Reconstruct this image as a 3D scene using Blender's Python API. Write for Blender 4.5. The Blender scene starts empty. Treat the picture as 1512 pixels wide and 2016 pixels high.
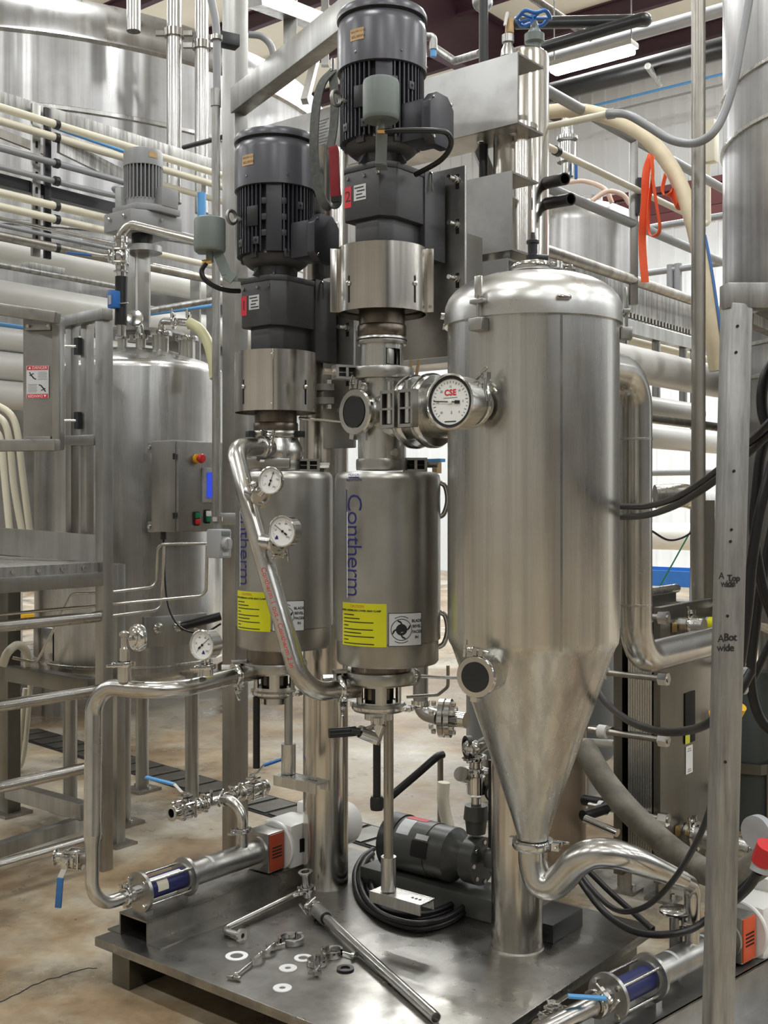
import bpy, bmesh, math, random
from mathutils import Vector, Matrix
random.seed(7)
SC = bpy.context.scene
COL = SC.collection
V = Vector
PI = math.pi

# ---------------------------------------------------------------- camera
F_PX, HORIZON, EYE = 2200.0, 985.0, 1.6
cam_data = bpy.data.cameras.new('camera')
cam_data.sensor_fit = 'VERTICAL'
cam_data.sensor_height = 36.0
cam_data.sensor_width = 27.0
cam_data.lens = F_PX / 2016.0 * 36.0
cam_data.shift_y = (HORIZON - 1008.0) / 2016.0
cam_data.clip_start = 0.05
cam_data.clip_end = 200
cam = bpy.data.objects.new('camera', cam_data)
COL.objects.link(cam)
cam.location = (0, 0, EYE)
cam.rotation_euler = (PI / 2, 0, 0)
SC.camera = cam

# ---------------------------------------------------------------- world, exposure
world = bpy.data.worlds.new('hall_air')
SC.world = world
world.use_nodes = True
world.node_tree.nodes['Background'].inputs[0].default_value = (0.75, 0.8, 0.85, 1)
world.node_tree.nodes['Background'].inputs[1].default_value = 0.3
SC.view_settings.view_transform = 'Standard'
SC.view_settings.look = 'None'
SC.view_settings.gamma = 1.0
SC.view_settings.use_curve_mapping = False
SC.view_settings.exposure = 0.42
SC.cycles.use_denoising = True
SC.cycles.max_bounces = 8
SC.cycles.glossy_bounces = 5
SC.cycles.diffuse_bounces = 4
SC.cycles.sample_clamp_indirect = 6.0

LAMP_POWER = 75.0      # emission of the tube fixture; also scales the unseen hall lamps

# ---------------------------------------------------------------- frames
TH = math.radians(38.75)
E1 = V((math.cos(TH), -math.sin(TH), 0))     # along the skid front edge, right and nearer
E2 = V((math.sin(TH), math.cos(TH), 0))      # along the skid right edge, right and farther
UP = V((0, 0, 1))

def P(x, y, d):
    """point at distance d that the photograph shows at pixel x, y"""
    return V(((x - 756) * d / F_PX, d, EYE + (HORIZON - y) * d / F_PX))

def G(x, y, z=0.0):
    d = F_PX * (EYE - z) / (y - HORIZON)
    return V(((x - 756) * d / F_PX, d, z))

def Zy(y, d):
    return EYE + (HORIZON - y) * d / F_PX

def frame(axis, ref=UP):
    w = V(axis).normalized()
    r = V(ref)
    if abs(w.dot(r)) > 0.98 * r.length:
        r = V((1, 0, 0))
    u = r.cross(w).normalized()
    v = w.cross(u)
    return u, v, w

# ---------------------------------------------------------------- materials
MATS = {}

def nodes(name):
    m = bpy.data.materials.new(name)
    m.use_nodes = True
    nt = m.node_tree
    b = nt.nodes['Principled BSDF']
    return m, nt, b

def tex_coord(nt, scale):
    tc = nt.nodes.new('ShaderNodeTexCoord')
    mp = nt.nodes.new('ShaderNodeMapping')
    mp.inputs['Scale'].default_value = scale
    nt.links.new(tc.outputs['Object'], mp.inputs['Vector'])
    return mp.outputs['Vector']

def noise(nt, vec, scale=1.0, detail=3.0, rough=0.55):
    n = nt.nodes.new('ShaderNodeTexNoise')
    n.inputs['Scale'].default_value = scale
    n.inputs['Detail'].default_value = detail
    n.inputs['Roughness'].default_value = rough
    nt.links.new(vec, n.inputs['Vector'])
    return n.outputs['Fac']

def ramp(nt, fac, stops):
    r = nt.nodes.new('ShaderNodeValToRGB')
    e = r.color_ramp.elements
    while len(e) < len(stops):
        e.new(0.5)
    for k, (p, c) in enumerate(stops):
        e[k].position = p
        e[k].color = (c, c, c, 1) if isinstance(c, (int, float)) else (*c, 1)
    nt.links.new(fac, r.inputs['Fac'])
    return r.outputs['Color']

def mix(nt, a, b, fac, mode='MIX'):
    m = nt.nodes.new('ShaderNodeMix')
    m.data_type = 'RGBA'
    m.blend_type = mode
    for sock, val in ((m.inputs[6], a), (m.inputs[7], b), (m.inputs[0], fac)):
        if isinstance(val, bpy.types.NodeSocket):
            nt.links.new(val, sock)
        elif isinstance(val, (int, float)):
            sock.default_value = val
        else:
            sock.default_value = (*val, 1)
    return m.outputs[2]

def bump(nt, b, h, strength, dist=0.01):
    n = nt.nodes.new('ShaderNodeBump')
    n.inputs['Strength'].default_value = strength
    n.inputs['Distance'].default_value = dist
    nt.links.new(h, n.inputs['Height'])
    nt.links.new(n.outputs['Normal'], b.inputs['Normal'])

def steel(name, base=(0.62, 0.61, 0.58), r0=0.22, r1=0.4, streak=(18, 18, 0.7), dirt=0.25, wave=0.0, soft=0.8):
    m, nt, b = nodes(name)
    v = tex_coord(nt, streak)
    n1 = noise(nt, v, 1.0, 5, 0.6)
    v2 = tex_coord(nt, (3, 3, 3))
    n2 = noise(nt, v2, 1.0, 4, 0.6)
    dark = tuple(c * (1 - dirt) for c in base)
    c1 = ramp(nt, n1, [(0.3, dark), (0.62, base)])
    c2 = ramp(nt, n2, [(0.3, (soft, soft * 0.98, soft * 0.95)), (0.6, (1, 1, 1))])
    nt.links.new(mix(nt, c1, c2, 1.0, 'MULTIPLY'), b.inputs['Base Color'])
    nt.links.new(ramp(nt, n1, [(0.25, r1), (0.7, r0)]), b.inputs['Roughness'])
    b.inputs['Metallic'].default_value = 1.0
    if wave:
        bump(nt, b, n1, wave, 0.004)
    MATS[name] = m
    return m

def paint(name, col, rough=0.45, metal=0.0, var=0.12, scale=9, coat=0.0):
    m, nt, b = nodes(name)
    v = tex_coord(nt, (scale,) * 3)
    n1 = noise(nt, v, 1.0, 4)
    nt.links.new(ramp(nt, n1, [(0.3, tuple(c * (1 - var) for c in col)), (0.7, col)]), b.inputs['Base Color'])
    b.inputs['Roughness'].default_value = rough
    b.inputs['Metallic'].default_value = metal
    if coat:
        b.inputs['Coat Weight'].default_value = coat
    MATS[name] = m
    return m

steel('vessel', (0.66, 0.66, 0.635), 0.22, 0.36, (26, 26, 0.3), 0.3, soft=0.93)
steel('lid', (0.68, 0.68, 0.665), 0.26, 0.38, (12, 12, 12), 0.2, soft=0.9)
steel('bronze', (0.22, 0.19, 0.155), 0.25, 0.4, (20, 20, 1.0), 0.3)
steel('shell', (0.46, 0.455, 0.43), 0.27, 0.42, (6, 6, 2.0), 0.2)
steel('pipe', (0.66, 0.655, 0.63), 0.17, 0.31, (7, 7, 7), 0.18)
steel('polish', (0.68, 0.68, 0.665), 0.1, 0.22, (9, 9, 9), 0.15)
steel('guard', (0.72, 0.69, 0.635), 0.15, 0.28, (40, 40, 0.25), 0.25)
steel('frame', (0.45, 0.45, 0.435), 0.28, 0.5, (14, 14, 1.2), 0.25)
steel('dullbox', (0.42, 0.42, 0.41), 0.3, 0.48, (3, 3, 3), 0.25)
steel('tank', (0.58, 0.58, 0.57), 0.2, 0.42, (12, 12, 0.3), 0.4)
steel('bigtank', (0.47, 0.47, 0.47), 0.24, 0.5, (13, 13, 0.25), 0.4)
steel('plate', (0.47, 0.46, 0.43), 0.2, 0.48, (5, 5, 5), 0.5, soft=0.6)
steel('galv', (0.47, 0.47, 0.455), 0.4, 0.62, (40, 40, 4), 0.5)
steel('lead', (0.42, 0.40, 0.36), 0.3, 0.5, (20, 20, 1.0), 0.3)
steel('brass', (0.72, 0.5, 0.2), 0.25, 0.4, (9, 9, 9), 0.2)
steel('exchanger', (0.22, 0.215, 0.19), 0.3, 0.42, (5, 5, 1), 0.2)
paint('motor', (0.036, 0.038, 0.047), 0.38, 0.0, 0.2, 6)
paint('cowl', (0.105, 0.108, 0.125), 0.3, 0.1, 0.12, 6)
paint('gear', (0.052, 0.053, 0.057), 0.42, 0.0, 0.2, 8)
paint('motorgrey', (0.27, 0.275, 0.28), 0.4, 0.0, 0.12, 8)
paint('lube', (0.16, 0.19, 0.18), 0.42, 0.0, 0.1, 6)
paint('rubber', (0.006, 0.006, 0.007), 0.38, 0.0, 0.2, 20)
paint('blackmetal', (0.018, 0.02, 0.022), 0.35, 0.0, 0.2, 10)
paint('hole', (0.006, 0.006, 0.006), 0.8)
paint('glass', (0.02, 0.022, 0.024), 0.12, 0.0, 0.2, 6)
paint('white', (0.78, 0.78, 0.76), 0.35, 0.0, 0.06, 5)
paint('whitepipe', (0.74, 0.74, 0.71), 0.3, 0.0, 0.06, 2)
paint('ivory', (0.74, 0.70, 0.56), 0.4, 0.0, 0.08, 4)
paint('conduit', (0.30, 0.31, 0.32), 0.45, 0.2, 0.1, 6)
paint('dial', (0.80, 0.81, 0.80), 0.4, 0.0, 0.04, 5)
paint('blue', (0.02, 0.13, 0.42), 0.4, 0.0, 0.1, 9)
paint('bluepipe', (0.10, 0.33, 0.66), 0.4, 0.0, 0.1, 9)
paint('navy', (0.012, 0.014, 0.13), 0.4, 0.0, 0.1, 9)
paint('stator', (0.015, 0.022, 0.12), 0.4, 0.0, 0.2, 9)
paint('ink', (0.012, 0.012, 0.014), 0.5)
paint('inkblue', (0.014, 0.014, 0.15), 0.5)
paint('yellow', (0.62, 0.62, 0.01), 0.3, 0.0, 0.05, 6)
paint('yellowplug', (0.75, 0.42, 0.01), 0.4, 0.0, 0.1, 9)
paint('label', (0.58, 0.60, 0.61), 0.3, 0.0, 0.05, 6)
paint('red', (0.55, 0.02, 0.025), 0.35, 0.0, 0.1, 9)
paint('redtag', (0.62, 0.03, 0.05), 0.4, 0.0, 0.1, 9)
paint('green', (0.01, 0.18, 0.08), 0.35)
paint('rust', (0.36, 0.055, 0.02), 0.4, 0.0, 0.1, 9)
paint('orange', (0.70, 0.10, 0.03), 0.4, 0.0, 0.1, 9)
paint('strap', (0.85, 0.11, 0.03), 0.6, 0.0, 0.1, 9)
paint('sling', (0.13, 0.14, 0.13), 0.75, 0.0, 0.4, 60)
paint('slingred', (0.28, 0.012, 0.02), 0.6, 0.0, 0.2, 20)
paint('tan', (0.55, 0.36, 0.17), 0.5, 0.0, 0.3, 20)
paint('hose', (0.66, 0.57, 0.40), 0.6, 0.0, 0.15, 12)
paint('milkhose', (0.62, 0.60, 0.36), 0.35, 0.0, 0.1, 9)
paint('greyhose', (0.27, 0.25, 0.205), 0.6, 0.0, 0.6, 14)
paint('greyplastic', (0.36, 0.37, 0.38), 0.45, 0.0, 0.08, 9)
paint('darkgreen', (0.05, 0.062, 0.06), 0.42, 0.0, 0.15, 6)
paint('pumpdark', (0.065, 0.068, 0.062), 0.35, 0.0, 0.2, 9)
paint('creamcol', (0.50, 0.40, 0.30), 0.35, 0.4, 0.15, 3)
paint('bluegrey', (0.17, 0.20, 0.23), 0.4, 0.2, 0.12, 3)
paint('wood', (0.50, 0.36, 0.19), 0.65, 0.0, 0.3, 14)
paint('purple', (0.055, 0.022, 0.035), 0.5, 0.0, 0.12, 2)
paint('girt', (0.16, 0.045, 0.05), 0.5, 0.0, 0.12, 2)
paint('ceil', (0.80, 0.77, 0.66), 0.8, 0.0, 0.08, 0.6)
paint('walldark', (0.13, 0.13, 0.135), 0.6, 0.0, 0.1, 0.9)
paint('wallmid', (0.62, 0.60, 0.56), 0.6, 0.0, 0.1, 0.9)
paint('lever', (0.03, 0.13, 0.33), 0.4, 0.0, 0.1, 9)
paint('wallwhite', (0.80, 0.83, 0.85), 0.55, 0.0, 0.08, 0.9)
paint('copper', (0.75, 0.55, 0.45), 0.4)
paint('gasket', (0.85, 0.85, 0.83), 0.35)

def emit(name, col, strength):
    m, nt, b = nodes(name)
    b.inputs['Base Color'].default_value = (*col, 1)
    b.inputs['Emission Color'].default_value = (*col, 1)
    b.inputs['Emission Strength'].default_value = strength
    MATS[name] = m
emit('tube_light', (1.0, 0.985, 0.95), LAMP_POWER)
emit('screen', (0.02, 0.05, 0.55), 0.6)
emit('screenlit', (0.55, 0.7, 1.0), 1.2)

def floor_mat():
    m, nt, b = nodes('concrete')
    v = tex_coord(nt, (1, 1, 1))
    big = noise(nt, v, 0.8, 6, 0.62)
    mid = noise(nt, v, 2.2, 6, 0.65)
    fine = noise(nt, v, 26, 4, 0.6)
    a = ramp(nt, big, [(0.38, (0.42, 0.405, 0.365)), (0.47, (0.36, 0.315, 0.24)), (0.55, (0.28, 0.205, 0.125)), (0.68, (0.14, 0.10, 0.065))])
    c = ramp(nt, mid, [(0.30, (0.42, 0.38, 0.32)), (0.46, (0.9, 0.87, 0.82)), (0.7, (1.35, 1.35, 1.32))])
    col = mix(nt, a, c, 1.0, 'MULTIPLY')
    d = ramp(nt, fine, [(0.35, 0.88), (0.6, 1.04)])
    nt.links.new(mix(nt, col, d, 1.0, 'MULTIPLY'), b.inputs['Base Color'])
    nt.links.new(ramp(nt, mid, [(0.35, 0.18), (0.65, 0.55)]), b.inputs['Roughness'])
    bump(nt, b, mid, 0.25, 0.006)
    MATS['concrete'] = m
floor_mat()

# ---------------------------------------------------------------- mesh builder
ORG = {}

class MB:
    def __init__(self):
        self.v = []
        self.f = []

    def add(self, vs, fs):
        n = len(self.v)
        self.v += [V(p) for p in vs]
        self.f += [tuple(i + n for i in f) for f in fs]
        return self

    def box(self, c, size, ax=None):
        """box centred at c; ax = (u, v, w) unit axes"""
        u, v, w = ax or (V((1, 0, 0)), V((0, 1, 0)), UP)
        a, b_, d = size[0] / 2, size[1] / 2, size[2] / 2
        c = V(c)
        vs = [c + u * (sx * a) + v * (sy * b_) + w * (sz * d) for sz in (-1, 1) for sx, sy in ((-1, -1), (1, -1), (1, 1), (-1, 1))]
        return self.add(vs, [(3, 2, 1, 0), (4, 5, 6, 7), (0, 1, 5, 4), (1, 2, 6, 5), (2, 3, 7, 6), (3, 0, 4, 7)])

    def bar(self, a, b, w, h, ref=UP):
        """rectangular bar from a to b, w across, h along ref"""
        a, b = V(a), V(b)
        u, v, n = frame(b - a, ref)
        return self.box((a + b) / 2, (w, h, (b - a).length), (u, v, n))

    def lathe(self, prof, o, axis=UP, seg=40, close=False, ref=UP, a0=0.0, a1=2 * PI):
        """revolve (radius, height) pairs round axis through o"""
        u, v, w = frame(axis, ref)
        o = V(o)
        full = abs(a1 - a0 - 2 * PI) < 1e-6
        n = seg if full else seg + 1
        vs, fs, idx = [], [], []
        for r, h in prof:
            if r < 1e-7:
                idx.append([len(vs)] * n)
                vs.append(o + w * h)
            else:
                row = []
                for k in range(n):
                    t = a0 + (a1 - a0) * k / seg
                    row.append(len(vs))
                    vs.append(o + u * (r * math.cos(t)) + v * (r * math.sin(t)) + w * h)
                idx.append(row)
        m = len(prof)
        for i in range(m if close else m - 1):
            A, B = idx[i], idx[(i + 1) % m]
            for k in range(seg):
                k2 = (k + 1) % n
                q = [A[k], A[k2], B[k2], B[k]]
                q = [x for j, x in enumerate(q) if x not in q[:j]]
                if len(q) > 2:
                    fs.append(tuple(q))
        return self.add(vs, fs)

    def cyl(self, a, b, r, r2=None, seg=24):
        a, b = V(a), V(b)
        r2 = r if r2 is None else r2
        L = (b - a).length
        return self.lathe([(0, 0), (r, 0), (r2, L), (0, L)], a, b - a, seg)

    def tube(self, pts, r, seg=16, caps=True, closed=False):
        pts = [V(p) for p in pts]
        n = len(pts)
        rs = r if isinstance(r, (list, tuple)) else [r] * n
        tang = []
        for i in range(n):
            if closed:
                t = pts[(i + 1) % n] - pts[i - 1]
            else:
                t = pts[min(i + 1, n - 1)] - pts[max(i - 1, 0)]
            tang.append(t.normalized())
        u, v, w = frame(tang[0])
        vs, fs = [], []
        for i in range(n):
            if i:
                q = tang[i - 1].rotation_difference(tang[i])
                u = q @ u
                v = q @ v
            for k in range(seg):
                a = 2 * PI * k / seg
                vs.append(pts[i] + u * (rs[i] * math.cos(a)) + v * (rs[i] * math.sin(a)))
        m = n if closed else n - 1
        for i in range(m):
            for k in range(seg):
                i2, k2 = (i + 1) % n, (k + 1) % seg
                fs.append((i * seg + k, i * seg + k2, i2 * seg + k2, i2 * seg + k))
        if caps and not closed:
            fs.append(tuple(reversed(range(seg))))
            fs.append(tuple((n - 1) * seg + k for k in range(seg)))
        return self.add(vs, fs)

    def ribbon(self, pts, w, t, side):
        """flat strap of width w and thickness t through pts; side = width direction(s)"""
        pts = [V(p) for p in pts]
        n = len(pts)
        vs, fs = [], []
        for i in range(n):
            tg = (pts[min(i + 1, n - 1)] - pts[max(i - 1, 0)]).normalized()
            s = V(side[i] if isinstance(side, list) else side)
            s = (s - tg * s.dot(tg)).normalized()
            nn = tg.cross(s)
            for a, b in ((-1, -1), (1, -1), (1, 1), (-1, 1)):
                vs.append(pts[i] + s * (a * w / 2) + nn * (b * t / 2))
        for i in range(n - 1):
            for k in range(4):
                k2 = (k + 1) % 4
                fs.append((i * 4 + k, i * 4 + k2, i * 4 + 4 + k2, i * 4 + 4 + k))
        fs.append((3, 2, 1, 0))
        fs.append(tuple((n - 1) * 4 + k for k in range(4)))
        return self.add(vs, fs)

    def prism(self, poly, o, u, v, depth):
        """polygon of (a, b) in the u, v plane at o, extruded by vector depth"""
        o, u, v, dp = V(o), V(u), V(v), V(depth)
        n = len(poly)
        vs = [o + u * a + v * b for a, b in poly] + [o + u * a + v * b + dp for a, b in poly]
        fs = [tuple(reversed(range(n))), tuple(range(n, 2 * n))]
        fs += [(k, (k + 1) % n, n + (k + 1) % n, n + k) for k in range(n)]
        return self.add(vs, fs)

    def build(self, name, mat, parent=None, bevel=0.0, smooth=True, label=None, cat=None, group=None, kind=None, org=None, mods=None):
        me = bpy.data.meshes.new(name)
        if org is None:
            lo = V([min(p[i] for p in self.v) for i in range(3)])
            hi = V([max(p[i] for p in self.v) for i in range(3)])
            c = (lo + hi) / 2
            if parent is None:
                c.z = lo.z
        else:
            c = V(org)
        me.from_pydata([p - c for p in self.v], [], self.f)
        bm = bmesh.new()
        bm.from_mesh(me)
        bmesh.ops.recalc_face_normals(bm, faces=bm.faces)
        if bevel:
            es = [e for e in bm.edges if len(e.link_faces) == 2 and e.calc_face_angle(0) > 0.6]
            bmesh.ops.bevel(bm, geom=es, offset=bevel, segments=2, profile=0.6, affect='EDGES', clamp_overlap=True)
        bm.to_mesh(me)
        bm.free()
        if smooth:
            for p in me.polygons:
                p.use_smooth = True
            me.set_sharp_from_angle(angle=math.radians(38))
        me.materials.append(MATS[mat] if isinstance(mat, str) else mat)
        return link(me, name, c, parent, label, cat, group, kind)

def link(me, name, c, parent=None, label=None, cat=None, group=None, kind=None):
    o = bpy.data.objects.new(name, me)
    COL.objects.link(o)
    ORG[o.name] = V(c)
    o.location = V(c) - (ORG[parent.name] if parent else V((0, 0, 0)))
    if parent:
        o.parent = parent
    tag(o, label, cat, group, kind)
    return o

def tag(o, label=None, cat=None, group=None, kind=None):
    for k, val in (('label', label), ('category', cat), ('group', group), ('kind', kind)):
        if val:
            o[k] = val
    return o

def thing(name, label, cat, loc, group=None):
    return link(None, name, loc, None, label, cat, group)

def place(me, name, parent, at, rot=None, label=None, cat=None, group=None):
    """another object with the same mesh data"""
    o = link(me, name, at, parent, label, cat, group)
    if rot is not None:
        o.rotation_euler = rot.to_euler() if hasattr(rot, 'to_euler') else rot
    return o

def mrot(u, v, w):
    return Matrix((u, v, w)).transposed()

def fillet(pts, rad, seg=8):
    """polyline with rounded corners; rad a number or one per inner corner"""
    pts = [V(p) for p in pts]
    out = [pts[0]]
    for i in range(1, len(pts) - 1):
        r = rad[i - 1] if isinstance(rad, (list, tuple)) else rad
        a, b, c = pts[i - 1], pts[i], pts[i + 1]
        d1, d2 = (a - b).normalized(), (c - b).normalized()
        ang = d1.angle(d2)
        if ang > PI - 0.02:
            out.append(b)
            continue
        t = r / math.tan(ang / 2)
        t = min(t, (a - b).length * 0.49 if i > 1 else (a - b).length * 0.95, (c - b).length * 0.49 if i < len(pts) - 2 else (c - b).length * 0.95)
        rr = t * math.tan(ang / 2)
        cen = b + (d1 + d2).normalized() * (rr / math.sin(ang / 2))
        p0, p1 = b + d1 * t, b + d2 * t
        v0, v1 = p0 - cen, p1 - cen
        tot = v0.angle(v1)
        for k in range(seg + 1):
            s = k / seg
            out.append(cen + (v0 * math.sin((1 - s) * tot) + v1 * math.sin(s * tot)) / math.sin(tot))
    out.append(pts[-1])
    return out

def smooth(pts, n=8):
    """Catmull-Rom through pts"""
    pts = [V(p) for p in pts]
    q = [2 * pts[0] - pts[1]] + pts + [2 * pts[-1] - pts[-2]]
    out = []
    for i in range(1, len(q) - 2):
        a, b, c, d = q[i - 1], q[i], q[i + 1], q[i + 2]
        for k in range(n):
            t = k / n
            out.append(0.5 * ((2 * b) + (c - a) * t + (2 * a - 5 * b + 4 * c - d) * t * t + (3 * b - a - 3 * c + d) * t ** 3))
    out.append(pts[-1])
    return out

# lettering ---------------------------------------------------------------
def text_geo(s, size, cuts=0, space=1.0, shear=0.0, thin=0.0):
    cu = bpy.data.curves.new('text', 'FONT')
    cu.body = s
    cu.size = size
    cu.align_x = 'CENTER'
    cu.align_y = 'CENTER'
    cu.space_character = space
    cu.shear = shear
    cu.offset = -thin
    cu.resolution_u = 3
    ob = bpy.data.objects.new('text', cu)
    COL.objects.link(ob)
    dg = bpy.context.evaluated_depsgraph_get()
    me = bpy.data.meshes.new_from_object(ob.evaluated_get(dg))
    bm = bmesh.new()
    bm.from_mesh(me)
    if cuts:
        for axis in (0, 1):
            vals = [v.co[axis] for v in bm.verts]
            if not vals:
                continue
            lo, hi = min(vals), max(vals)
            k = lo
            while k < hi:
                k += cuts
                no = V((1, 0, 0)) if axis == 0 else V((0, 1, 0))
                bmesh.ops.bisect_plane(bm, geom=list(bm.verts) + list(bm.edges) + list(bm.faces), plane_co=no * k, plane_no=no)
    bm.verts.index_update()
    vs = [v.co.copy() for v in bm.verts]
    fs = [tuple(v.index for v in f.verts) for f in bm.faces]
    bm.free()
    bpy.data.objects.remove(ob)
    bpy.data.curves.remove(cu)
    bpy.data.meshes.remove(me)
    return vs, fs

def text_flat(parent, s, size, o, u, v, mat, name='lettering', space=1.0, thin=0.0):
    vs, fs = text_geo(s, size, 0, space, 0.0, thin)
    u, v = V(u).normalized(), V(v).normalized()
    m = MB()
    m.add([V(o) + u * p.x + v * p.y for p in vs], fs)
    return m.build(name, mat, parent, smooth=False)

def text_wrap(parent, s, size, cen, R, ang, z, mat, vertical=False, name='lettering', space=1.0, thin=0.0):
    """lettering wrapped on a vertical cylinder; ang = angle of its middle, 0 faces the camera (-Y)"""
    vs, fs = text_geo(s, size, 0.012, space, 0.0, thin)
    m = MB()
    out = []
    for p in vs:
        a, b = (p.y, -p.x) if vertical else (p.x, p.y)
        t = ang + a / R
        out.append(V((cen.x + R * math.sin(t), cen.y - R * math.cos(t), z + b)))
    m.add(out, fs)
    return m.build(name, mat, parent, smooth=False)

def patch_wrap(parent, name, mat, cen, R, a0, a1, z0, z1, t=0.0008, seg=14):
    m = MB()
    vs, fs = [], []
    for k in range(seg + 1):
        a = a0 + (a1 - a0) * k / seg
        for rr in (R, R + t):
            for z in (z0, z1):
                vs.append(V((cen.x + rr * math.sin(a), cen.y - rr * math.cos(a), z)))
    for k in range(seg):
        i, j = k * 4, k * 4 + 4
        fs += [(i + 2, j + 2, j + 3, i + 3), (i, i + 1, j + 1, j), (i + 1, i + 3, j + 3, j + 1), (i, j, j + 2, i + 2)]
    fs += [(0, 2, 3, 1), (seg * 4, seg * 4 + 1, seg * 4 + 3, seg * 4 + 2)]
    m.add(vs, fs)
    return m.build(name, mat, parent)

# common fittings -----------------------------------------------------------
_hex = {}

def hex_mesh(r, h):
    key = (round(r, 5), round(h, 5))
    if key not in _hex:
        m = MB()
        m.lathe([(0, 0), (r, 0), (r, h * 0.85), (r * 0.88, h), (0, h)], (0, 0, 0), UP, 6)
        o = m.build('bolt_head', 'polish', None, smooth=False, org=(0, 0, 0))
        me = o.data
        bpy.data.objects.remove(o)
        _hex[key] = me
    return _hex[key]

def bolt(parent, at, axis, r=0.008, h=0.007, name='bolt', mat=None):
    u, v, w = frame(axis)
    return place(hex_mesh(r, h), name, parent, V(at), mrot(u, v, w))

def clamp(parent, c, axis, r, nut=V((0, 0, 1)), w=0.022, k=1.0, name='clamp', mat='polish'):
    """sanitary clamp ring with its wing nut and hinge"""
    c, ax = V(c), V(axis).normalized()
    m = MB()
    m.lathe([(r, -w / 2), (r * 1.32, -w / 2), (r * 1.40, -w / 4), (r * 1.40, w / 4), (r * 1.32, w / 2), (r, w / 2)], c, ax, 32, close=True)
    nd = V(nut) - ax * V(nut).dot(ax)
    nd.normalize()
    sd = ax.cross(nd)
    for s in (-1, 1):
        m.box(c + nd * (r * 1.62) + sd * (s * 0.009), (0.012, r * 0.5, w * 0.8), (sd, nd, ax))
    m.box(c - nd * (r * 1.48), (0.02, r * 0.3, w * 0.9), (sd, nd, ax))
    o = m.build(name, mat, parent)
    b = MB()
    q = c + nd * (r * 1.7)
    b.cyl(q - sd * 0.03 * k, q + sd * 0.035 * k, 0.0045, seg=10)
    b.cyl(q + sd * 0.016 * k, q + sd * 0.032 * k, 0.010, 0.008, seg=12)
    b.box(q + sd * 0.042 * k + nd * 0.012, (0.024, 0.008, 0.009), (nd, sd, ax))
    b.box(q + sd * 0.042 * k - nd * 0.012, (0.024, 0.008, 0.009), (nd, sd, ax))
    b.build('wing_nut', mat, o, bevel=0.0015)
    return o
# ================================================================ the hall
def UV(u, v, z=0.0):
    return E1 * u + E2 * v + UP * z

HALL = dict(u0=-24, u1=12, v0=-10, v1=20.8, z=10.7)

def build_hall():
    h = HALL
    m = MB()
    m.add([UV(h['u0'], h['v0']), UV(h['u1'], h['v0']), UV(h['u1'], h['v1']), UV(h['u0'], h['v1'])], [(0, 1, 2, 3)])
    m.build('floor', 'concrete', kind='structure', smooth=False, org=(0, 0, 0))
    m = MB()
    z = h['z']
    m.box(UV((h['u0'] + h['u1']) / 2, (h['v0'] + h['v1']) / 2, z + 0.1), (h['u1'] - h['u0'], h['v1'] - h['v0'], 0.2), (E1, E2, UP))
    ceil = m.build('ceiling', 'ceil', kind='structure', smooth=False)
    def ribbed(name, a, b, inward, mat='wallwhite'):
        a, b = V(a), V(b)
        d = (b - a).normalized()
        L = (b - a).length
        prof = []
        x = 0.0
        while x < L:
            prof += [(x, 0), (x + 0.20, 0), (x + 0.215, 0.035), (x + 0.255, 0.035), (x + 0.27, 0)]
            x += 0.30
        vs, fs = [], []
        for s, n in prof:
            q = a + d * s + inward * n
            vs += [q, q + UP * z]
        for k in range(len(prof) - 1):
            fs.append((2 * k, 2 * k + 2, 2 * k + 3, 2 * k + 1))
        mm = MB()
        mm.add(vs, fs)
        return mm.build(name, mat, kind='structure', smooth=False)
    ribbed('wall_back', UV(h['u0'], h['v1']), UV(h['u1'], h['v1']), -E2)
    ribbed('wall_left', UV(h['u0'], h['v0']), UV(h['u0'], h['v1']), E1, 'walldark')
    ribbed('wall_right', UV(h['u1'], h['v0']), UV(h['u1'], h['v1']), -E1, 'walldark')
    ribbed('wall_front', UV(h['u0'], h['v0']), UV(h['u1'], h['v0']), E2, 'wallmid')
    # roof steel: deep rafter along E2, purlins along E1
    def ibeam(name, a, b, depth, fl, mat):
        a, b = V(a), V(b)
        mm = MB()
        mm.bar(a, b, 0.03, depth)
        mm.bar(a + UP * (depth / 2), b + UP * (depth / 2), fl, 0.03)
        mm.bar(a - UP * (depth / 2), b - UP * (depth / 2), fl, 0.03)
        return mm.build(name, mat, kind='structure')
    base = P(880, 45, 20)
    ub = base.dot(E1)
    zt = h['z'] - 0.62
    k = 0
    for du in (-8.5, 0.0, 8.5):
        k += 1
        ibeam('trim_%d' % k, UV(ub + du, h['v0'] + 0.1, zt), UV(ub + du, h['v1'] - 0.1, zt), 1.2, 0.28, 'purple')
    for j in range(14):
        v = 20.4 - j * 1.9
        k += 1
        ibeam('trim_%d' % k, UV(h['u0'] + 0.1, v, h['z'] - 0.17), UV(h['u1'] - 0.1, v, h['z'] - 0.17), 0.30, 0.12, 'purple')
    # flange brace between rafter and purlin
    m = MB()
    m.bar(UV(ub, 17.2, h['z'] - 1.2), UV(ub - 1.3, 17.2, h['z'] - 0.15), 0.09, 0.09)
    k += 1
    m.build('trim_%d' % k, 'purple', kind='structure')
    # red girt on the back wall
    g = P(1300, 385, 21.5)
    m = MB()
    for dz, hh, dep in ((0.28, 0.12, 0.16), (0.0, 0.34, 0.06), (-0.3, 0.16, 0.2)):
        m.box(UV(-6, h['v1'] - 0.02 - dep / 2, g.z + dz), (34, dep, hh), (E1, E2, UP))
    k += 1
    m.build('trim_%d' % k, 'girt', kind='structure')
build_hall()

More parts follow.
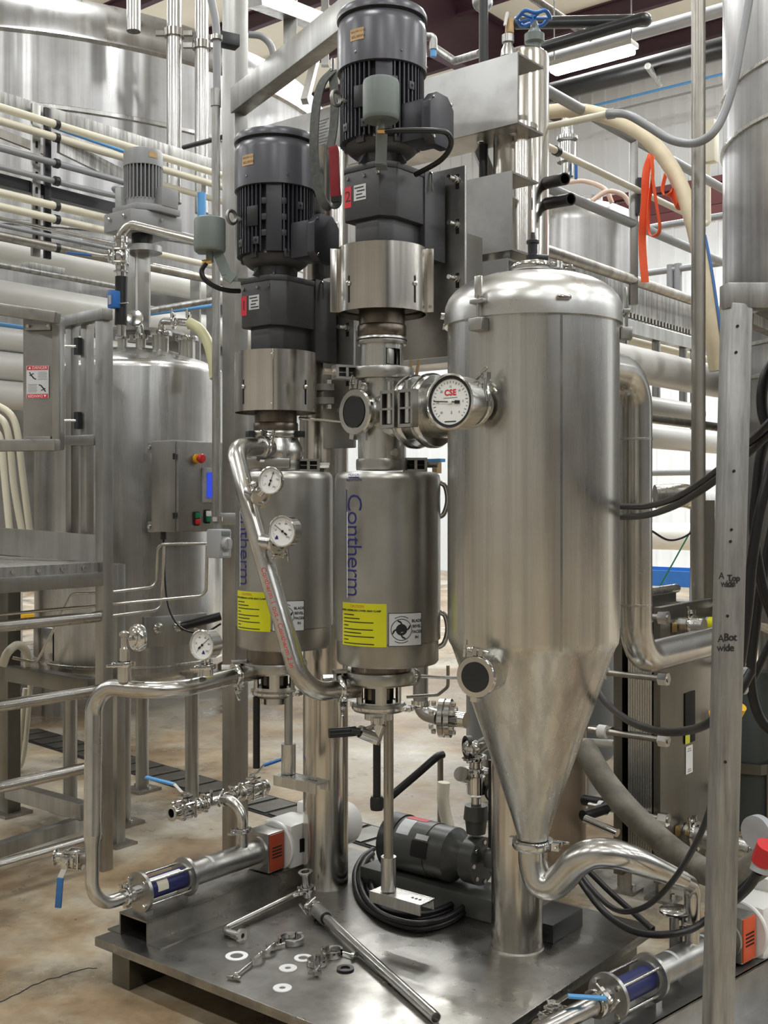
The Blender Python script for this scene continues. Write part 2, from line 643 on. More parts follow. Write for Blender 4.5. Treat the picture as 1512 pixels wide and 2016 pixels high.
def lamp(at, power):
    ld = bpy.data.lights.new('unseen_lamp', 'AREA')
    ld.shape = 'RECTANGLE'
    ld.size = 1.25
    ld.size_y = 0.22
    ld.energy = power
    ld.color = (0.985, 1.0, 1.0)
    o = bpy.data.objects.new('unseen_lamp', ld)
    COL.objects.link(o)
    o.location = at
    o.rotation_euler = (0, 0, -TH)
    l2 = ld.copy()  # up-facing fill light, added to brighten the ceiling
    l2.energy = power * 0.22
    o2 = bpy.data.objects.new('unseen_lamp', l2)
    COL.objects.link(o2)
    o2.location = V(at) + UP * 0.06
    o2.rotation_euler = (PI, 0, -TH)

LAMP_W = LAMP_POWER * 1.25 * 0.22 * PI
fix = P(1165, 118, 13)
fu, fv, fz = fix.dot(E1), fix.dot(E2), fix.z
for i in range(-5, 5):
    for j in range(-4, 3):
        q = UV(fu + 4.0 + i * 4.2, fv + j * 3.6 - 3.6 * 0, fz)
        if q.y > 0.5:
            px = 756 + q.x / q.y * F_PX
            py = HORIZON - (q.z - EYE) / q.y * F_PX
            if py > -60 and ((440 < px < 720 and py < 240) or (1060 < px < 1450 and py < 600) or (700 < px < 1450 and py < 110) or q.y < 6 or (px < 440 and q.y < 13)) and -80 < px < 1590:
                continue
        lamp(q, LAMP_W)

for uu in (-19, -15, -11, -8, -5, -2):  # extra unseen row high up, added to brighten the back wall
    for vv in (13.2, 15.2):
        q = UV(uu, vv, 10.0)
        if (q.z - EYE) / q.y * F_PX > HORIZON + 30:
            lamp(q, LAMP_W * 1.9)

def fixture():
    t = thing('ceiling_light', 'lit white tube fixture hanging before the ribbed back wall', 'ceiling light', fix)
    m = MB()
    m.box(fix + UP * 0.05, (1.1, 0.2, 0.07), (E1, E2, UP))
    m.build('housing', 'white', t, bevel=0.02)
    m = MB()
    m.box(fix - UP * 0.015, (1.04, 0.17, 0.07), (E1, E2, UP))
    m.build('diffuser', 'tube_light', t, bevel=0.03)
    for s in (-0.5, 0.5):
        m = MB()
        m.cyl(fix + E1 * s + UP * 0.08, fix + E1 * s + UP * 3.4, 0.008, seg=8)
        m.build('hanger_rod', 'galv', t)
fixture()

# ---------------------------------------------------------------- overhead pipes on the right
def pipe_run(name, mat, pts, r, label, cat='pipe', seg=16, fr=None, group=None, parent=None):
    m = MB()
    m.tube(fillet(pts, fr) if fr else pts, r, seg)
    return m.build(name, mat, parent, label=label, cat=cat, group=group)

def e1_line(px, py, d, px0, px1):
    """two points of the level line along E1 through P(px,py,d), ending under px0 and px1"""
    return along(P(px, py, d), E1, px0), along(P(px, py, d), E1, px1)

def along(p, dirn, px):
    k = (px - 756) / F_PX
    t = (k * p.y - p.x) / (dirn.x - k * dirn.y)
    return p + dirn * t

def e2_line(px, py, d, px0, px1):
    return along(P(px, py, d), E2, px0), along(P(px, py, d), E2, px1)

a, b = e1_line(1250, 140, 14, 1030, 1445)
pipe_run('overhead_pipe', 'blackmetal', [a, b], 0.13, 'thick black pipe running just below the lit tube fixture')
a, b = e1_line(1250, 68, 15, 1050, 1445)
pipe_run('overhead_pipe', 'conduit', [a, b], 0.085, 'grey pipe running just above the lit tube fixture')
a, b = e1_line(1180, 62, 9, 1070, 1268)
pipe_run('overhead_pipe', 'blackmetal', [a, b, b + UP * 0.0 + E2 * 0.05, b + E2 * 0.05 + UP * 0.3 - E1 * 1.2], 0.05, 'black elbowed pipe leaving the blue handwheel valve', fr=0.08)
a, b = e1_line(1300, 176, 21, 1120, 1445)
pipe_run('air_line', 'bluepipe', [a, b], 0.025, 'thin bright blue air line along the ribbed wall', 'pipe')
a, b = e1_line(1300, 196, 21.2, 1180, 1445)
pipe_run('wall_conduit', 'conduit', [a, b], 0.02, 'thin grey conduit below the blue air line', 'conduit')
for px, py, d, lab in ((1130, 40, 14, 'slanting grey strut of the ceiling above the tube fixture'), ):
    m = MB()
    m.tube([P(1040, -10, 14), P(1165, 75, 13.6)], 0.05, 10)
    m.build('ceiling_strut', 'galv', label=lab, cat='strut')
m = MB()
m.cyl(P(1275, 130, 13.5), P(1300, 165, 14.2), 0.04, seg=10)
m.build('pipe_stub', 'galv', label='short grey pipe stub sticking out under the thick black pipe', cat='pipe')

# ---------------------------------------------------------------- far right: dome tank, railings, hoses
def vessel(name, label, px, d, R, prof, mat, seg=64, cat='tank'):
    c = P(px, 985, d)
    c.z = 0
    t = thing(name, label, cat, c)
    m = MB()
    m.lathe(prof, c, UP, seg)
    m.build('shell', mat, t)
    return t, c

def dome(R, z, h, n=8, knuckle=0.12):
    out = []
    for k in range(n + 1):
        a = k / n * PI / 2
        out.append((R * math.cos(a) if k < n else 0.0, z + h * math.sin(a)))
    return out

d = 9.0
zt = Zy(468, d)
t, c = vessel('domed_tank', 'dull domed steel tank behind the right railing', 1120, d, 0.62,
              [(0, 1.0), (0.62, 1.0), (0.62, zt)] + dome(0.62, zt, 0.27)[1:], 'bigtank')
m = MB()
m.lathe([(0.0, 0), (0.11, 0), (0.11, 0.09), (0.0, 0.09)], V((c.x + 0.16, c.y, zt + 0.23)), UP, 24)
m.build('hatch', 'frame', t)
for k in range(3):
    a = k * 2.1 + 0.5
    m = MB()
    m.cyl(V((c.x + 0.45 * math.cos(a), c.y + 0.45 * math.sin(a), 0)), V((c.x + 0.45 * math.cos(a), c.y + 0.45 * math.sin(a), 1.05)), 0.05, seg=14)
    m.build('leg', 'frame', t)
# copper coloured loop hose above the dome
pts = smooth([P(1110, 360, 8.6), P(1150, 357, 8.6), P(1190, 372, 8.5), P(1205, 400, 8.5)], 6)
pipe_run('copper_hose', 'copper', pts, 0.018, 'thin copper coloured hose arching over the domed tank', 'hose')
pts = smooth([P(1165, 396, 8.4), P(1195, 377, 8.4), P(1225, 383, 8.4), P(1240, 402, 8.4)], 6)
pipe_run('copper_hose', 'copper', pts, 0.018, 'lower copper coloured hose ending at the railing post', 'hose')

# the raised walkway (railing, deck beam) along E2
def walkway():
    d0 = 5.6
    base = P(1080, 985, d0)
    t = thing('walkway_railing', 'grey tubular railing of the raised walkway behind the separator', 'railing', V((base.x, base.y, 0)))
    def ln(py, r, name, mat, px1=1440, px0=1030):
        a, b = e2_line(1080, py, d0, px0, px1)
        m = MB()
        m.cyl(a, b, r, seg=16)
        return m.build(name, mat, t)
    ln(180, 0.028, 'top_rail', 'conduit')
    ln(370, 0.026, 'mid_rail', 'conduit')
    ln(495, 0.03, 'lower_rail', 'lead')
    q = along(P(1080, 495, d0), E2, 1247)
    for off in (0,):
        m = MB()
        m.bar(V((q.x, q.y, Zy(240, q.y))), V((q.x, q.y, Zy(600, q.y))), 0.045, 0.045)
        m.build('post', 'frame', t, bevel=0.004)
    m = MB()
    m.bar(V((q.x, q.y, Zy(355, q.y))) - E1 * -0.05, V((q.x, q.y, Zy(425, q.y))) + E1 * 0.05, 0.05, 0.06)
    m.build('bracket', 'blackmetal', t)
    # deck fascia with toothed grating edge
    a, b = e2_line(1080, 540, d0 + 0.25, 1030, 1440)
    m = MB()
    m.bar(a, b, 0.02, 0.17)
    m.build('fascia', 'galv', t)
    a2, b2 = a - UP * 0.10, b - UP * 0.10
    L = (b2 - a2).length
    m = MB()
    n = 60
    for k in range(n):
        m.box(a2 + (b2 - a2) * ((k + 0.5) / n) + E1 * 0.012, (0.03, L / n * 0.5, 0.03), (E1, E2, UP))
    m.build('grating_teeth', 'lead', t, kind='stuff')
    m = MB()
    m.bar(a2 + E2 * 0 - UP * 0.07, b2 - UP * 0.07, 0.06, 0.075)
    m.build('deck_tube', 'frame', t)
    # short under-deck posts
    for px in (1228, 1292, 1345):
        q2 = along(a2 - UP * 0.11, E2, px)
        m = MB()
        m.cyl(q2, q2 - UP * 0.42, 0.026, seg=14)
        m.build('hanger_post', 'frame', t)
    # two legs to the floor keep it up
    for px in (1082, 1370):
        q2 = along(a2 - UP * 0.1, E2, px)
        m = MB()
        m.bar(V((q2.x, q2.y, 0)), q2, 0.06, 0.06)
        m.build('leg', 'frame', t)
walkway()
for k, (px, y0, d0, r_, lab) in enumerate(((1235, 612, 6.6, 0.03, 'brown tube below the walkway deck, uppermost'), (1235, 640, 6.9, 0.03, 'grey tube below the walkway deck, second from top'),
                                           (1235, 668, 7.2, 0.028, 'pale tube below the walkway deck, third from top'), (1235, 690, 7.4, 0.03, 'steel tube below the walkway deck, lowest'))):
    a, b = e2_line(px, y0, d0, 1180, 1420)
    pipe_run('deck_pipe', ('lead', 'conduit', 'ivory', 'frame')[k], [a, b], r_, lab)
a, b = e2_line(1080, 290, 5.5, 1066, 1365)
t = thing('ivory_pipe', 'thin ivory plastic pipe sloping between the walkway rails', 'pipe', a)
m = MB(); m.cyl(a, b, 0.018, seg=14); m.build('tube', 'ivory', t)
for px in (1096, 1266):
    q = along(a, E2, px)
    m = MB(); m.cyl(q - E2 * 0.018, q + E2 * 0.018, 0.024, seg=12); m.build('pipe_clip', 'blackmetal', t)
for py, lab in ((352, 'upper black open pipe end beside the tall steel tube'), (392, 'lower black open pipe end beside the tall steel tube')):
    m = MB()
    p = P(1060, py + 12, 5.05)
    q = P(1112 if py < 370 else 1124, py, 4.85)
    u, v, w = frame(q - p)
    L = (q - p).length
    m.lathe([(0, 0), (0.027, 0), (0.027, L), (0.021, L), (0.021, L - 0.05), (0, L - 0.05)], p, q - p, 20)
    m.build('black_pipe_end', 'rubber', label=lab, cat='pipe')
# valve with blue lever near the wall behind
def far_valve():
    t = thing('sanitary_valve', 'small steel valve with blue lever under the beige hose', 'valve', P(1117, 340, 6.5))
    c = P(1117, 240, 6.5)
    for nm, y0, y1, r in (('upper_pipe', 230, 268, 0.032), ('body', 282, 312, 0.05), ('lower_pipe', 320, 348, 0.035)):
        m = MB(); m.cyl(P(1117, y1, 6.5), P(1117, y0, 6.5), r, seg=18); m.build(nm, 'polish', t)
    for y in (272, 317):
        m = MB(); m.cyl(P(1117, y + 3, 6.5), P(1117, y - 3, 6.5), 0.06, seg=18); m.build('ferrule', 'polish', t)
    m = MB(); m.bar(P(1134, 318, 6.45), P(1134, 352, 6.45), 0.02, 0.015); m.build('lever', 'blue', t)
far_valve()

# beige ducting hose, orange webbing, grey hose
pts = smooth([P(1062, 222, 5.9), P(1130, 217, 5.9), P(1195, 230, 5.8), P(1255, 258, 5.6), P(1300, 300, 5.5), P(1335, 355, 5.4), P(1362, 430, 5.3), P(1382, 520, 5.25), P(1400, 640, 5.2), P(1412, 730, 5.2)], 7)
t = thing('ducting_hose', 'wide beige ribbed hose curving down past the railing', 'hose', pts[-1])
m = MB(); m.tube(pts, 0.038, 18); m.build('hose', 'hose', t)
q0, q1 = P(1338, 388, 5.39), P(1350, 402, 5.36)
m = MB(); m.tube([P(1331, 376, 5.41), P(1339, 388, 5.39), P(1346, 402, 5.37)], 0.0405, 18); m.build('orange_band', 'strap', t)
pts2 = [p + V((0.03, -0.034, 0.0)) for p in pts[45:]]
m = MB(); m.ribbon(pts2, 0.012, 0.003, V((1, 0, 0.2))); m.build('blue_print', 'blue', t)
W = V((1, 0, 0))
pts = smooth([P(1283, 305, 5.42), P(1272, 340, 5.40), P(1269, 400, 5.40), P(1264, 470, 5.40), P(1270, 556, 5.40)], 6)
m = MB(); m.ribbon(pts, 0.038, 0.003, V((1, 0.1, 0))); m.build('webbing_strap', 'strap', label='long orange webbing strap hanging down from the railing', cat='strap')
pts = smooth([P(1283, 305, 5.40), P(1285, 345, 5.38), P(1278, 400, 5.38), P(1277, 455, 5.38), P(1288, 464, 5.38), P(1299, 450, 5.38), P(1292, 400, 5.37), P(1284, 345, 5.37)], 6)
m = MB(); m.ribbon(pts, 0.034, 0.003, V((0.75, 1, 0))); m.build('webbing_strap', 'strap', label='looped orange webbing strap hanging from the railing', cat='strap')
pts = smooth([P(1310, 345, 5.40), P(1304, 372, 5.38), P(1309, 384, 5.38), P(1322, 380, 5.38), P(1326, 372, 5.38)], 6)
m = MB(); m.ribbon(pts, 0.034, 0.003, V((0.75, 1, 0))); m.build('webbing_strap', 'strap', label='short orange strap loop beside the beige hose', cat='strap')
pts = smooth([P(1200, 223, 5.0), P(1235, 226, 4.9), P(1275, 248, 4.85), P(1320, 275, 4.8), P(1365, 282, 4.75), P(1400, 265, 4.7), P(1425, 225, 4.7), P(1445, 160, 4.7), P(1462, 70, 4.7), P(1480, -30, 4.7)], 7)
t = thing('grey_hose', 'dark grey ribbed hose sagging from pale pipe to right tank', 'hose', pts[0])
m = MB(); m.tube(pts, 0.018, 14); m.build('hose', 'conduit', t)
m = MB(); m.tube([P(1066, 252, 5.2), P(1205, 223, 5.0)], 0.016, 14); m.build('pale_pipe', 'ivory', t)
m = MB(); m.cyl(P(1196, 225, 5.01), P(1210, 223, 4.99), 0.023, seg=14); m.build('coupling', 'conduit', t)

# tall round pole in front of the wall
m = MB()
q = P(1375, 985, 5.0)
m.cyl(V((q.x, q.y, 0)), V((q.x, q.y, 4.0)), 0.031, seg=24)
m.build('standing_pole', 'lead', label='tall round steel pole standing left of the right tank', cat='pole')
# dark square post behind the lower pole
q = P(1384, 985, 5.5)
m = MB(); m.bar(V((q.x, q.y, 0)), V((q.x, q.y, 1.6)), 0.09, 0.09)
m.build('square_post', 'exchanger', label='dark square post between round pole and heat exchanger', cat='post')

# white pipes right
for n_, (y0, r, x1, lab) in enumerate(((735, 0.085, 1415, 'large white pipe sloping away right of the separator, topmost of three'),
                                       (815, 0.062, 1370, 'white pipe sloping away right of the separator, middle of three'),
                                       (872, 0.07, 1420, 'white pipe right of the separator, lowest of three'))):
    dd = 5.4 + 0.5 * n_
    a, b = along(P(1260, y0 - 15, dd), E2, 1000), along(P(1260, y0 - 15, dd), E2, x1)
    pipe_run('white_pipe', 'whitepipe', [a, b], r, lab, seg=24)
a, b = e2_line(1290, 825, 5.2, 1200, 1420)
pipe_run('brown_rail', 'lead', [a, b], 0.022, 'thin brown steel rail below the large white pipe', 'rail')
a, b = e1_line(1330, 930, 12, 1200, 1430)
pipe_run('grey_rail', 'conduit', [a, b], 0.035, 'thin dark rail far off before the white wall', 'rail')
a, b = e1_line(1330, 1056, 14, 1200, 1450)
pipe_run('far_pipe', 'whitepipe', [a, b], 0.17, 'large pale pipe far off above the blue bin', seg=24)
m = MB(); m.tube(fillet([P(1290, 978, 7), P(1345, 975, 7), P(1400, 990, 7.4)], 0.1), 0.075, 20)
m.build('bent_pipe', 'vessel', label='pale bent steel pipe behind the hanging black cables', cat='pipe')
pts = smooth([P(1270, 1040, 4.6), P(1284, 1046, 4.8), P(1315, 1063, 5.0), P(1345, 1058, 5.2), P(1372, 1040, 5.42), P(1384, 1030, 5.46)], 6)
pipe_run('thin_cable', 'rubber', pts, 0.005, 'thin black cable sagging above the blue bin', 'cable', 8)
pipe_run('green_cord', 'green', [P(1360, 1045, 8.5), P(1292, 1168, 8.5)], 0.006, 'thin green cord stretched beside the blue bin', 'cord', 8)

def blue_bin():
    c = G(1318, 1185, 0)
    t = thing('blue_bin', 'blue plastic bin on legs by the far white wall', 'bin', V((c.x, c.y, 0)))
    d = c.y
    zt, zb = Zy(1120, d), Zy(1150, d)
    m = MB()
    w, l = 0.9, 1.3
    poly = [(-l / 2, -w / 2), (l / 2, -w / 2), (l / 2, w / 2), (-l / 2, w / 2)]
    for sgn in (-1, 1):
        m.box(V((c.x, c.y, (zt + zb) / 2)) + E2 * (sgn * w / 2), (l, 0.05, zt - zb), (E1, E2, UP))
        m.box(V((c.x, c.y, (zt + zb) / 2)) + E1 * (sgn * l / 2), (0.05, w, zt - zb), (E1, E2, UP))
    m.box(V((c.x, c.y, zb + 0.03)), (l, w, 0.05), (E1, E2, UP))
    m.build('tub', 'blue', t)
    for su in (-1, 1):
        for sv in (-1, 1):
            m = MB()
            q = V((c.x, c.y, 0)) + E1 * (su * (l / 2 - 0.08)) + E2 * (sv * (w / 2 - 0.08))
            m.bar(q, q + UP * zb, 0.12, 0.12)
            m.build('leg', 'blue', t)
blue_bin()
# beige box on the wall with its conduit
t = thing('wall_box', 'tall beige box on the wall behind the round pole', 'box', P(1398, 320, 8))
m = MB(); m.box(P(1398, 280, 8), (0.1, 0.09, 0.30), (E1, E2, UP)); m.build('case', 'ivory', t, bevel=0.01)
m = MB(); m.tube(fillet([P(1393, 325, 8), P(1394, 440, 8), P(1376, 443, 8)], 0.03), 0.022, 12); m.build('drop_pipe', 'ivory', t)
# pale railing far behind on the right
t = thing('far_railing', 'pale railing far back before the bright wall', 'railing', P(1330, 570, 10))
for py in (530, 440):
    a, b = e1_line(1330, py, 10, 1245, 1450)
    m = MB(); m.cyl(a, b, 0.03, seg=10); m.build('rail', 'conduit', t)
for px in (1320, 1335):
    q = along(P(1330, 520, 10), E1, px)
    m = MB(); m.cyl(q - UP * 0.45, q, 0.035, seg=10); m.build('post', 'conduit', t)

# big tank at the right edge
def right_tank():
    d = 5.6
    R = 1.0
    px = 1432 + R * F_PX / d * 1.02
    c = P(px, 985, d); c.z = 0
    zb = Zy(1235, d - 0.5)
    t = thing('storage_tank', 'large steel tank cut by the right picture edge', 'tank', c)
    m = MB()
    m.lathe([(0, zb - 0.2), (R * 0.75, zb - 0.12), (R, zb), (R, 5.0), (R * 0.8, 5.25), (0, 5.4)], c, UP, 96)
    m.build('shell', 'bigtank', t)
    for z in (Zy(75, 5), Zy(190, 5), Zy(655, 5), Zy(725, 5)):
        m = MB(); m.lathe([(R, -0.012), (R + 0.012, -0.008), (R + 0.012, 0.008), (R, 0.012)], c + UP * z, UP, 96); m.build('weld_seam', 'vessel', t)
    # manhole
    ang = math.atan2(P(1462, 1095, 4.9).x - c.x, -(P(1462, 1095, 4.9).y - c.y))
    nrm = V((math.sin(ang), -math.cos(ang), 0))
    q = c + nrm * (R - 0.01); q.z = Zy(1095, q.y)
    m = MB(); m.lathe([(0.085, 0), (0.125, 0), (0.125, 0.05), (0.095, 0.06), (0.085, 0.03)], q, nrm, 36, close=True); m.build('manhole_ring', 'polish', t)
    m = MB(); m.lathe([(0, 0), (0.09, 0), (0.09, 0.022), (0, 0.022)], q, nrm, 36); m.build('manhole_cover', 'lead', t)
    ang = math.atan2(P(1478, 525, 4.9).x - c.x, -(P(1478, 525, 4.9).y - c.y))
    nrm = V((math.sin(ang), -math.cos(ang), 0)); side = V((math.cos(ang), math.sin(ang), 0))
    q = c + nrm * (R + 0.005); q.z = Zy(525, q.y)
    m = MB(); m.box(q, (0.16, 0.03, 0.2), (side, nrm, UP)); m.build('window_frame', 'frame', t, bevel=0.008)
    m = MB(); m.box(q + nrm * 0.005, (0.1, 0.03, 0.14), (side, nrm, UP)); m.build('window_pane', 'glass', t)
    for k in range(3):
        a = -2.2 + k * 1.5
        qq = c + V((math.sin(a) * 0.8, -math.cos(a) * 0.8, 0))
        m = MB(); m.cyl(qq, qq + UP * zb, 0.06, seg=16); m.build('leg', 'frame', t)
right_tank()
# ================================================================ left background
# large tank top left
def left_tank():
    d, R = 10.0, 2.73
    c = P(60, 985, d); c.z = 0
    z1 = Zy(192, d - R); z2 = Zy(45, d - R)
    t = thing('storage_tank', 'huge streaked steel tank filling the upper left corner', 'tank', c)
    m = MB()
    m.lathe([(0, 1.0), (R, 1.0), (R, z2 - 0.02), (R + 0.02, z2), (R, z2 + 0.03)] + [(R - 0.18 * (1 - math.cos(a)), z2 + 0.03 + 0.30 * math.sin(a)) for a in (0.25, 0.5, 0.8, 1.1, 1.35, 1.57)] + [(R * 0.6, z2 + 0.5), (0, z2 + 0.75)], c, UP, 128)
    m.build('shell', 'bigtank', t)
    for z, nm in ((z1, 'weld_seam'), (Zy(430, d - R), 'weld_seam')):
        m = MB(); m.lathe([(R, -0.02), (R + 0.014, -0.012), (R + 0.014, 0.012), (R, 0.02)], c + UP * z, UP, 128); m.build(nm, 'tank', t)
    for k in range(4):
        a = 0.4 + k * PI / 2
        q = c + V((math.cos(a), math.sin(a), 0)) * 1.8
        m = MB(); m.cyl(q, q + UP * 1.02, 0.09, seg=14); m.build('leg', 'frame', t)
    return c
left_tank()
for px, y0, y1, r, cy, lab in ((263, -60, 62, 0.045, None, 'short steel riser pipe at the top of the huge tank'),
                               (343, -60, 400, 0.048, 66, 'tall steel riser pipe before the huge tank, nearer its middle'),
                               (397, -60, 420, 0.045, 90, 'tall steel riser pipe at the right side of huge tank')):
    t = thing('riser_pipe', lab, 'pipe', P(px, y1, 7.2))
    m = MB(); m.cyl(P(px, y1, 7.3), P(px, y0, 7.3), r, seg=18); m.build('tube', 'tank', t)
    if cy:
        m = MB(); m.lathe([(r, -0.025), (r * 1.35, -0.025), (r * 1.35, 0.025), (r, 0.025)], P(px, cy, 7.3), UP, 20, close=True)
        m.box(P(px, cy, 7.3) + V((0.09, 0, 0)), (0.06, 0.03, 0.03)); m.box(P(px, cy, 7.3) - V((0.09, 0, 0)), (0.06, 0.03, 0.03))
        m.build('pipe_clamp', 'polish', t)

# the pipe rack that runs along E2
RD = 6.0
def rack(py, px0=-400, px1=470, dd=0.0):
    p = P(97, py, RD) + E1 * dd
    return along(p, E2, px0), along(p, E2, px1)
def rack_pipe(py, r, mat, lab, dd=0.0, px0=-400, px1=470, cat='pipe', sag=None):
    a, b = rack(py, px0, px1, dd)
    pipe_run('rack_pipe', mat, [a, b], r, lab, cat)
a, b = rack(212, -400, 470, -0.12)
m = MB(); m.bar(a, b, 0.06, 0.09); m.build('rack_beam', 'galv', label='pale steel beam sloping above the ivory rack pipes', cat='beam', bevel=0.006)
rack_pipe(241, 0.021, 'ivory', 'ivory rack pipe, first below the sloping steel beam')
rack_pipe(267, 0.021, 'ivory', 'ivory rack pipe, second below the sloping steel beam')
rack_pipe(318, 0.018, 'conduit', 'grey conduit on the rack passing behind the mixer motor', px1=262)
a, b = rack(353, -400, 205)
pts = [a, b] + [P(225, 372, 6.15), P(248, 372, 6.1)]
m = MB(); m.tube(smooth(pts, 6), 0.016, 12); m.build('grey_conduit', 'conduit', label='grey flexible conduit running into the mixer motor box', cat='conduit')
a, b = rack(368, -400, 262, -0.1)
m = MB(); m.bar(a, b, 0.05, 0.062); m.build('black_beam', 'blackmetal', label='black beam on the rack left of mixer motor', cat='beam')
rack_pipe(403, 0.021, 'ivory', 'ivory rack pipe just below the black beam', px1=230)
rack_pipe(429, 0.021, 'ivory', 'ivory rack pipe beside the mixer gearbox, lower one', px1=222)
rack_pipe(452, 0.011, 'polish', 'thin bright tube on the rack above the blue valve lever', px1=250)
rack_pipe(464, 0.012, 'conduit', 'thin grey tube on the rack above the blue valve lever', px1=250)
rack_pipe(485, 0.025, 'lead', 'brown steel pipe at the bottom of the pipe rack', px1=470)
rack_pipe(540, 0.016, 'galv', 'bare galvanised conduit below the rack, under the bracket', px1=240)
rack_pipe(297, 0.018, 'ivory', 'ivory pipe stub at the left edge, third from the sloping beam', px1=78, dd=-0.15)
# right of the mixer motor the same lines go on
for py, r, mat, lab in ((293, 0.018, 'ivory', 'pale pipe passing behind mixer motor top towards the square column'),
                        (392, 0.018, 'conduit', 'grey pipe to the right of the mixer motor box'),
                        (447, 0.019, 'ivory', 'ivory pipe right of the mixer shaft housing, upper'),
                        (472, 0.012, 'polish', 'bright tube right of the mixer shaft housing, lower')):
    a, b = rack(py, 300, 470, -0.06)
    pipe_run('rack_pipe', mat, [a, b], r, lab)
# strut columns of the rack
t = thing('strut_column', 'slotted black strut column holding the rack pipes', 'column', P(97, 500, RD))
for px, mat, w in ((83, 'frame', 0.05), (106, 'blackmetal', 0.04)):
    q = along(P(97, 350, RD), E2, px) - E1 * 0.06
    m = MB()
    m.box(V((q.x, q.y, (Zy(205, RD) + Zy(505, RD)) / 2)), (0.02, w, Zy(205, RD) - Zy(505, RD)), (E1, E2, UP))
    m.build('channel', mat, t, bevel=0.003)
q = along(P(97, 350, RD), E2, 83) - E1 * 0.048
for k in range(7):
    m = MB(); m.box(V((q.x, q.y, Zy(285 + k * 30, RD))), (0.004, 0.012, 0.034), (E1, E2, UP)); m.build('slot', 'hole', t)
for py in (241, 267, 318, 353, 403, 429, 485):
    q = along(P(97, py, RD), E2, 111)
    m = MB(); m.cyl(q - E2 * 0.013, q + E2 * 0.013, 0.026, seg=12); m.build('pipe_clip', 'blackmetal', t)
q = P(80, 530, RD)
m = MB(); m.bar(q - E2 * 0.1, q + E2 * 0.12, 0.1, 0.035); m.build('bracket', 'galv', t, bevel=0.004)
m = MB(); m.bar(P(115, 285, 6.05), P(262, 358, 6.6), 0.02, 0.085)
m.build('brace_beam', 'galv', label='diagonal grey brace between the rack and mixer motor', cat='beam')
m = MB(); m.bar(P(-20, 255, 6.3), P(95, 300, 6.6), 0.02, 0.05)
m.build('brace_beam', 'lead', label='thin diagonal brace at the left edge behind ivory pipes', cat='beam')
pipe_run('blue_air_pipe', 'bluepipe', [P(110, 252, 6.5), P(255, 302, 7.0)], 0.011, 'thin blue air pipe behind the upper ivory rack pipes')
# big white insulated pipes
for k, (py, r, dd, lab) in enumerate(((498, 0.075, -1.3, 'big white pipe passing below the pipe rack, uppermost'),
                                     (588, 0.10, -1.0, 'big white pipe behind the stirred tank nozzles'),
                                     (668, 0.075, -1.2, 'white pipe at the left edge behind the gate, top of stack'),
                                     (722, 0.085, -1.2, 'white pipe at the left edge behind the gate, middle of stack'),
                                     (778, 0.085, -1.2, 'white pipe at the left edge behind the gate, bottom of stack'))):
    a, b = along(P(20, py, 6.6), E2, -400), along(P(20, py, 6.6), E2, 560 if k < 2 else 300)
    pipe_run('white_pipe', 'whitepipe', [a, b], r, lab, seg=24)
a, b = e2_line(10, 640, 6.2, -400, 60)
pipe_run('blue_air_pipe', 'bluepipe', [a, b], 0.012, 'short blue pipe at the left edge behind the gate')
# vertical blue pipe and grey stuff near the square column
m = MB(); m.cyl(P(397, 500, 6.3), P(397, 380, 6.3), 0.024, seg=14); m.build('blue_drop_pipe', 'bluepipe', label='upright blue pipe left of the round conduit pole', cat='pipe')
pipe_run('blue_air_pipe', 'bluepipe', [P(290, 618, 6.6), P(425, 600, 7.0)], 0.014, 'level blue pipe behind the stirred tank top')
pipe_run('grey_bar_pipe', 'galv', [P(292, 612, 6.2), P(425, 590, 6.4)], 0.018, 'grey pipe with coupling above the blue level pipe')
for k, (px, w) in enumerate(((385, 0.06), (415, 0.05))):
    m = MB(); m.bar(P(px, 760, 7.2), P(px, 545, 7.2), w, w); m.build('back_post', 'frame', label=('dark upright post behind the tank nozzles, left one', 'dark upright post behind the tank nozzles, right one')[k], cat='post')

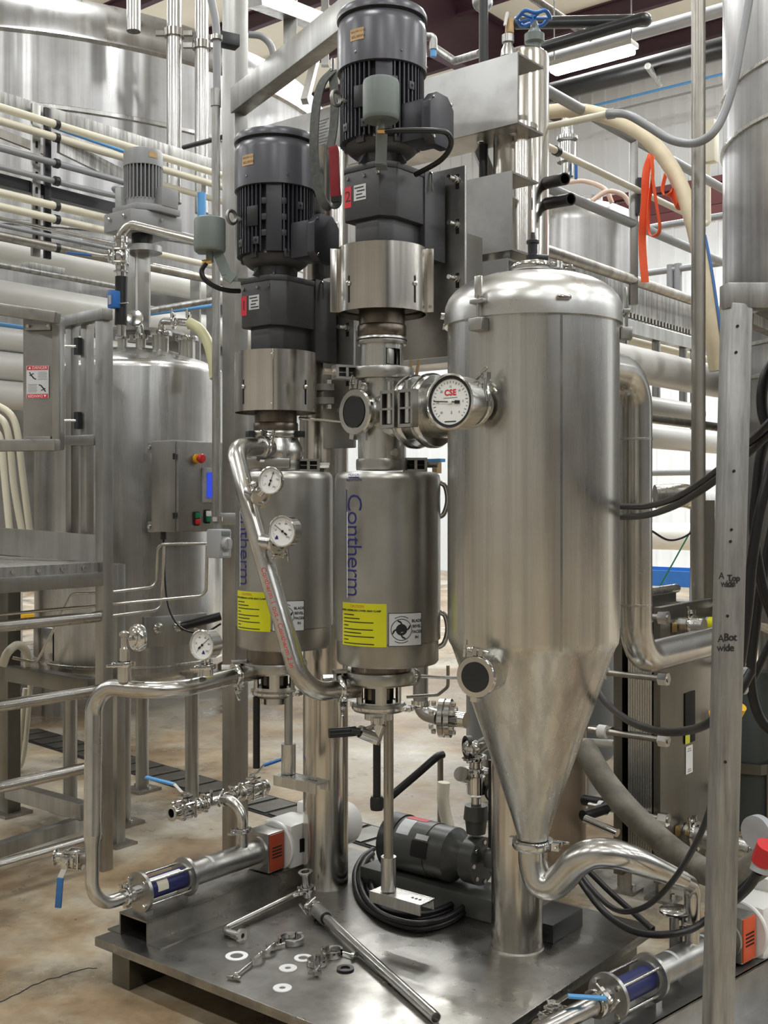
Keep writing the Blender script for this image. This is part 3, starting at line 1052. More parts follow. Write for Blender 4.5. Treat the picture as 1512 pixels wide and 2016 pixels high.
# ---------------------------------------------------------------- stirred tank
def stirred_tank():
    d = 5.9
    R = 0.488
    c = P(258, 985, d); c.z = 0
    s = d / F_PX
    z_sh = Zy(742, d); z_b = Zy(1300, d)
    t = thing('stirred_tank', 'steel stirred tank with dished top standing on round legs', 'tank', c)
    m = MB()
    pr = [(0, z_b - 0.11), (R * 0.55, z_b - 0.085), (R * 0.9, z_b - 0.03), (R, z_b), (R, z_sh)]
    pr += [(R - 0.05 * (1 - math.cos(a)), z_sh + 0.05 * math.sin(a)) for a in (0.4, 0.8, 1.2)]
    pr += [(R * 0.8, z_sh + 0.075), (R * 0.5, z_sh + 0.125), (0, z_sh + 0.15)]
    m.lathe(pr, c, UP, 96)
    m.build('shell', 'tank', t)
    m = MB(); m.lathe([(R, -0.008), (R + 0.006, -0.005), (R + 0.006, 0.005), (R, 0.008)], c + UP * (z_b + 0.03), UP, 96); m.build('weld_seam', 'vessel', t)
    m = MB(); m.lathe([(R + 0.001, 0), (R + 0.004, 0.004), (R + 0.004, 0.16), (R + 0.001, 0.165)], c + UP * (z_b + 0.05), UP, 24, ref=UP, a0=-2.35, a1=-0.65); m.build('jacket_panel', 'tank', t)
    # legs with feet
    for px, py, rr in ((138, 1598, 0.036), (280, 1556, 0.036), (243, 1622, 0.036), (378, 1585, 0.036)):
        q = G(px, py)
        m = MB(); m.cyl(q + UP * 0.012, q + UP * (z_b - 0.0), rr, seg=20); lg = m.build('leg', 'frame', t)
        m = MB(); m.box(q + UP * 0.008, (0.15, 0.15, 0.016), (E1, E2, UP)); m.build('foot_plate', 'lead', lg)
        for su in (-1, 1):
            bolt(lg, q + E1 * (su * 0.055) + UP * 0.016, UP, 0.011, 0.014)
    # nozzles on the top
    for px, y0, y1, r, nm in ((241, 702, 668, 0.026, 'nozzle'), (277, 706, 668, 0.026, 'nozzle'), (316, 700, 662, 0.042, 'nozzle'), (368, 712, 672, 0.042, 'nozzle')):
        q0 = P(px, y0 + 12, d - 0.12); q1 = P(px, y1, d - 0.12)
        m = MB(); m.cyl(q0, q1, r, seg=24); n = m.build(nm, 'vessel', t)
        m = MB(); m.lathe([(0, 0), (r * 1.4, 0), (r * 1.45, 0.012), (r * 1.4, 0.024), (0, 0.024)], q1, UP, 24); m.build('ferrule', 'polish', n)
    # round access port with lid handle
    q = P(266, 628, d - 0.2)
    m = MB(); m.lathe([(0, 0), (0.04, 0), (0.043, 0.012), (0.04, 0.024), (0, 0.03)], q, V((0.1, -1, 0.25)), 28); m.build('sight_cap', 'polish', t)
    m = MB(); m.tube(smooth([q + V((0.01, 0.03, -0.02)), P(276, 645, d - 0.15), P(277, 668, d - 0.12)], 6), 0.02, 14); m.build('cap_elbow', 'polish', t)
    # level mixer flange ring
    m = MB(); m.lathe([(0, 0), (0.24, 0), (0.24, 0.015), (0, 0.015)], P(275, 662, d + 0.1), UP, 40); m.build('mixer_flange', 'frame', t)
    # recess near the bottom with two fittings
    q = P(368, 1245, d - 0.46)
    ang = math.atan2(q.x - c.x, -(q.y - c.y))
    nr = V((math.sin(ang), -math.cos(ang), 0)); sd = V((math.cos(ang), math.sin(ang), 0))
    qq = c + nr * (R - 0.012); qq.z = Zy(1240, qq.y)
    m = MB(); m.box(qq, (0.34, 0.04, 0.15), (sd, nr, UP)); m.build('fitting_panel', 'frame', t, bevel=0.006)
    for off in (-0.11, 0.0, 0.1):
        m = MB(); m.lathe([(0, 0), (0.024, 0), (0.026, 0.015), (0.017, 0.02), (0.015, 0.05), (0, 0.05)], qq + nr * 0.02 + sd * off + UP * 0.02, nr, 18); m.build('port', 'polish', t)
    m = MB(); m.lathe([(0, 0), (0.022, 0), (0.022, 0.2), (0, 0.2)], qq + nr * 0.06 + sd * 0.0 + UP * 0.02, (nr * 0.35 + sd + UP * 0.25), 16); m.build('black_sleeve', 'rubber', t)
    return c
stirred_tank()

def mixer():
    d = 5.85
    c = P(275, 662, d)
    t = thing('tank_mixer', 'grey finned mixer motor standing on tank top gearbox', 'mixer', c)
    def ring(nm, mat, y0, y1, r, px=275, dd=0.0, seg=32):
        m = MB(); m.cyl(P(px, y1, d + dd), P(px, y0, d + dd), r, seg=seg); return m.build(nm, mat, t)
    # support column, shaft housing
    m = MB(); m.bar(P(262, 660, d + 0.05), P(262, 490, d + 0.05), 0.13, 0.05); m.build('support_column', 'frame', t, bevel=0.004)
    m = MB(); m.bar(P(284, 660, d), P(284, 492, d), 0.04, 0.06); m.build('support_rib', 'frame', t, bevel=0.004)
    ring('flange', 'frame', 498, 486, 0.09, 285)
    ring('coupling', 'rubber', 486, 462, 0.055, 280)
    # gearbox block
    z0, z1 = Zy(462, d), Zy(425, d)
    o = P(272, 462, d)
    m = MB(); m.prism([(-0.12, -0.13), (0.10, -0.13), (0.14, -0.06), (0.14, 0.18), (-0.12, 0.18)], o, E1, E2, UP * (z1 - z0)); m.build('gearbox', 'motorgrey', t, bevel=0.01)
    m = MB(); m.prism([(-0.1, -0.11), (0.1, -0.11), (0.15, -0.02), (0.15, 0.14), (-0.1, 0.14)], P(278, 425, d), E1, E2, UP * 0.035); m.build('gearbox_lid', 'motorgrey', t, bevel=0.006)
    for du, dv in ((-0.06, -0.135), (0.06, -0.135), (0.145, 0.03)):
        bolt(t, o + E1 * du + E2 * dv + UP * 0.06, -E2 if dv < 0 else E1, 0.009, 0.012)
    # motor
    ring('end_bell', 'motorgrey', 412, 396, 0.095, 282)
    ring('stator_core', 'motor', 398, 330, 0.082, 282)
    m = MB()
    for k in range(30):
        a = 2 * PI * k / 30
        r = V((math.cos(a), math.sin(a), 0))
        q = P(282, 364, d)
        m.box(q + r * 0.088, (0.024, 0.006, (398 - 330) * d / F_PX), (r, UP.cross(r), UP))
    m.build('cooling_fins', 'motorgrey', t, kind='stuff')
    q = P(282, 332, d)
    m = MB(); m.lathe([(0.098, 0), (0.102, 0.0), (0.102, 0.07), (0.098, 0.085), (0.07, 0.095), (0, 0.098)], q, UP, 40); m.build('fan_cowl', 'motorgrey', t)
    a = P(307, 316, d - 0.1)
    m = MB(); m.lathe([(0.1035, 0), (0.104, 0), (0.104, 0.028), (0.1035, 0.028)], q + UP * 0.035, UP, 8, a0=0.5, a1=0.98)
    m.build('rating_label', 'tan', t)
    m = MB(); m.box(P(326, 392, d - 0.02), (0.075, 0.11, 0.1), (E1, E2, UP)); m.build('terminal_box', 'motorgrey', t, bevel=0.006)
    m = MB(); m.box(P(244, 392, d - 0.02), (0.05, 0.08, 0.11), (E1, E2, UP)); m.build('switch_box', 'greyplastic', t, bevel=0.008)
    return t
mixer()

def mixer_feed():
    """valve string beside the mixer: pipe, elbow, ball valve with blue lever, black hose sleeve, blue sensor"""
    d = 5.45
    t = thing('feed_line', 'bright feed pipe with elbow leading into the mixer valve', 'pipe', P(238, 660, d))
    pts = fillet([P(400, 478, d - 0.05), P(238, 437, d), P(238, 480, d)], 0.06)
    m = MB(); m.tube(pts, 0.022, 18); m.build('elbow_pipe', 'pipe', t)
    for y, r in ((472, 0.034), (478, 0.034)):
        m = MB(); m.lathe([(0, 0), (r, 0), (r, 0.013), (0, 0.013)], P(238, y, d), UP, 24); m.build('ferrule', 'polish', t)
    m = MB(); m.cyl(P(238, 545, d), P(238, 525, d), 0.02, 0.026, seg=18); m.build('reducer', 'polish', t)
    m = MB(); m.cyl(P(238, 640, d), P(239, 545, d), 0.03, seg=20); m.build('black_sleeve', 'rubber', t)
    m = MB(); m.cyl(P(239, 662, d), P(239, 640, d), 0.022, seg=18); m.build('tail_pipe', 'polish', t)
    ball_valve(P(238, 505, d), UP, 0.024, V((-1, 0, 0)), V((-0.9, 0, 0.1)), 'blue', 'small steel valve with blue lever above the black sleeve', lever=0.15, up=V((-1, -0.2, 0)))
    q = P(225, 590, d - 0.03)
    s = thing('level_sensor', 'blue sensor box clipped to the black sleeve', 'sensor', q - UP * 0.06)
    m = MB(); m.box(q, (0.045, 0.05, 0.085), (E1, E2, UP)); m.build('case', 'blue', s, bevel=0.006)
    m = MB(); m.box(q - E2 * 0.026 - UP * 0.004, (0.02, 0.004, 0.045), (E1, E2, UP)); m.build('window', 'greyplastic', s)
    m = MB(); m.tube([q + V((0.02, 0, -0.02)), P(252, 596, d - 0.05)], 0.004, 8); m.build('clip_rod', 'polish', s)

def ball_valve(c, axis, r, stem, lever_dir, lever_mat, label, lever=0.12, up=None, group=None):
    """three piece ball valve: body block, end ferrules, tie bolts, stem and lever"""
    c, ax = V(c), V(axis).normalized()
    st = V(stem) - ax * V(stem).dot(ax); st.normalize()
    sd = ax.cross(st)
    t = thing('ball_valve', label, 'valve', c - UP * r * 2, group)
    m = MB()
    m.lathe([(0, -r * 1.1), (r * 1.35, -r * 1.1), (r * 1.5, -r * 0.9), (r * 1.5, r * 0.9), (r * 1.35, r * 1.1), (0, r * 1.1)], c, ax, 8)
    m.build('body', 'polish', t)
    for s in (-1, 1):
        m = MB()
        m.box(c + ax * (s * r * 1.3), (r * 3.1, r * 3.1, r * 0.5), (st, sd, ax))
        m.build('end_flange', 'polish', t, bevel=r * 0.25)
        m = MB()
        L = r * 1.4
        m.lathe([(r * 0.72, 0), (r * 1.0, 0), (r * 1.0, L), (r * 1.45, L + 0.002), (r * 1.45, L + r * 0.3), (r * 0.78, L + r * 0.3), (r * 0.72, L)], c + ax * (s * r * 1.5), ax * s, 24, close=True)
        m.build('ferrule', 'polish', t)
        m = MB(); m.cyl(c + ax * (s * r * 1.6), c + ax * (s * r * 1.62), r * 0.75, seg=20); m.build('bore', 'hole', t)
    for a in (-1, 1):
        for b in (-1, 1):
            m = MB(); q = c + st * (a * r * 1.25) + sd * (b * r * 1.25)
            m.cyl(q - ax * r * 1.9, q + ax * r * 1.9, r * 0.18, seg=8); m.build('tie_bolt', 'polish', t)
    m = MB(); m.cyl(c + st * r, c + st * r * 2.6, r * 0.75, seg=16); m.build('bonnet', 'polish', t)
    m = MB(); m.box(c + st * r * 2.3, (r * 2.4, r * 1.6, r * 0.5), (ax, sd, st)); m.build('mount_pad', 'polish', t, bevel=r * 0.1)
    m = MB(); m.cyl(c + st * r * 2.6, c + st * r * 3.2, r * 0.4, seg=10); m.build('stem', 'polish', t)
    ld = V(lever_dir).normalized()
    q0 = c + st * r * 3.0
    q1 = q0 + ld * lever * 0.3 + st * r * 1.0
    q2 = q1 + ld * lever * 0.75
    u = st.cross(ld).normalized()
    m = MB(); m.ribbon([q0 - ld * r * 0.8, q0 + ld * r * 0.8, q1, q2], r * 1.0, r * 0.14, u); lv = m.build('lever', 'polish', t)
    m = MB(); m.ribbon([q1 + (q2 - q1) * 0.02, q1 + (q2 - q1) * 0.5, q2 + ld * 0.008], r * 1.05, r * 0.4, u); m.build('grip', lever_mat, lv, bevel=r * 0.1)
    return t
mixer_feed()
# hose fitting string at the right of the tank top
t = thing('hose_line', 'pale yellow hose curving down from the tank top fittings', 'hose', P(420, 700, 5.5))
m = MB(); m.tube(fillet([P(318, 662, 5.75), P(318, 632, 5.75), P(352, 634, 5.6), P(375, 636, 5.55)], 0.035), 0.019, 16); m.build('elbow', 'polish', t)
for px in (342, 372):
    clamp(t, P(px, 634, 5.6), V((1, -0.1, 0)), 0.022, UP, 0.016)
m = MB(); m.tube(smooth([P(374, 636, 5.55), P(392, 648, 5.5), P(408, 672, 5.48), P(418, 705, 5.46), P(424, 745, 5.44)], 6), 0.027, 16); m.build('hose', 'milkhose', t)

# ---------------------------------------------------------------- control panel on the tank
def panel():
    d = 5.28
    cl = P(347, 958, d - 0.1)      # nearest vertical edge
    z0, z1 = Zy(1047, d), Zy(868, d)
    wu, wv = 0.19, 0.42
    c = V((cl.x, cl.y, 0)) - E1 * (wu / 2) + E2 * (wv / 2)
    t = thing('control_panel', 'steel control cabinet with red stop button beside the tank', 'control panel', V((c.x, c.y, z0)))
    m = MB(); m.box(V((c.x, c.y, (z0 + z1) / 2)), (wu - 0.02, wv, z1 - z0), (E1, E2, UP)); m.build('case', 'frame', t, bevel=0.006)
    f = V((cl.x, cl.y, 0))
    m = MB(); m.box(f + E2 * (wv / 2) + E1 * 0.0 + UP * ((z0 + z1) / 2), (0.02, wv - 0.01, z1 - z0 - 0.01), (E1, E2, UP)); door = m.build('door', 'dullbox', t, bevel=0.004)
    def on(px, py):
        q = along(f + UP * Zy(py, d), E2, px) + E1 * 0.01
        return V((q.x, q.y, Zy(py, q.y)))
    q = on(384, 903)
    m = MB(); m.lathe([(0, 0), (0.022, 0), (0.022, 0.012), (0, 0.012)], q, E1, 20); m.build('yellow_ring', 'yellowplug', door)
    m = MB(); m.lathe([(0, 0.012), (0.011, 0.012), (0.011, 0.026), (0.021, 0.028), (0.023, 0.036), (0.018, 0.046), (0, 0.048)], q, E1, 24); m.build('stop_button', 'red', door)
    q = on(412, 955)
    m = MB(); m.box(q + E1 * 0.006, (0.016, 0.11, 0.165), (E1, E2, UP)); sc = m.build('display', 'greyplastic', door, bevel=0.004)
    m = MB(); m.box(q + E1 * 0.0155, (0.004, 0.075, 0.12), (E1, E2, UP)); m.build('screen', 'screen', sc)
    m = MB(); m.box(q + E1 * 0.018 + E2 * 0.028, (0.002, 0.016, 0.06), (E1, E2, UP)); m.build('lit_bar', 'screenlit', sc)
    for px, py, cols in ((383, 1021, (('green', 0.014), ('red', -0.014))), (404, 1017, (('white', 0.014), ('green', -0.012)))):
        q = on(px, py)
        m = MB(); m.box(q + E1 * 0.004, (0.012, 0.036, 0.066), (E1, E2, UP)); bz = m.build('button_bezel', 'hole', door, bevel=0.008)
        for mt, dz in cols:
            m = MB(); m.box(q + E1 * 0.014 + UP * dz, (0.014, 0.026, 0.026), (E1, E2, UP)); m.build('push_button', mt, bz, bevel=0.004)
    # hinges and mounting ears
    for py in (900, 1015):
        m = MB(); m.cyl(V((f.x, f.y, Zy(py + 6, d))) - E1 * 0.012 - E2 * 0.004, V((f.x, f.y, Zy(py - 6, d))) - E1 * 0.012 - E2 * 0.004, 0.006, seg=8); m.build('hinge', 'blackmetal', t)
    for py in (880, 1038):
        q = V((f.x, f.y, Zy(py, d))) - E1 * (wu + 0.005) + E2 * 0.02
        m = MB(); m.box(q, (0.06, 0.01, 0.05), (E1, E2, UP)); ear = m.build('mounting_ear', 'frame', t, bevel=0.003)
        bolt(ear, q - E1 * 0.01 - E2 * 0.005, -E2, 0.011, 0.01)
    m = MB(); m.cyl(P(322, 1062, d), P(322, 1046, d), 0.014, seg=12); m.build('cable_gland', 'blackmetal', t)
    m = MB(); m.tube(smooth([P(322, 1060, d), P(324, 1130, d + 0.02), P(332, 1195, d - 0.02), P(352, 1232, d - 0.05), P(380, 1245, d - 0.05), P(410, 1242, d), P(435, 1228, d)], 6), 0.005, 8); m.build('cable', 'rubber', t)
panel()
# thin steel tubes below the panel
for k, (pts, lab) in enumerate((
    ([P(430, 1069, 5.0), P(310, 1072, 5.1), P(308, 1155, 5.12), P(215, 1166, 5.0)], 'thin bent steel tube below the cabinet, outer left one'),
    ([P(408, 1075, 5.0), P(406, 1172, 5.1), P(215, 1190, 5.0), P(0, 1210, 4.9)], 'thin bent steel tube below the cabinet, longest one'),
    ([P(322, 1070, 5.12), P(318, 1200, 5.15), P(215, 1213, 5.02)], 'thin bent steel tube below the cabinet, inner lowest one'))):
    m = MB(); m.tube(fillet(pts, 0.04, 6), 0.0075, 10); m.build('steel_tubing', 'pipe', label=lab, cat='tube')

# ---------------------------------------------------------------- round conduit pole, square column, jib arm, switch
def column_group():
    c = P(463, 985, 5.1)
    c.z = 0
    t = thing('square_column', 'square steel column from floor to roof behind left motor', 'column', c)
    m = MB(); m.box(c + UP * 2.6, (0.085, 0.085, 5.2), (E1, E2, UP)); m.build('post', 'frame', t, bevel=0.006)
    # level jib arm towards the camera
    a = c + UP * Zy(205, 5.1); dv = V((0.507, -0.862, 0))
    m = MB(); m.bar(a + dv * 0.03, a + dv * 1.6, 0.075, 0.115); m.build('jib_arm', 'frame', t, bevel=0.005)
    c2 = P(430, 985, 4.9)
    t2 = thing('conduit_pole', 'round galvanised conduit pole left of the square column', 'conduit', P(430, 1040, 4.9))
    pts = smooth([P(405, -60, 4.9), P(415, -5, 4.9), P(424, 40, 4.9), P(427, 80, 4.9)], 5)
    m = MB(); m.tube(pts + [P(427, 180, 4.9)], 0.0175, 16); m.build('upper_conduit', 'conduit', t2)
    m = MB(); m.tube([P(425, 195, 4.9), P(426, 1045, 4.9)], 0.0185, 16); m.build('lower_conduit', 'galv', t2)
    m = MB(); m.cyl(P(425, 210, 4.9), P(425, 176, 4.9), 0.0225, seg=16); m.build('coupling', 'galv', t2)
    for py in (75, 1022):
        q = P(447, py, 4.96)
        m = MB(); m.bar(q - V((0.05, 0, 0)), q + V((0.04, 0.05, 0)), 0.06, 0.055); b = m.build('strut_bracket', 'blackmetal' if py < 500 else 'frame', t2, bevel=0.004)
        m = MB(); m.lathe([(0.019, -0.01), (0.027, -0.01), (0.027, 0.01), (0.019, 0.01)], P(427, py, 4.9), UP, 16, close=True); m.build('pipe_strap', 'polish', b)
    t3 = thing('disconnect_switch', 'grey disconnect switch box with round knob below the conduit', 'switch', P(432, 1100, 4.86))
    q = P(431, 1070, 4.86)
    m = MB(); m.box(q + E1 * 0, (0.085, 0.07, 0.125), (E1, E2, UP)); m.build('case', 'greyplastic', t3, bevel=0.008)
    f = q + E1 * 0.043
    m = MB(); m.lathe([(0, 0), (0.028, 0), (0.028, 0.012), (0.022, 0.018), (0, 0.018)], f + UP * 0.0, E1, 24); k = m.build('knob', 'greyplastic', t3)
    m = MB(); m.box(f + E1 * 0.022, (0.02, 0.012, 0.045), (E1, E2, UP)); m.build('knob_bar', 'greyplastic', k, bevel=0.003)
    m = MB(); m.box(f + UP * -0.045, (0.003, 0.035, 0.016), (E1, E2, UP)); m.build('white_tag', 'label', t3)
    m = MB(); m.box(f + UP * 0.045, (0.006, 0.05, 0.02), (E1, E2, UP)); m.build('hasp', 'lube', t3, bevel=0.002)
column_group()
m = MB(); m.tube([P(362, 290, 5.6), P(438, 270, 5.3)], 0.012, 10); m.build('black_rod', 'blackmetal', label='short black rod left of the conduit pole', cat='rod')
# second tank and frames behind the motors
m = MB(); m.tube(smooth([P(490, 68, 5.6), P(515, 72, 5.6), P(533, 90, 5.6), P(540, 118, 5.6)], 6), 0.017, 12)
m.build('grey_hose', 'conduit', label='short dark hose curving out behind the square column top', cat='hose')
for k, (p0, p1, w, lab) in enumerate(((P(500, -5, 8), P(640, 48, 9), 0.12, 'pale roof beam crossing behind the jib arm'),
                                      (P(572, 90, 8.5), P(572, -30, 8.5), 0.1, 'upright pale post above the jib arm, left'),
                                      (P(640, 130, 9), P(640, -40, 9), 0.06, 'thin upright post above the jib arm, right'),
                                      (P(600, 200, 8), P(632, 75, 8.4), 0.05, 'slanting strut behind the hanging sling'))):
    m = MB(); m.bar(p0, p1, w, w); m.build('frame_beam', 'frame', label=lab, cat='beam')

# ---------------------------------------------------------------- access platform with gate (left)
def platform():
    pr = G(205, 1712)              # right front post foot
    t = thing('access_platform', 'steel access platform with posts and tube rails, left edge', 'platform', pr)
    m = MB(); m.box(pr + UP * (Zy(620, pr.y) / 2), (0.055, 0.055, Zy(620, pr.y)), (E1, E2, UP)); m.build('corner_post', 'frame', t, bevel=0.004)
    pl = G(20, 1602)
    m = MB(); m.box(pl + UP * 0.68, (0.075, 0.075, 1.36), (E1, E2, UP)); m.build('back_post', 'exchanger', t, bevel=0.004)
    m = MB(); m.box(pl + UP * 0.008, (0.16, 0.16, 0.016), (E1, E2, UP)); m.build('foot_plate', 'lead', t)
    p3 = G(232, 1662)
    zt = Zy(1110, p3.y)
    m = MB(); m.box(p3 + UP * (zt / 2), (0.05, 0.05, zt), (E1, E2, UP)); m.build('inner_post', 'frame', t, bevel=0.004)
    m = MB(); m.box(p3 + UP * 0.006, (0.14, 0.12, 0.012), (E1, E2, UP)); m.build('foot_plate', 'lead', t)
    # gate post pair and top cap
    q = along(pr, -E1, 140)
    g0 = P(142, 985, 5.05)
    for px, dd, y0, y1 in ((142, 5.05, 640, 1100), (172, 4.98, 640, 1130)):
        q = P(px, 985, dd)
        m = MB(); m.box(V((q.x, q.y, (Zy(y0, dd) + Zy(y1, dd)) / 2)), (0.042, 0.042, Zy(y0, dd) - Zy(y1, dd)), (E1, E2, UP)); m.build('gate_post', 'frame', t, bevel=0.003)
    m = MB(); m.bar(P(118, 636, 5.1), P(212, 618, 4.8), 0.05, 0.05); m.build('top_rail', 'frame', t, bevel=0.004)
    m = MB(); m.bar(P(135, 868, 5.06), P(192, 866, 4.86), 0.04, 0.045); m.build('mid_rail', 'frame', t, bevel=0.003)
    # deck: grating slab, toe board, edge rail
    za = Zy(1125, pr.y)
    A = V((pr.x, pr.y, za))
    m = MB(); m.prism([(0.0, 0.04), (0.0, -1.2), (-0.9, -1.2), (-0.9, 0.04)], A - E1 * 0.0, E1, E2, UP * 0.04); m.build('deck', 'galv', t)
    a, b = along(A + E1 * 0.012 - UP * 0.03, E2, -420), along(A + E1 * 0.012 - UP * 0.03, E2, 198)
    m = MB(); m.bar(a, b, 0.045, 0.06); m.build('edge_beam', 'frame', t, bevel=0.004)
    for px in (25, 75, 123, 165):
        q = along(A + E1 * 0.002 + UP * 0.02, E2, px)
        bolt(t, q, E1, 0.010, 0.008)
    m = MB(); m.bar(P(-40, 1062, 5.1), P(192, 1080, 4.9), 0.02, 0.12); m.build('toe_board', 'frame', t)
    # rails along E2 below the deck
    for y0, r in ((1235, 0.024), (1392, 0.024), (1552, 0.024), (1705, 0.024)):
        p = P(0, y0 - 2, 4.45)
        a, b = along(p, E2, -420), along(p, E2, 200)
        m = MB(); m.cyl(a, b, r, seg=18); m.build('tube_rail', 'pipe', t)
    m = MB(); m.bar(P(-30, 1682, 4.6), P(165, 1618, 5.2), 0.05, 0.06); m.build('base_beam', 'frame', t, bevel=0.004)
    m = MB(); m.bar(P(20, 1555, 5.55), P(170, 1598, 4.95), 0.06, 0.075); m.build('cross_beam', 'frame', t, bevel=0.004)
    m = MB(); m.bar(P(20, 1325, 5.55), P(185, 1352, 4.95), 0.06, 0.075); m.build('cross_beam', 'exchanger', t, bevel=0.004)
    # spring hinges
    for py in (682, 828):
        q = P(155, py, 4.98)
        m = MB(); m.box(q, (0.03, 0.03, 0.075), (E1, E2, UP)); h = m.build('hinge_bracket', 'blackmetal', t)
        m = MB(); m.tube([P(122, py, 4.95), P(150, py, 4.93)], 0.006, 10); m.build('hinge_rod', 'polish', h)
    # the gate leaf with its danger sign
    g = thing('gate_leaf', 'dark steel gate leaf carrying a danger sign', 'gate', P(80, 880, 4.75))
    gd = V((1.0, -0.12, 0)).normalized()     # leaf swings towards the camera
    gn = V((-0.12, -1.0, 0)).normalized()
    a, b = P(40, 620, 4.8), P(118, 632, 4.72)
    m = MB()
    q = P(80, 750, 4.76)
    h = 262 * 4.76 / F_PX
    m.box(q, (0.15, 0.016, h), (gd, gn, UP)); m.build('panel', 'dullbox', g, bevel=0.003)
    m = MB(); m.box(P(115, 755, 4.75), (0.035, 0.06, h * 1.0), (gd, gn, UP)); m.build('stile', 'frame', g, bevel=0.01)
    m = MB(); m.bar(P(-380, 552, 5.10), P(114, 626, 4.66), 0.045, 0.05); m.build('upper_bar', 'frame', g, bevel=0.008)
    m = MB(); m.bar(P(-380, 882, 5.10), P(114, 876, 4.66), 0.045, 0.05); m.build('lower_bar', 'frame', g, bevel=0.008)
    for py in (642, 867):
        m = MB(); m.box(P(75, py, 4.74), (0.115, 0.01, 0.035), (gd, gn, UP)); pl2 = m.build('fixing_plate', 'frame', g, bevel=0.003)
        for px in (55, 95):
            bolt(pl2, P(px, py, 4.733), gn, 0.008, 0.007)
    # sign
    c = P(74, 752, 4.746)
    s = thing('danger_sign', 'white and red danger sign on the gate leaf', 'sign', c - UP * 0.07)
    sw, sh = 46 * 4.746 / F_PX, 64 * 4.746 / F_PX
    m = MB(); m.box(c, (sw, 0.002, sh), (gd, gn, UP)); m.build('plate', 'label', s, bevel=0.0006)
    for k in (1, -1):
        m = MB(); m.box(c + UP * (k * sh * 0.43) + gn * 0.001, (sw * 0.94, 0.002, sh * 0.12), (gd, gn, UP)); m.build('red_band', 'redtag', s)
        text_flat(s, 'DANGER', 0.0165, c + UP * (k * sh * 0.43) + gn * 0.0024 + gd * (k * 0.010), gd * k, UP * k, 'white')
        m = MB(); m.prism([(-0.006, -0.004), (0.006, -0.004), (0, 0.006)], c + UP * (k * sh * 0.43) + gn * 0.0022 - gd * (k * 0.034), gd, UP * k, gn * 0.0005); m.build('warning_triangle', 'white', s)
        # falling figure
        f0 = c + UP * (k * sh * 0.17) - gd * (k * sw * 0.22) + gn * 0.0016
        m = MB()
        for p0, p1, w in (((-0.014, 0.018), (-0.006, 0.006), 0.004), ((-0.006, 0.006), (0.006, -0.008), 0.005), ((0.006, -0.008), (0.016, -0.012), 0.004), ((-0.006, 0.008), (0.006, 0.013), 0.003), ((-0.006, 0.004), (-0.014, 0.006), 0.003)):
            m.bar(f0 + gd * (p0[0] * k) + UP * (p0[1] * k), f0 + gd * (p1[0] * k) + UP * (p1[1] * k), w, 0.001, gn)
        m.build('falling_figure', 'ink', s)
        for r_ in range(6):
            m = MB(); m.box(c + UP * (k * sh * (0.30 - r_ * 0.045)) + gd * (k * sw * 0.22) + gn * 0.0012, (sw * (0.42 if r_ % 2 else 0.36), 0.0005, 0.0022), (gd, gn, UP)); m.build('small_print', 'conduit', s)
platform()
# pale hoses hanging behind the gate
for k, (pts, r) in enumerate((
    ([P(-10, 795, 5.9), P(20, 815, 5.9), P(34, 850, 5.9), P(44, 930, 5.9), P(60, 1055, 5.9)], 0.018),
    ([P(-10, 815, 5.8), P(10, 835, 5.8), P(20, 880, 5.8), P(28, 960, 5.8), P(45, 1055, 5.8)], 0.018),
    ([P(-10, 845, 5.7), P(2, 870, 5.7), P(8, 930, 5.7), P(20, 1055, 5.7)], 0.018))):
    m = MB(); m.tube(smooth(pts, 6), r, 14)
    m.build('pale_hose', 'ivory', label=('pale hose hanging behind the gate, outermost of three', 'pale hose hanging behind the gate, middle of three', 'pale hose hanging behind the gate, innermost of three')[k], cat='hose', group='pale hoses behind the gate')
pts = smooth([P(50, 1355, 5.9), P(44, 1420, 5.9), P(36, 1490, 5.9), P(40, 1508, 5.9), P(48, 1480, 5.9), P(54, 1420, 5.9), P(60, 1345, 5.9)], 6)
m = MB(); m.tube(pts, 0.014, 12); m.build('pale_hose', 'ivory', label='pale hose loop hanging below the platform deck', cat='hose')
m = MB(); m.tube(smooth([P(5, 1310, 5.2), P(15, 1285, 5.2), P(35, 1270, 5.3), P(52, 1285, 5.4), P(56, 1330, 5.5)], 6), 0.02, 12); m.build('clear_hose', 'ivory', label='short clear hose arching under the platform at left edge', cat='hose')
m = MB(); m.tube(fillet([P(25, 1295, 5.1), P(72, 1305, 5.1), P(142, 1168, 5.1), P(195, 1166, 5.1)], 0.03), 0.007, 8); m.build('steel_tubing', 'pipe', label='thin slanting steel tube under the platform deck', cat='tube')
m = MB(); m.box(P(50, 1215, 7.2), (0.12, 0.1, 0.05), (E1, E2, UP)); m.build('yellow_block', 'yellowplug', label='small yellow block behind the platform tube rail', cat='block', bevel=0.008)
# drain trench with grate bars along E1
def drain():
    a = G(40, 1440); b = G(800, 1668)
    dv = (b - a); L = dv.length; dv.normalize()
    sv = V((-dv.y, dv.x, 0))
    t = thing('drain_grate', 'dark slotted drain grating set in the concrete floor', 'drain', a)
    m = MB(); m.box((a + b) / 2 + UP * 0.002, (L, 0.26, 0.004), (dv, sv, UP)); m.build('frame', 'hole', t)
    n = int(L / 0.17)
    for k in range(n):
        m = MB(); m.box(a + dv * ((k + 0.5) * L / n) + UP * 0.006, (L / n - 0.03, 0.22, 0.006), ((dv + sv * 0.0).normalized(), sv, UP)); m.build('grate_plate', 'exchanger', t)
drain()
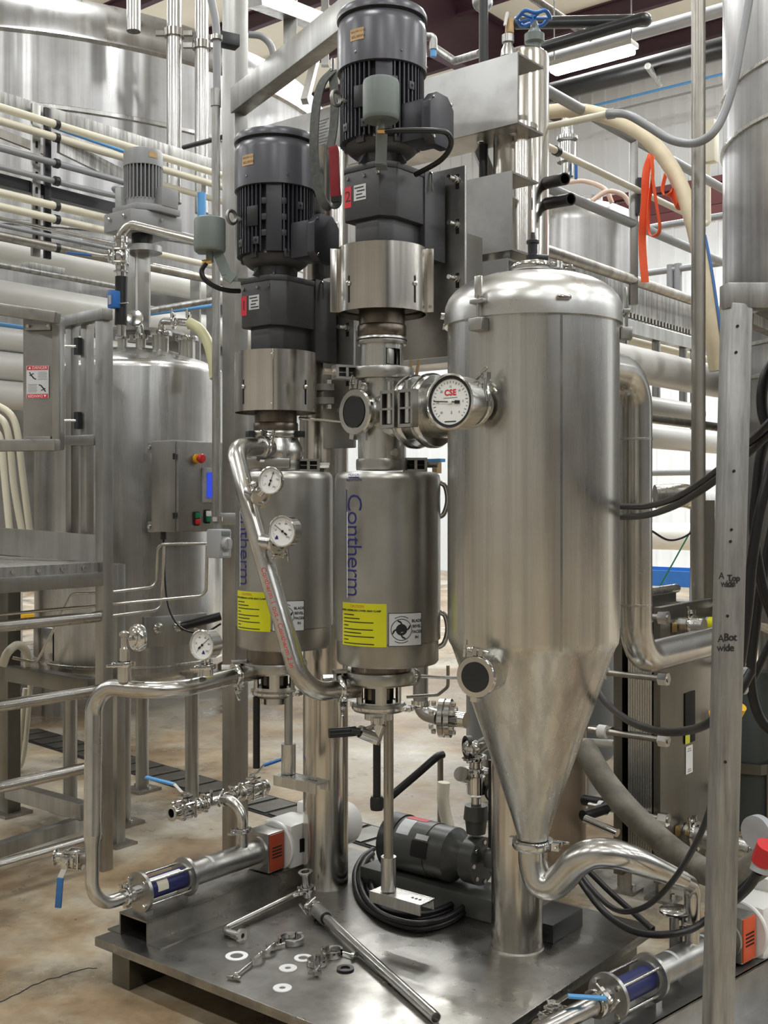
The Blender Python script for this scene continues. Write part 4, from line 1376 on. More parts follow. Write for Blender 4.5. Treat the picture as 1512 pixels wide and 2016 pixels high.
# ================================================================ skid plate
PZ = 0.15
CORNER = V((0.138, 2.828, 0))
def skid():
    t = thing('skid_plate', 'worn steel skid plate carrying the two heat exchangers', 'skid', CORNER + E2 * 0.6 - E1 * 0.7)
    m = MB()
    L1, L2 = 1.41, 1.26
    c = CORNER - E1 * (L1 / 2) + E2 * (L2 / 2)
    m.box(c + UP * (PZ - 0.015), (L1, L2, 0.03), (E1, E2, UP)); m.build('deck', 'plate', t, bevel=0.004)
    for k in (0.07, 0.5, 0.93):
        m = MB(); m.box(CORNER - E1 * (L1 * k) + E2 * (L2 / 2) + UP * 0.06, (0.09, L2 - 0.06 if k != 0.5 else L2 - 0.6, 0.12), (E1, E2, UP)); m.build('runner', 'exchanger', t, bevel=0.004)
skid()

AR = P(752, 985, 3.64); AR.z = 0
AL = P(543, 985, 3.97); AL.z = 0
sR, sL = 3.64 / F_PX, 3.97 / F_PX

def cylang(a):
    return V((math.sin(a), -math.cos(a), 0))

def uv(poly, o, zlo, h, name, mat, parent, bevel=0.008):
    m = MB(); m.prism(poly, V((o.x, o.y, zlo)), E1, E2, UP * h)
    return m.build(name, mat, parent, bevel=bevel)

# ---------------------------------------------------------------- the two drives
def drive(ax, z0, which, number, la):
    """motor + gearbox + coupling guard stacked on the vertical axis ax; z0 = top of guard"""
    up = lambda h: V((ax.x, ax.y, z0 + h))
    # motor
    t = thing('electric_motor', 'dark grey finned electric motor of the %s drive' % which, 'motor', up(0.26))
    m = MB(); m.lathe([(0.128, 0.57), (0.1456, 0.57), (0.1456, 0.70), (0.140, 0.728), (0.132, 0.735), (0, 0.735)], up(0), UP, 64); cw = m.build('fan_cowl', 'cowl', t)
    m = MB(); m.lathe([(0, 0.735), (0.128, 0.735), (0.128, 0.742), (0.147, 0.738), (0.1475, 0.752), (0.142, 0.764), (0.11, 0.775), (0, 0.785)], up(0), UP, 64); m.build('rain_cap', 'cowl', t)
    for da in (la - 0.05, la + 1.0, la + 2.2):
        q = up(0.60) + cylang(da) * 0.1456
        bolt(cw, q, cylang(da), 0.004, 0.004, 'screw')
    m = MB(); m.cyl(up(0.33), up(0.58), 0.112, seg=48); m.build('stator_core', 'motor', t)
    m = MB()
    n = 52
    for k in range(n):
        a = 2 * PI * (k + 0.5) / n
        da = (a - 0.05 + PI) % (2 * PI) - PI
        if abs(da - 0.0) < 0.24:
            continue
        r = cylang(a)
        m.box(up(0.455) + r * 0.122, (0.03, 0.0052, 0.235), (r, UP.cross(r), UP))
    m.build('cooling_fins', 'motor', t, kind='stuff', smooth=False)
    # smooth rib pad facing the camera with side bosses
    r = cylang(0.05)
    m = MB(); m.box(up(0.455) + r * 0.118, (0.03, 0.055, 0.235), (r, UP.cross(r), UP)); m.build('face_pad', 'motor', t, bevel=0.004)
    for dz in (0.40, 0.455, 0.51):
        for s in (-0.21, 0.31):
            r2 = cylang(s)
            m = MB(); m.box(up(dz) + r2 * 0.124, (0.026, 0.018, 0.022), (r2, UP.cross(r2), UP)); m.build('boss', 'motor', t, bevel=0.003)
    for dz, a in ((0.375, -0.42), (0.50, 0.75), (0.375, -1.0)):
        r2 = cylang(a)
        m = MB(); m.box(up(dz) + r2 * 0.134, (0.012, 0.022, 0.026), (r2, UP.cross(r2), UP)); b = m.build('mounting_lug', 'gear', t, bevel=0.002)
        m = MB(); m.cyl(up(dz) + r2 * 0.139, up(dz) + r2 * 0.1405, 0.005, seg=10); m.build('lug_hole', 'hole', b)
    # nameplate and eyebolt
    an = -0.52
    r2 = cylang(an); sd = UP.cross(r2)
    m = MB(); m.box(up(0.46) + r2 * 0.137, (0.006, 0.045, 0.07), (r2, sd, UP)); m.build('nameplate', 'blackmetal', t, bevel=0.002)
    ae = -1.05
    r3 = cylang(ae)
    q = up(0.465) + r3 * 0.168
    m = MB(); m.tube([q + UP * (0.022 * math.cos(a)) + (r3 * 0.6 + cylang(0) * 0.4).normalized() * (0.022 * math.sin(a)) for a in [2 * PI * k / 24 for k in range(24)]], 0.0065, 10, closed=True); eb = m.build('eyebolt', 'galv', t)
    m = MB(); m.cyl(up(0.46) + r3 * 0.13, q - r3 * 0.02, 0.007, seg=10); m.build('eyebolt_shank', 'galv', eb)
    # end bell
    m = MB(); m.lathe([(0, 0.262), (0.075, 0.262), (0.078, 0.298), (0.092, 0.302), (0.112, 0.318), (0.118, 0.335), (0.112, 0.35), (0, 0.35)], up(0), UP, 48); bell = m.build('end_bell', 'gear', t)
    for a in (-0.6, 0.45, 1.5, -1.7):
        r2 = cylang(a)
        m = MB(); m.box(up(0.335) + r2 * 0.112, (0.024, 0.03, 0.03), (r2, UP.cross(r2), UP)); b = m.build('bell_lug', 'gear', bell, bevel=0.003)
    for a in (-0.75, 0.0, 0.75):
        r2 = cylang(a)
        m = MB(); m.prism([(0, 0), (0.035, 0), (0, 0.045)], up(0.262) + r2 * 0.075, r2, UP, UP.cross(r2) * 0.006); m.build('web_rib', 'gear', bell)
    # terminal box on the right front
    bd = V((0.80, -0.60, 0)); bs = UP.cross(bd)
    q = up(0.375) + bd * 0.16
    m = MB(); m.box(q, (0.085, 0.115, 0.125), (bd, bs, UP)); tb = m.build('terminal_box', 'motor', t, bevel=0.008)
    m = MB()
    a_, b_ = 0.067, 0.083
    poly = [(-a_, -b_ + 0.03), (-a_ + 0.03, -b_), (a_ - 0.03, -b_), (a_, -b_ + 0.03), (a_, b_ - 0.035), (a_ - 0.035, b_), (-a_ + 0.035, b_), (-a_, b_ - 0.035)]
    m.prism(poly, q + bd * 0.042, bs, UP, bd * 0.035); lid = m.build('box_lid', 'motor', tb, bevel=0.005)
    for sy in (-1, 1):
        for sz in (-1, 1):
            bolt(lid, q + bd * 0.078 + bs * (sy * 0.05) + UP * (sz * 0.062), bd, 0.0055, 0.004, 'screw')
    # orange-brown rating label, print upside down
    c0, c1 = la - 0.19, la + 0.16
    patch_wrap(cw, 'rating_label', 'tan', ax, 0.146, c0, c1, z0 + 0.635, z0 + 0.672)
    for s, size, dz in (('INVERTER', 0.0115, 0.6465), ('DUTY MOTOR', 0.0082, 0.6625)):
        vs, fs = text_geo(s, size, 0.012)
        m = MB(); m.add([V((ax.x, ax.y, 0)) + cylang(la + 0.02 - p.x / 0.147) * 0.1472 + UP * (z0 + dz - p.y) for p in vs], fs); m.build('label_print', 'ink', cw, smooth=False)
    # gearbox
    g = thing('gearbox', 'dark cast gearbox below the motor of the %s drive' % which, 'gearbox', up(-0.02))
    poly = [(-0.095, -0.075), (-0.08, -0.09), (0.06, -0.09), (0.095, -0.04), (0.095, 0.20), (-0.095, 0.20)]
    uv(poly, ax, z0 + 0.088, 0.158, 'housing', 'gear', g, 0.006)
    uv([(a * 1.03, b * 1.03) for a, b in poly], ax, z0 + 0.243, 0.02, 'cover_flange', 'gear', g, 0.004)
    uv([(-0.075, -0.045), (-0.05, -0.075), (0.045, -0.075), (0.075, -0.035), (0.075, 0.12), (-0.075, 0.12)], ax, z0 - 0.012, 0.102, 'output_housing', 'gear', g, 0.006)
    uv([(0.06, 0.10), (0.10, 0.10), (0.10, 0.215), (0.06, 0.215)], ax, z0 - 0.02, 0.29, 'rear_leg', 'gear', g, 0.004)
    for du in (-0.07, 0.0, 0.055):
        bolt(g, V((ax.x, ax.y, z0 + 0.225)) + E1 * du - E2 * 0.09, -E2, 0.007, 0.006)
    q = V((ax.x, ax.y, z0 + 0.165)) - E2 * 0.0905
    m = MB(); m.box(q - E1 * 0.068, (0.028, 0.001, 0.068), (E1, E2, UP)); tg = m.build('red_tag', 'redtag', g)
    text_flat(tg, number, 0.05, q - E1 * 0.068 - E2 * 0.0008, E1, UP, 'ink')
    m = MB(); m.box(q - E1 * 0.018 + UP * 0.008, (0.05, 0.001, 0.05), (E1, E2, UP)); lb = m.build('white_label', 'label', g)
    for r_ in range(4):
        m = MB(); m.box(q - E1 * (0.018 - (0.004 if r_ % 2 else -0.003)) + UP * (0.008 + 0.016 - r_ * 0.011) - E2 * 0.0006, (0.038 - 0.006 * (r_ % 3), 0.0006, 0.004), (E1, E2, UP)); m.build('print_line', 'ink', lb)
    m = MB(); m.tube(fillet([V((ax.x, ax.y, z0 + 0.262)) + E1 * 0.09 + E2 * 0.13, V((ax.x, ax.y, z0 + 0.268)) + E1 * 0.108 + E2 * 0.13, V((ax.x, ax.y, z0 + 0.20)) + E1 * 0.112 + E2 * 0.125], 0.01), 0.0035, 8); m.build('drain_wire', 'polish', g)
    # coupling guard
    gd = thing('coupling_guard', 'polished round coupling guard below the gearbox of %s drive' % which, 'guard', up(-0.21))
    m = MB(); m.lathe([(0.1456, -0.21), (0.1456, 0), (0.1436, 0), (0.1436, -0.21)], up(0), UP, 72, close=True); m.build('sleeve', 'guard', gd)
    m = MB(); m.lathe([(0.08, -0.19), (0.13, -0.19), (0.13, -0.18), (0.08, -0.18)], up(0), UP, 40, close=True); m.build('inner_ring', 'gear', gd)
    return gd

def guard_details(gd, ax, z0, slots, seams):
    for a in slots:
        m = MB(); r = cylang(a); m.box(V((ax.x, ax.y, z0 - 0.145)) + r * 0.1455, (0.002, 0.008, 0.085), (r, UP.cross(r), UP)); sl = m.build('slot', 'hole', gd, bevel=0.0009)
        m = MB(); m.lathe([(0, 0), (0.009, 0), (0.009, 0.003), (0.006, 0.007), (0, 0.008)], V((ax.x, ax.y, z0 - 0.127)) + r * 0.1465, r, 16); m.build('slot_screw', 'polish', sl)
    for a in seams:
        r = cylang(a)
        m = MB(); m.box(V((ax.x, ax.y, z0 - 0.105)) + r * 0.157, (0.028, 0.004, 0.205), (r, UP.cross(r), UP)); sm = m.build('seam_flange', 'guard', gd, bevel=0.001)
        for dz in (-0.02, -0.19):
            s = UP.cross(r)
            m = MB(); m.lathe([(0, 0), (0.006, 0), (0.005, 0.004), (0, 0.005)], V((ax.x, ax.y, z0 + dz)) + r * 0.160 - s * 0.002, -s if a < 0.5 else s, 12); m.build('flange_screw', 'polish', sm)

ZR, ZL = 2.414, 2.12
gdR = drive(AR, ZR, 'right', '2', -0.56)
gdL = drive(AL, ZL, 'left', '1', -0.62)
guard_details(gdR, AR, ZR, (-0.80, 0.80), (-1.35, 1.35))
guard_details(gdL, AL, ZL, (-0.78, 0.88), (0.03,))
for ax, z0, gd in ((AR, ZR, gdR), (AL, ZL, gdL)):
    m = MB(); m.cyl(V((ax.x, ax.y, z0 - 0.245)), V((ax.x, ax.y, z0 - 0.012)), 0.075, seg=40); m.build('output_shaft', 'bronze', gd)
    m = MB(); m.lathe([(0, -0.282), (0.077, -0.282), (0.0795, -0.278), (0.0795, -0.25), (0.077, -0.245), (0, -0.245)], V((ax.x, ax.y, z0)), UP, 40); m.build('shaft_collar', 'bronze', gd)

# grease cups
def grease_cup(c, r, h, label, bracket, fit, hose):
    t = thing('oil_reservoir', label, 'oil cup', c - UP * h)
    m = MB(); m.lathe([(0, -h), (r * 0.93, -h), (r * 0.97, -h * 0.97), (r, -h * 0.9), (r, -h * 0.1), (r * 0.96, -h * 0.03), (r * 0.85, 0), (r * 0.15, 0.002), (r * 0.13, 0.012), (0, 0.014)], c, UP, 40); m.build('cup', 'lube', t)
    m = MB()
    for i in range(len(bracket) - 1):
        m.bar(bracket[i], bracket[i + 1], 0.034, 0.008, V((0.2, -1, 0)) if abs((bracket[i + 1] - bracket[i]).normalized().z) > 0.3 else UP)
    m.build('bracket', 'lube', t)
    m = MB(); m.cyl(c - UP * h, c - UP * (h + 0.035), 0.013, seg=14); m.build('neck', 'lube', t)
    m = MB(); m.cyl(fit[0], fit[1], 0.009, seg=6); m.build('brass_fitting', 'brass', t)
    m = MB(); m.tube(smooth(hose, 7), 0.0085, 12); m.build('hose', 'rubber', t)
d = 3.40
grease_cup(P(750, 158, d), 36 * d / F_PX, 80 * d / F_PX, 'grey oil cup with brass fitting before the right motor',
           [P(752, 238, d), P(750, 322, d + 0.04), P(752, 333, d + 0.12)],
           [P(743, 258, d - 0.02), P(760, 258, d - 0.02)],
           [P(758, 258, d - 0.02), P(790, 257, d - 0.03), P(850, 257, d - 0.02), P(880, 262, d + 0.02), P(888, 285, d + 0.05), P(868, 315, d + 0.1), P(818, 344, d + 0.18)])
d = 3.80
grease_cup(P(413, 430, d), 31 * d / F_PX, 66 * d / F_PX, 'grey oil cup with black hose left of the left motor',
           [P(428, 496, d), P(446, 540, d), P(460, 551, d), P(486, 552, d + 0.08)],
           [P(398, 517, d - 0.02), P(416, 514, d - 0.02)],
           [P(406, 518, d - 0.02), P(397, 533, d - 0.02), P(403, 550, d - 0.02), P(425, 565, d), P(450, 572, d + 0.03), P(472, 573, d + 0.06)])

# hanging lifting sling
def sling():
    t = thing('lifting_sling', 'grey lifting sling loop with red sleeve hanging between the motors', 'sling', P(645, 410, 3.9))
    d = 3.85
    pts = smooth([P(657, 138, d), P(634, 165, d), P(622, 215, d), P(618, 285, d), P(622, 345, d), P(634, 392, d), P(648, 408, d), P(662, 403, d), P(664, 385, d)], 7)
    m = MB(); m.ribbon(pts, 0.034, 0.006, V((1, -0.55, 0))); m.build('web_loop', 'sling', t)
    pts = smooth([P(655, 140, d), P(659, 200, d - 0.02), P(657, 250, d - 0.02), P(650, 292, d - 0.02)], 6)
    m = MB(); m.ribbon(pts, 0.032, 0.006, V((0.85, -0.5, 0))); m.build('web_strand', 'sling', t)
    pts = [P(655, 288, d - 0.03), P(658, 300, d - 0.03), P(659, 340, d - 0.03), P(661, 388, d - 0.03)]
    m = MB(); m.ribbon(pts, 0.034, 0.016, V((0.95, -0.3, 0))); m.build('red_sleeve', 'slingred', t, bevel=0.004)
    m = MB(); m.ribbon([P(661, 386, d - 0.03), P(661, 398, d - 0.03)], 0.03, 0.014, V((0.95, -0.3, 0))); m.build('sleeve_hem', 'rubber', t)
    m = MB(); m.cyl(P(655, 142, d), P(655, 118, d + 0.1), 0.008, seg=10); m.build('hook', 'blackmetal', t)
sling()

# ---------------------------------------------------------------- lantern (windowed bearing housing)
def lantern(parent, ax, z0, z1, r, wins, name='lantern', mat='shell'):
    """windowed sleeve: rings top and bottom, walls between the windows, shaft inside"""
    o = V((ax.x, ax.y, 0))
    t = 0.006
    m = MB()
    hh = (z1 - z0)
    m.lathe([(r - t, z0), (r, z0), (r, z0 + hh * 0.16), (r - t, z0 + hh * 0.16)], o, UP, 48, close=True)
    m.lathe([(r - t, z1 - hh * 0.2), (r, z1 - hh * 0.2), (r, z1), (r - t, z1)], o, UP, 48, close=True)
    ws = sorted(wins)
    for k in range(len(ws)):
        a0 = ws[k][1]
        a1 = ws[(k + 1) % len(ws)][0] + (2 * PI if k == len(ws) - 1 else 0)
        m.lathe([(r - t, z0 + hh * 0.1), (r, z0 + hh * 0.1), (r, z1 - hh * 0.1), (r - t, z1 - hh * 0.1)], o, UP, 24, close=True, a0=a0, a1=a1)
    ln = m.build(name, mat, parent)
    m = MB(); m.cyl(o + UP * z0, o + UP * z1, r * 0.62, seg=24); m.build('inner_shaft', 'blackmetal', ln)
    m = MB(); m.cyl(o + UP * (z0 + hh * 0.25), o + UP * (z1 - hh * 0.3), r * 0.66, seg=8); m.build('packing_nut', 'bronze', ln)
    return ln

def channel_clamp(parent, c, R, h, side, blk, name='head_clamp'):
    """heavy ring clamp with a bolt block on one side"""
    m = MB(); m.lathe([(R * 0.8, -h / 2), (R, -h / 2), (R * 1.02, -h * 0.3), (R * 1.02, h * 0.3), (R, h / 2), (R * 0.8, h / 2)], c, UP, 56, close=True); cl = m.build(name, 'shell', parent)
    s = V(side).normalized(); n = UP.cross(s)
    L = blk
    q = c + s * (R + L / 2 - 0.012)
    m = MB()
    for k in (-1, 1):
        m.box(q + UP * (k * h * 0.52), (L, 0.045, h * 0.22), (s, n, UP))
    for k in (-0.44, 0.0, 0.44):
        m.box(q + s * (k * L), (L * 0.12, 0.045, h * 1.0), (s, n, UP))
    m.build('bolt_block', 'shell', cl)
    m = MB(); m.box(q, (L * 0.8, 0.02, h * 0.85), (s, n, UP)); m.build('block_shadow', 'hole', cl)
    m = MB(); m.cyl(q - s * L * 0.4, q + s * (L * 0.5 + 0.035), h * 0.3, seg=6); m.build('clamp_bolt', 'polish', cl)
    return cl

def stickers(parent, c, R, base, zt):
    """caution label, blade label and lettering on the jacket; base = angle of the divide between the two labels, zt = bottom height"""
    z_y0, z_y1 = zt + 0.008, zt + 0.142
    yl = patch_wrap(parent, 'caution_label', 'yellow', c, R, base - 0.97, base - 0.02, z_y0, z_y1)
    rr = R + 0.0013
    text_wrap(yl, 'CAUTION', 0.012, c, rr, base - 0.60, z_y1 - 0.010, 'redtag', name='caution_word')
    text_wrap(yl, 'WHEN ASSEMBLING LOWER HEAD CLAMP', 0.0078, c, rr, base - 0.55, z_y1 - 0.023, 'ink', name='caution_heading', thin=-0.0003)
    rows = [(0.25, 0), (0.37, 0), (0.63, 0), (0.12, 0), (0.62, 0), (0.40, 0), (0.64, 0), (0.12, 0), (0.64, 0)]
    for k, (L, _) in enumerate(rows):
        z = z_y1 - 0.037 - k * 0.0112
        patch_wrap(yl, 'caution_text_line', 'ink', c, rr - 0.0006, base - 0.92, base - 0.92 + L * 1.05, z - 0.0016, z + 0.0016, 0.0004, 8)
    b0, b1 = base + 0.01, base + 0.66
    z0, z1 = zt + 0.010, zt + 0.114
    bk = patch_wrap(parent, 'blade_label', 'ink', c, R, b0, b1, z0, z1)
    patch_wrap(bk, 'label_face', 'label', c, R + 0.0006, b0 + 0.012, b1 - 0.012, z0 + 0.002, z1 - 0.002)
    # rotor drawing: ring, hub, four bent blades, two arcs
    def flat(poly_fn, nm, mm):
        mm.v = [V((c.x, c.y, 0)) + cylang(ca + p.x / R) * (R + 0.002) + UP * (zc + p.y) for p in mm.v]
        return mm.build(nm, 'ink', bk, smooth=False)
    ca, zc = base + 0.25, (z0 + z1) / 2
    def arc(r, w, a0, a1, n=28):
        mm = MB()
        vs, fs = [], []
        for k in range(n + 1):
            a = a0 + (a1 - a0) * k / n
            for q in (r - w / 2, r + w / 2):
                vs.append(V((q * math.cos(a), q * math.sin(a), 0)))
        for k in range(n):
            fs.append((2 * k, 2 * k + 1, 2 * k + 3, 2 * k + 2))
        return mm.add(vs, fs)
    flat(None, 'drawn_ring', arc(0.033, 0.002, 0, 2 * PI))
    mm = MB(); mm.add([V((0.018 * math.cos(a), 0.018 * math.sin(a), 0)) for a in [2 * PI * k / 24 for k in range(24)]], [tuple(range(24))]); flat(None, 'drawn_hub', mm)
    for k in range(4):
        a = k * PI / 2
        mm = MB()
        pts = [(0.015, 0.003), (0.027, 0.003), (0.030, 0.013), (0.026, 0.013), (0.024, 0.0), (0.015, -0.004)]
        mm.add([V((p * math.cos(a) - q * math.sin(a), p * math.sin(a) + q * math.cos(a), 0)) for p, q in pts], [tuple(range(6))])
        flat(None, 'drawn_blade', mm)
    for a0 in (PI / 2 - 0.55, -PI / 2 - 0.55):
        flat(None, 'drawn_arc', arc(0.041, 0.002, a0, a0 + 1.1, 12))
    for k, w in enumerate(('BLADE', 'BEVEL', 'FACES', 'IN')):
        text_wrap(bk, w, 0.0122, c, R + 0.002, base + 0.55, zt + 0.088 - k * 0.017, 'ink', name='blade_word', thin=-0.0004)

def exchanger(ax, c, s, R, zt_top, z_low, which, base, la, full=True):
    """scraped surface heat exchanger: jacket + heads"""
    t = thing('heat_exchanger', 'upright jacketed heat exchanger of the %s unit with blue lettering' % which, 'heat exchanger', V((c.x, c.y, z_low)))
    zb = z_low
    m = MB()
    m.lathe([(0, zt_top - 0.012), (R - 0.03, zt_top - 0.008), (R - 0.012, zt_top - 0.004), (R - 0.003, zt_top - 0.014), (R, zt_top - 0.03), (R, zb + 0.078), (R - 0.006, zb + 0.074), (R - 0.006, zb + 0.008), (R - 0.012, zb), (0, zb)], c, UP, 96)
    jk = m.build('jacket', 'shell', t)
    # lettering
    H = zt_top - zb
    rr = R + 0.0012
    text_wrap(jk, 'Contherm', 0.0845, c, rr, base - 0.675 + la, zb + 0.385, 'inkblue', vertical=True, space=0.9, thin=0.0009)
    patch_wrap(jk, 'thin_line', 'inkblue', c, R + 0.0002, base - 0.86 + la, base - 0.85 + la, zb + 0.22, zb + 0.56, 0.0006, 2)
    patch_wrap(jk, 'bright_line', 'white', c, R + 0.0006, base - 0.84 + la, base - 0.82 + la, zb + 0.22, zb + 0.49, 0.0006, 2)
    for dz, w in ((0.606, 'MOTOR'), (0.590, 'ROTATION')):
        text_wrap(jk, w, 0.012, c, rr, base - 0.67 + la, zb + dz, 'inkblue', name='small_word')
    patch_wrap(jk, 'rule_line', 'inkblue', c, R + 0.0002, base - 0.80 + la, base - 0.55 + la, zb + 0.597, zb + 0.600, 0.0006, 6)
    for dz, w in ((0.196, 'SOLIDS IN SOLUTION'), (0.180, 'PATENT PENDING')):
        pass
    for k, (dz, L) in enumerate(((0.199, 0.42), (0.184, 0.34))):
        patch_wrap(jk, 'faint_print_line', 'conduit', c, R + 0.0002, base - 0.92, base - 0.92 + L, zb + dz, zb + dz + 0.006, 0.0004, 6)
    stickers(jk, c, R, base, zb + 0.062)
    return t

cR = P(763, 985, 3.64); cR.z = 0
cL = P(560, 985, 3.97); cL.z = 0
RJ = 0.172
z = lambda y: 1.6 + (985 - y) * sR
zl = lambda y: 1.6 + (985 - y) * sL
hxR = exchanger(AR, cR, sR, RJ, z(928), z(1303), 'right', 0.0, 0.0)
hxL = exchanger(AL, cL, sL, RJ, zl(928), zl(928) - (z(928) - z(1303)), 'left', -0.17, -0.0)

# ---- heads of the right unit
def right_heads():
    o = lambda y: V((AR.x, AR.y, z(y)))
    t = hxR
    m = MB(); m.lathe([(0, 0), (0.079, 0), (0.080, 0.004), (0.080, 0.022), (0.077, 0.026), (0, 0.026)], o(680), UP, 48); m.build('top_ring', 'shell', t)
    m = MB(); m.tube([o(671) + cylang(a) * 0.081 for a in [2 * PI * k / 40 for k in range(40)]], 0.0018, 6, closed=True); m.build('ring_seal', 'hole', t)
    lantern(t, AR, z(730), z(680), 0.071, [(0.18, 0.95), (2.6, 3.5), (-2.6, -1.8)], mat='vessel')
    m = MB(); m.box(o(706) + cylang(0.35) * 0.055, (0.03, 0.03, 0.05), (E1, E2, UP)); m.build('grease_block', 'frame', t, bevel=0.003)
    channel_clamp(t, o(737), 0.103, 0.036, V((-0.85, -0.35, 0)), 0.075, 'upper_clamp')
    # tee piece
    m = MB(); m.lathe([(0, 0), (0.078, 0), (0.078, z(745) - z(905)), (0, z(745) - z(905))], o(905), UP, 48); tee = m.build('tee_body', 'vessel', t)
    b = o(815)
    m = MB(); m.cyl(b, b + E1 * 0.15, 0.085, seg=48); m.build('tee_branch', 'vessel', tee)
    for k, (u0, nm) in enumerate(((0.135, 'branch_clamp'), (0.205, 'branch_clamp'))):
        m = MB(); m.lathe([(0.07, -0.018), (0.112, -0.018), (0.118, -0.008), (0.118, 0.008), (0.112, 0.018), (0.07, 0.018)], b + E1 * u0, E1, 56, close=True); cl = m.build(nm, 'polish', tee)
        q = b + E1 * u0 - E2 * 0.128
        m = MB()
        for dz in (-0.053, 0.053, 0.0):
            m.box(q + UP * dz, (0.055, 0.03, 0.010 if dz else 0.006), (E1, E2, UP))
        for du in (-0.024, 0.024):
            m.box(q + E1 * du, (0.008, 0.03, 0.112), (E1, E2, UP))
        m.build('bolt_block', 'frame', cl)
        m = MB(); m.box(q + E2 * 0.008, (0.04, 0.01, 0.1), (E1, E2, UP)); m.build('block_recess', 'hole', cl)
        m = MB(); m.cyl(q - UP * 0.045, q + UP * 0.085, 0.011, seg=12); m.build('swing_bolt', 'polish', cl)
    m = MB(); m.cyl(b + E1 * 0.15, b + E1 * 0.36, 0.088, seg=48); m.build('separator_inlet', 'vessel', tee)
    # sight glass looking left front
    n = V((-0.72, -0.69, 0)).normalized()
    m = MB(); m.cyl(b, b + n * 0.112, 0.056, seg=40); m.build('sight_neck', 'vessel', tee)
    q = b + n * 0.112
    sg = clamp(tee, q, n, 0.054, UP + V((0.25, 0, 0)), 0.022, 1.0, 'sight_glass_clamp')
    m = MB(); m.lathe([(0, 0), (0.05, 0), (0.05, 0.009), (0, 0.009)], q + n * 0.003, n, 40); m.build('sight_glass', 'glass', sg)
    m = MB(); m.cyl(o(893) + cylang(0.45) * 0.07, o(893) + cylang(0.45) * 0.10, 0.012, seg=14); m.build('drain_stub', 'vessel', tee)
    channel_clamp(t, o(915), 0.083, 0.036, V((0.97, 0.1, 0)), 0.075, 'lid_clamp')
    # lower head
    m = MB(); m.cyl(V((AR.x - 0.006, AR.y, z(1342))), V((AR.x, AR.y, z(1300))), 0.098, seg=40); m.build('bottom_neck', 'bronze', t)
    channel_clamp(t, V((AR.x - 0.008, AR.y, z(1330))), 0.114, 0.036, V((-0.9, -0.2, 0)), 0.05, 'lower_clamp')
    lantern(t, V((AR.x - 0.01, AR.y, 0)), z(1386), z(1340), 0.073, [(-0.85, -0.15), (0.35, 1.0), (2.2, 3.2), (-2.8, -1.8)], 'lower_lantern', 'vessel')
    q = V((AR.x - 0.01, AR.y, 0))
    m = MB(); m.lathe([(0, z(1398)), (0.082, z(1398)), (0.088, z(1394)), (0.088, z(1386)), (0.082, z(1382)), (0, z(1382))], q, UP, 48); m.build('lower_ring', 'lead', t)
    m = MB(); m.cyl(q + UP * z(1415), q + UP * z(1397), 0.047, seg=36); m.build('bottom_cup', 'vessel', t)
    clamp(t, q + UP * z(1390), UP, 0.064, V((0.9, -0.5, 0)), 0.018)
    # support post, sleeve and foot arm
    pq = P(765, 985, 3.70); pq.z = 0
    zz = lambda y: Zy(y, 3.70)
    m = MB(); m.cyl(pq + UP * zz(1690), pq + UP * zz(1392), 0.0165, seg=20); m.build('support_post', 'lead', t)
    m = MB(); m.cyl(pq + UP * zz(1752), pq + UP * zz(1686), 0.0255, seg=24); m.build('post_sleeve', 'vessel', t)
    m = MB()
    a = pq + UP * zz(1756) - E1 * 0.05
    for k in (-1, 1):
        m.bar(a + E2 * (k * 0.037) - UP * 0.014, a + E2 * (k * 0.037) - UP * 0.014 + E1 * 0.21, 0.005, 0.036)
    m.bar(a, a + E1 * 0.21, 0.078, 0.006)
    arm = m.build('foot_arm', 'vessel', t)
    for du in (0.15, 0.165, 0.18):
        m = MB(); m.cyl(a + E1 * du + UP * 0.003, a + E1 * du + UP * 0.0036, 0.005, seg=12); m.build('arm_hole', 'hole', arm)
    # needle valve with black T handle, drain tube and cap
    d = 3.60
    v = thing('drain_valve', 'black handled drain valve below the right heat exchanger', 'valve', P(742, 1590, d))
    m = MB(); m.cyl(P(742, 1440, d), P(742, 1412, d), 0.02, seg=18); m.cyl(P(735, 1462, d), P(748, 1425, d), 0.022, seg=18); m.build('body', 'polish', v)
    m = MB(); m.cyl(P(738, 1450, d), P(708, 1440, d - 0.03), 0.024, 0.02, seg=18); m.build('bonnet', 'polish', v)
    m = MB(); m.cyl(P(708, 1440, d - 0.03), P(690, 1438, d - 0.04), 0.012, seg=10); m.build('stem', 'blackmetal', v)
    for y, nm in ((1443, 'handle_bar'), (1436, 'handle_bar')):
        m = MB(); m.cyl(P(648, y + 4, d - 0.06), P(700, y, d - 0.03), 0.0105, seg=12); m.build(nm, 'rubber', v)
    m = MB(); m.tube([P(700, 1440, d - 0.04), P(748, 1424, d - 0.01)], 0.004, 8); m.build('lever_rod', 'polish', v)
    m = MB(); m.cyl(P(742, 1572, d), P(742, 1462, d), 0.0125, seg=16); m.build('drain_tube', 'rubber', v)
    m = MB(); m.lathe([(0, 0), (0.02, 0), (0.022, 0.008), (0.022, 0.034), (0.018, 0.044), (0, 0.044)], P(742, 1594, d), UP, 20); m.build('tube_cap', 'rubber', v)
right_heads()

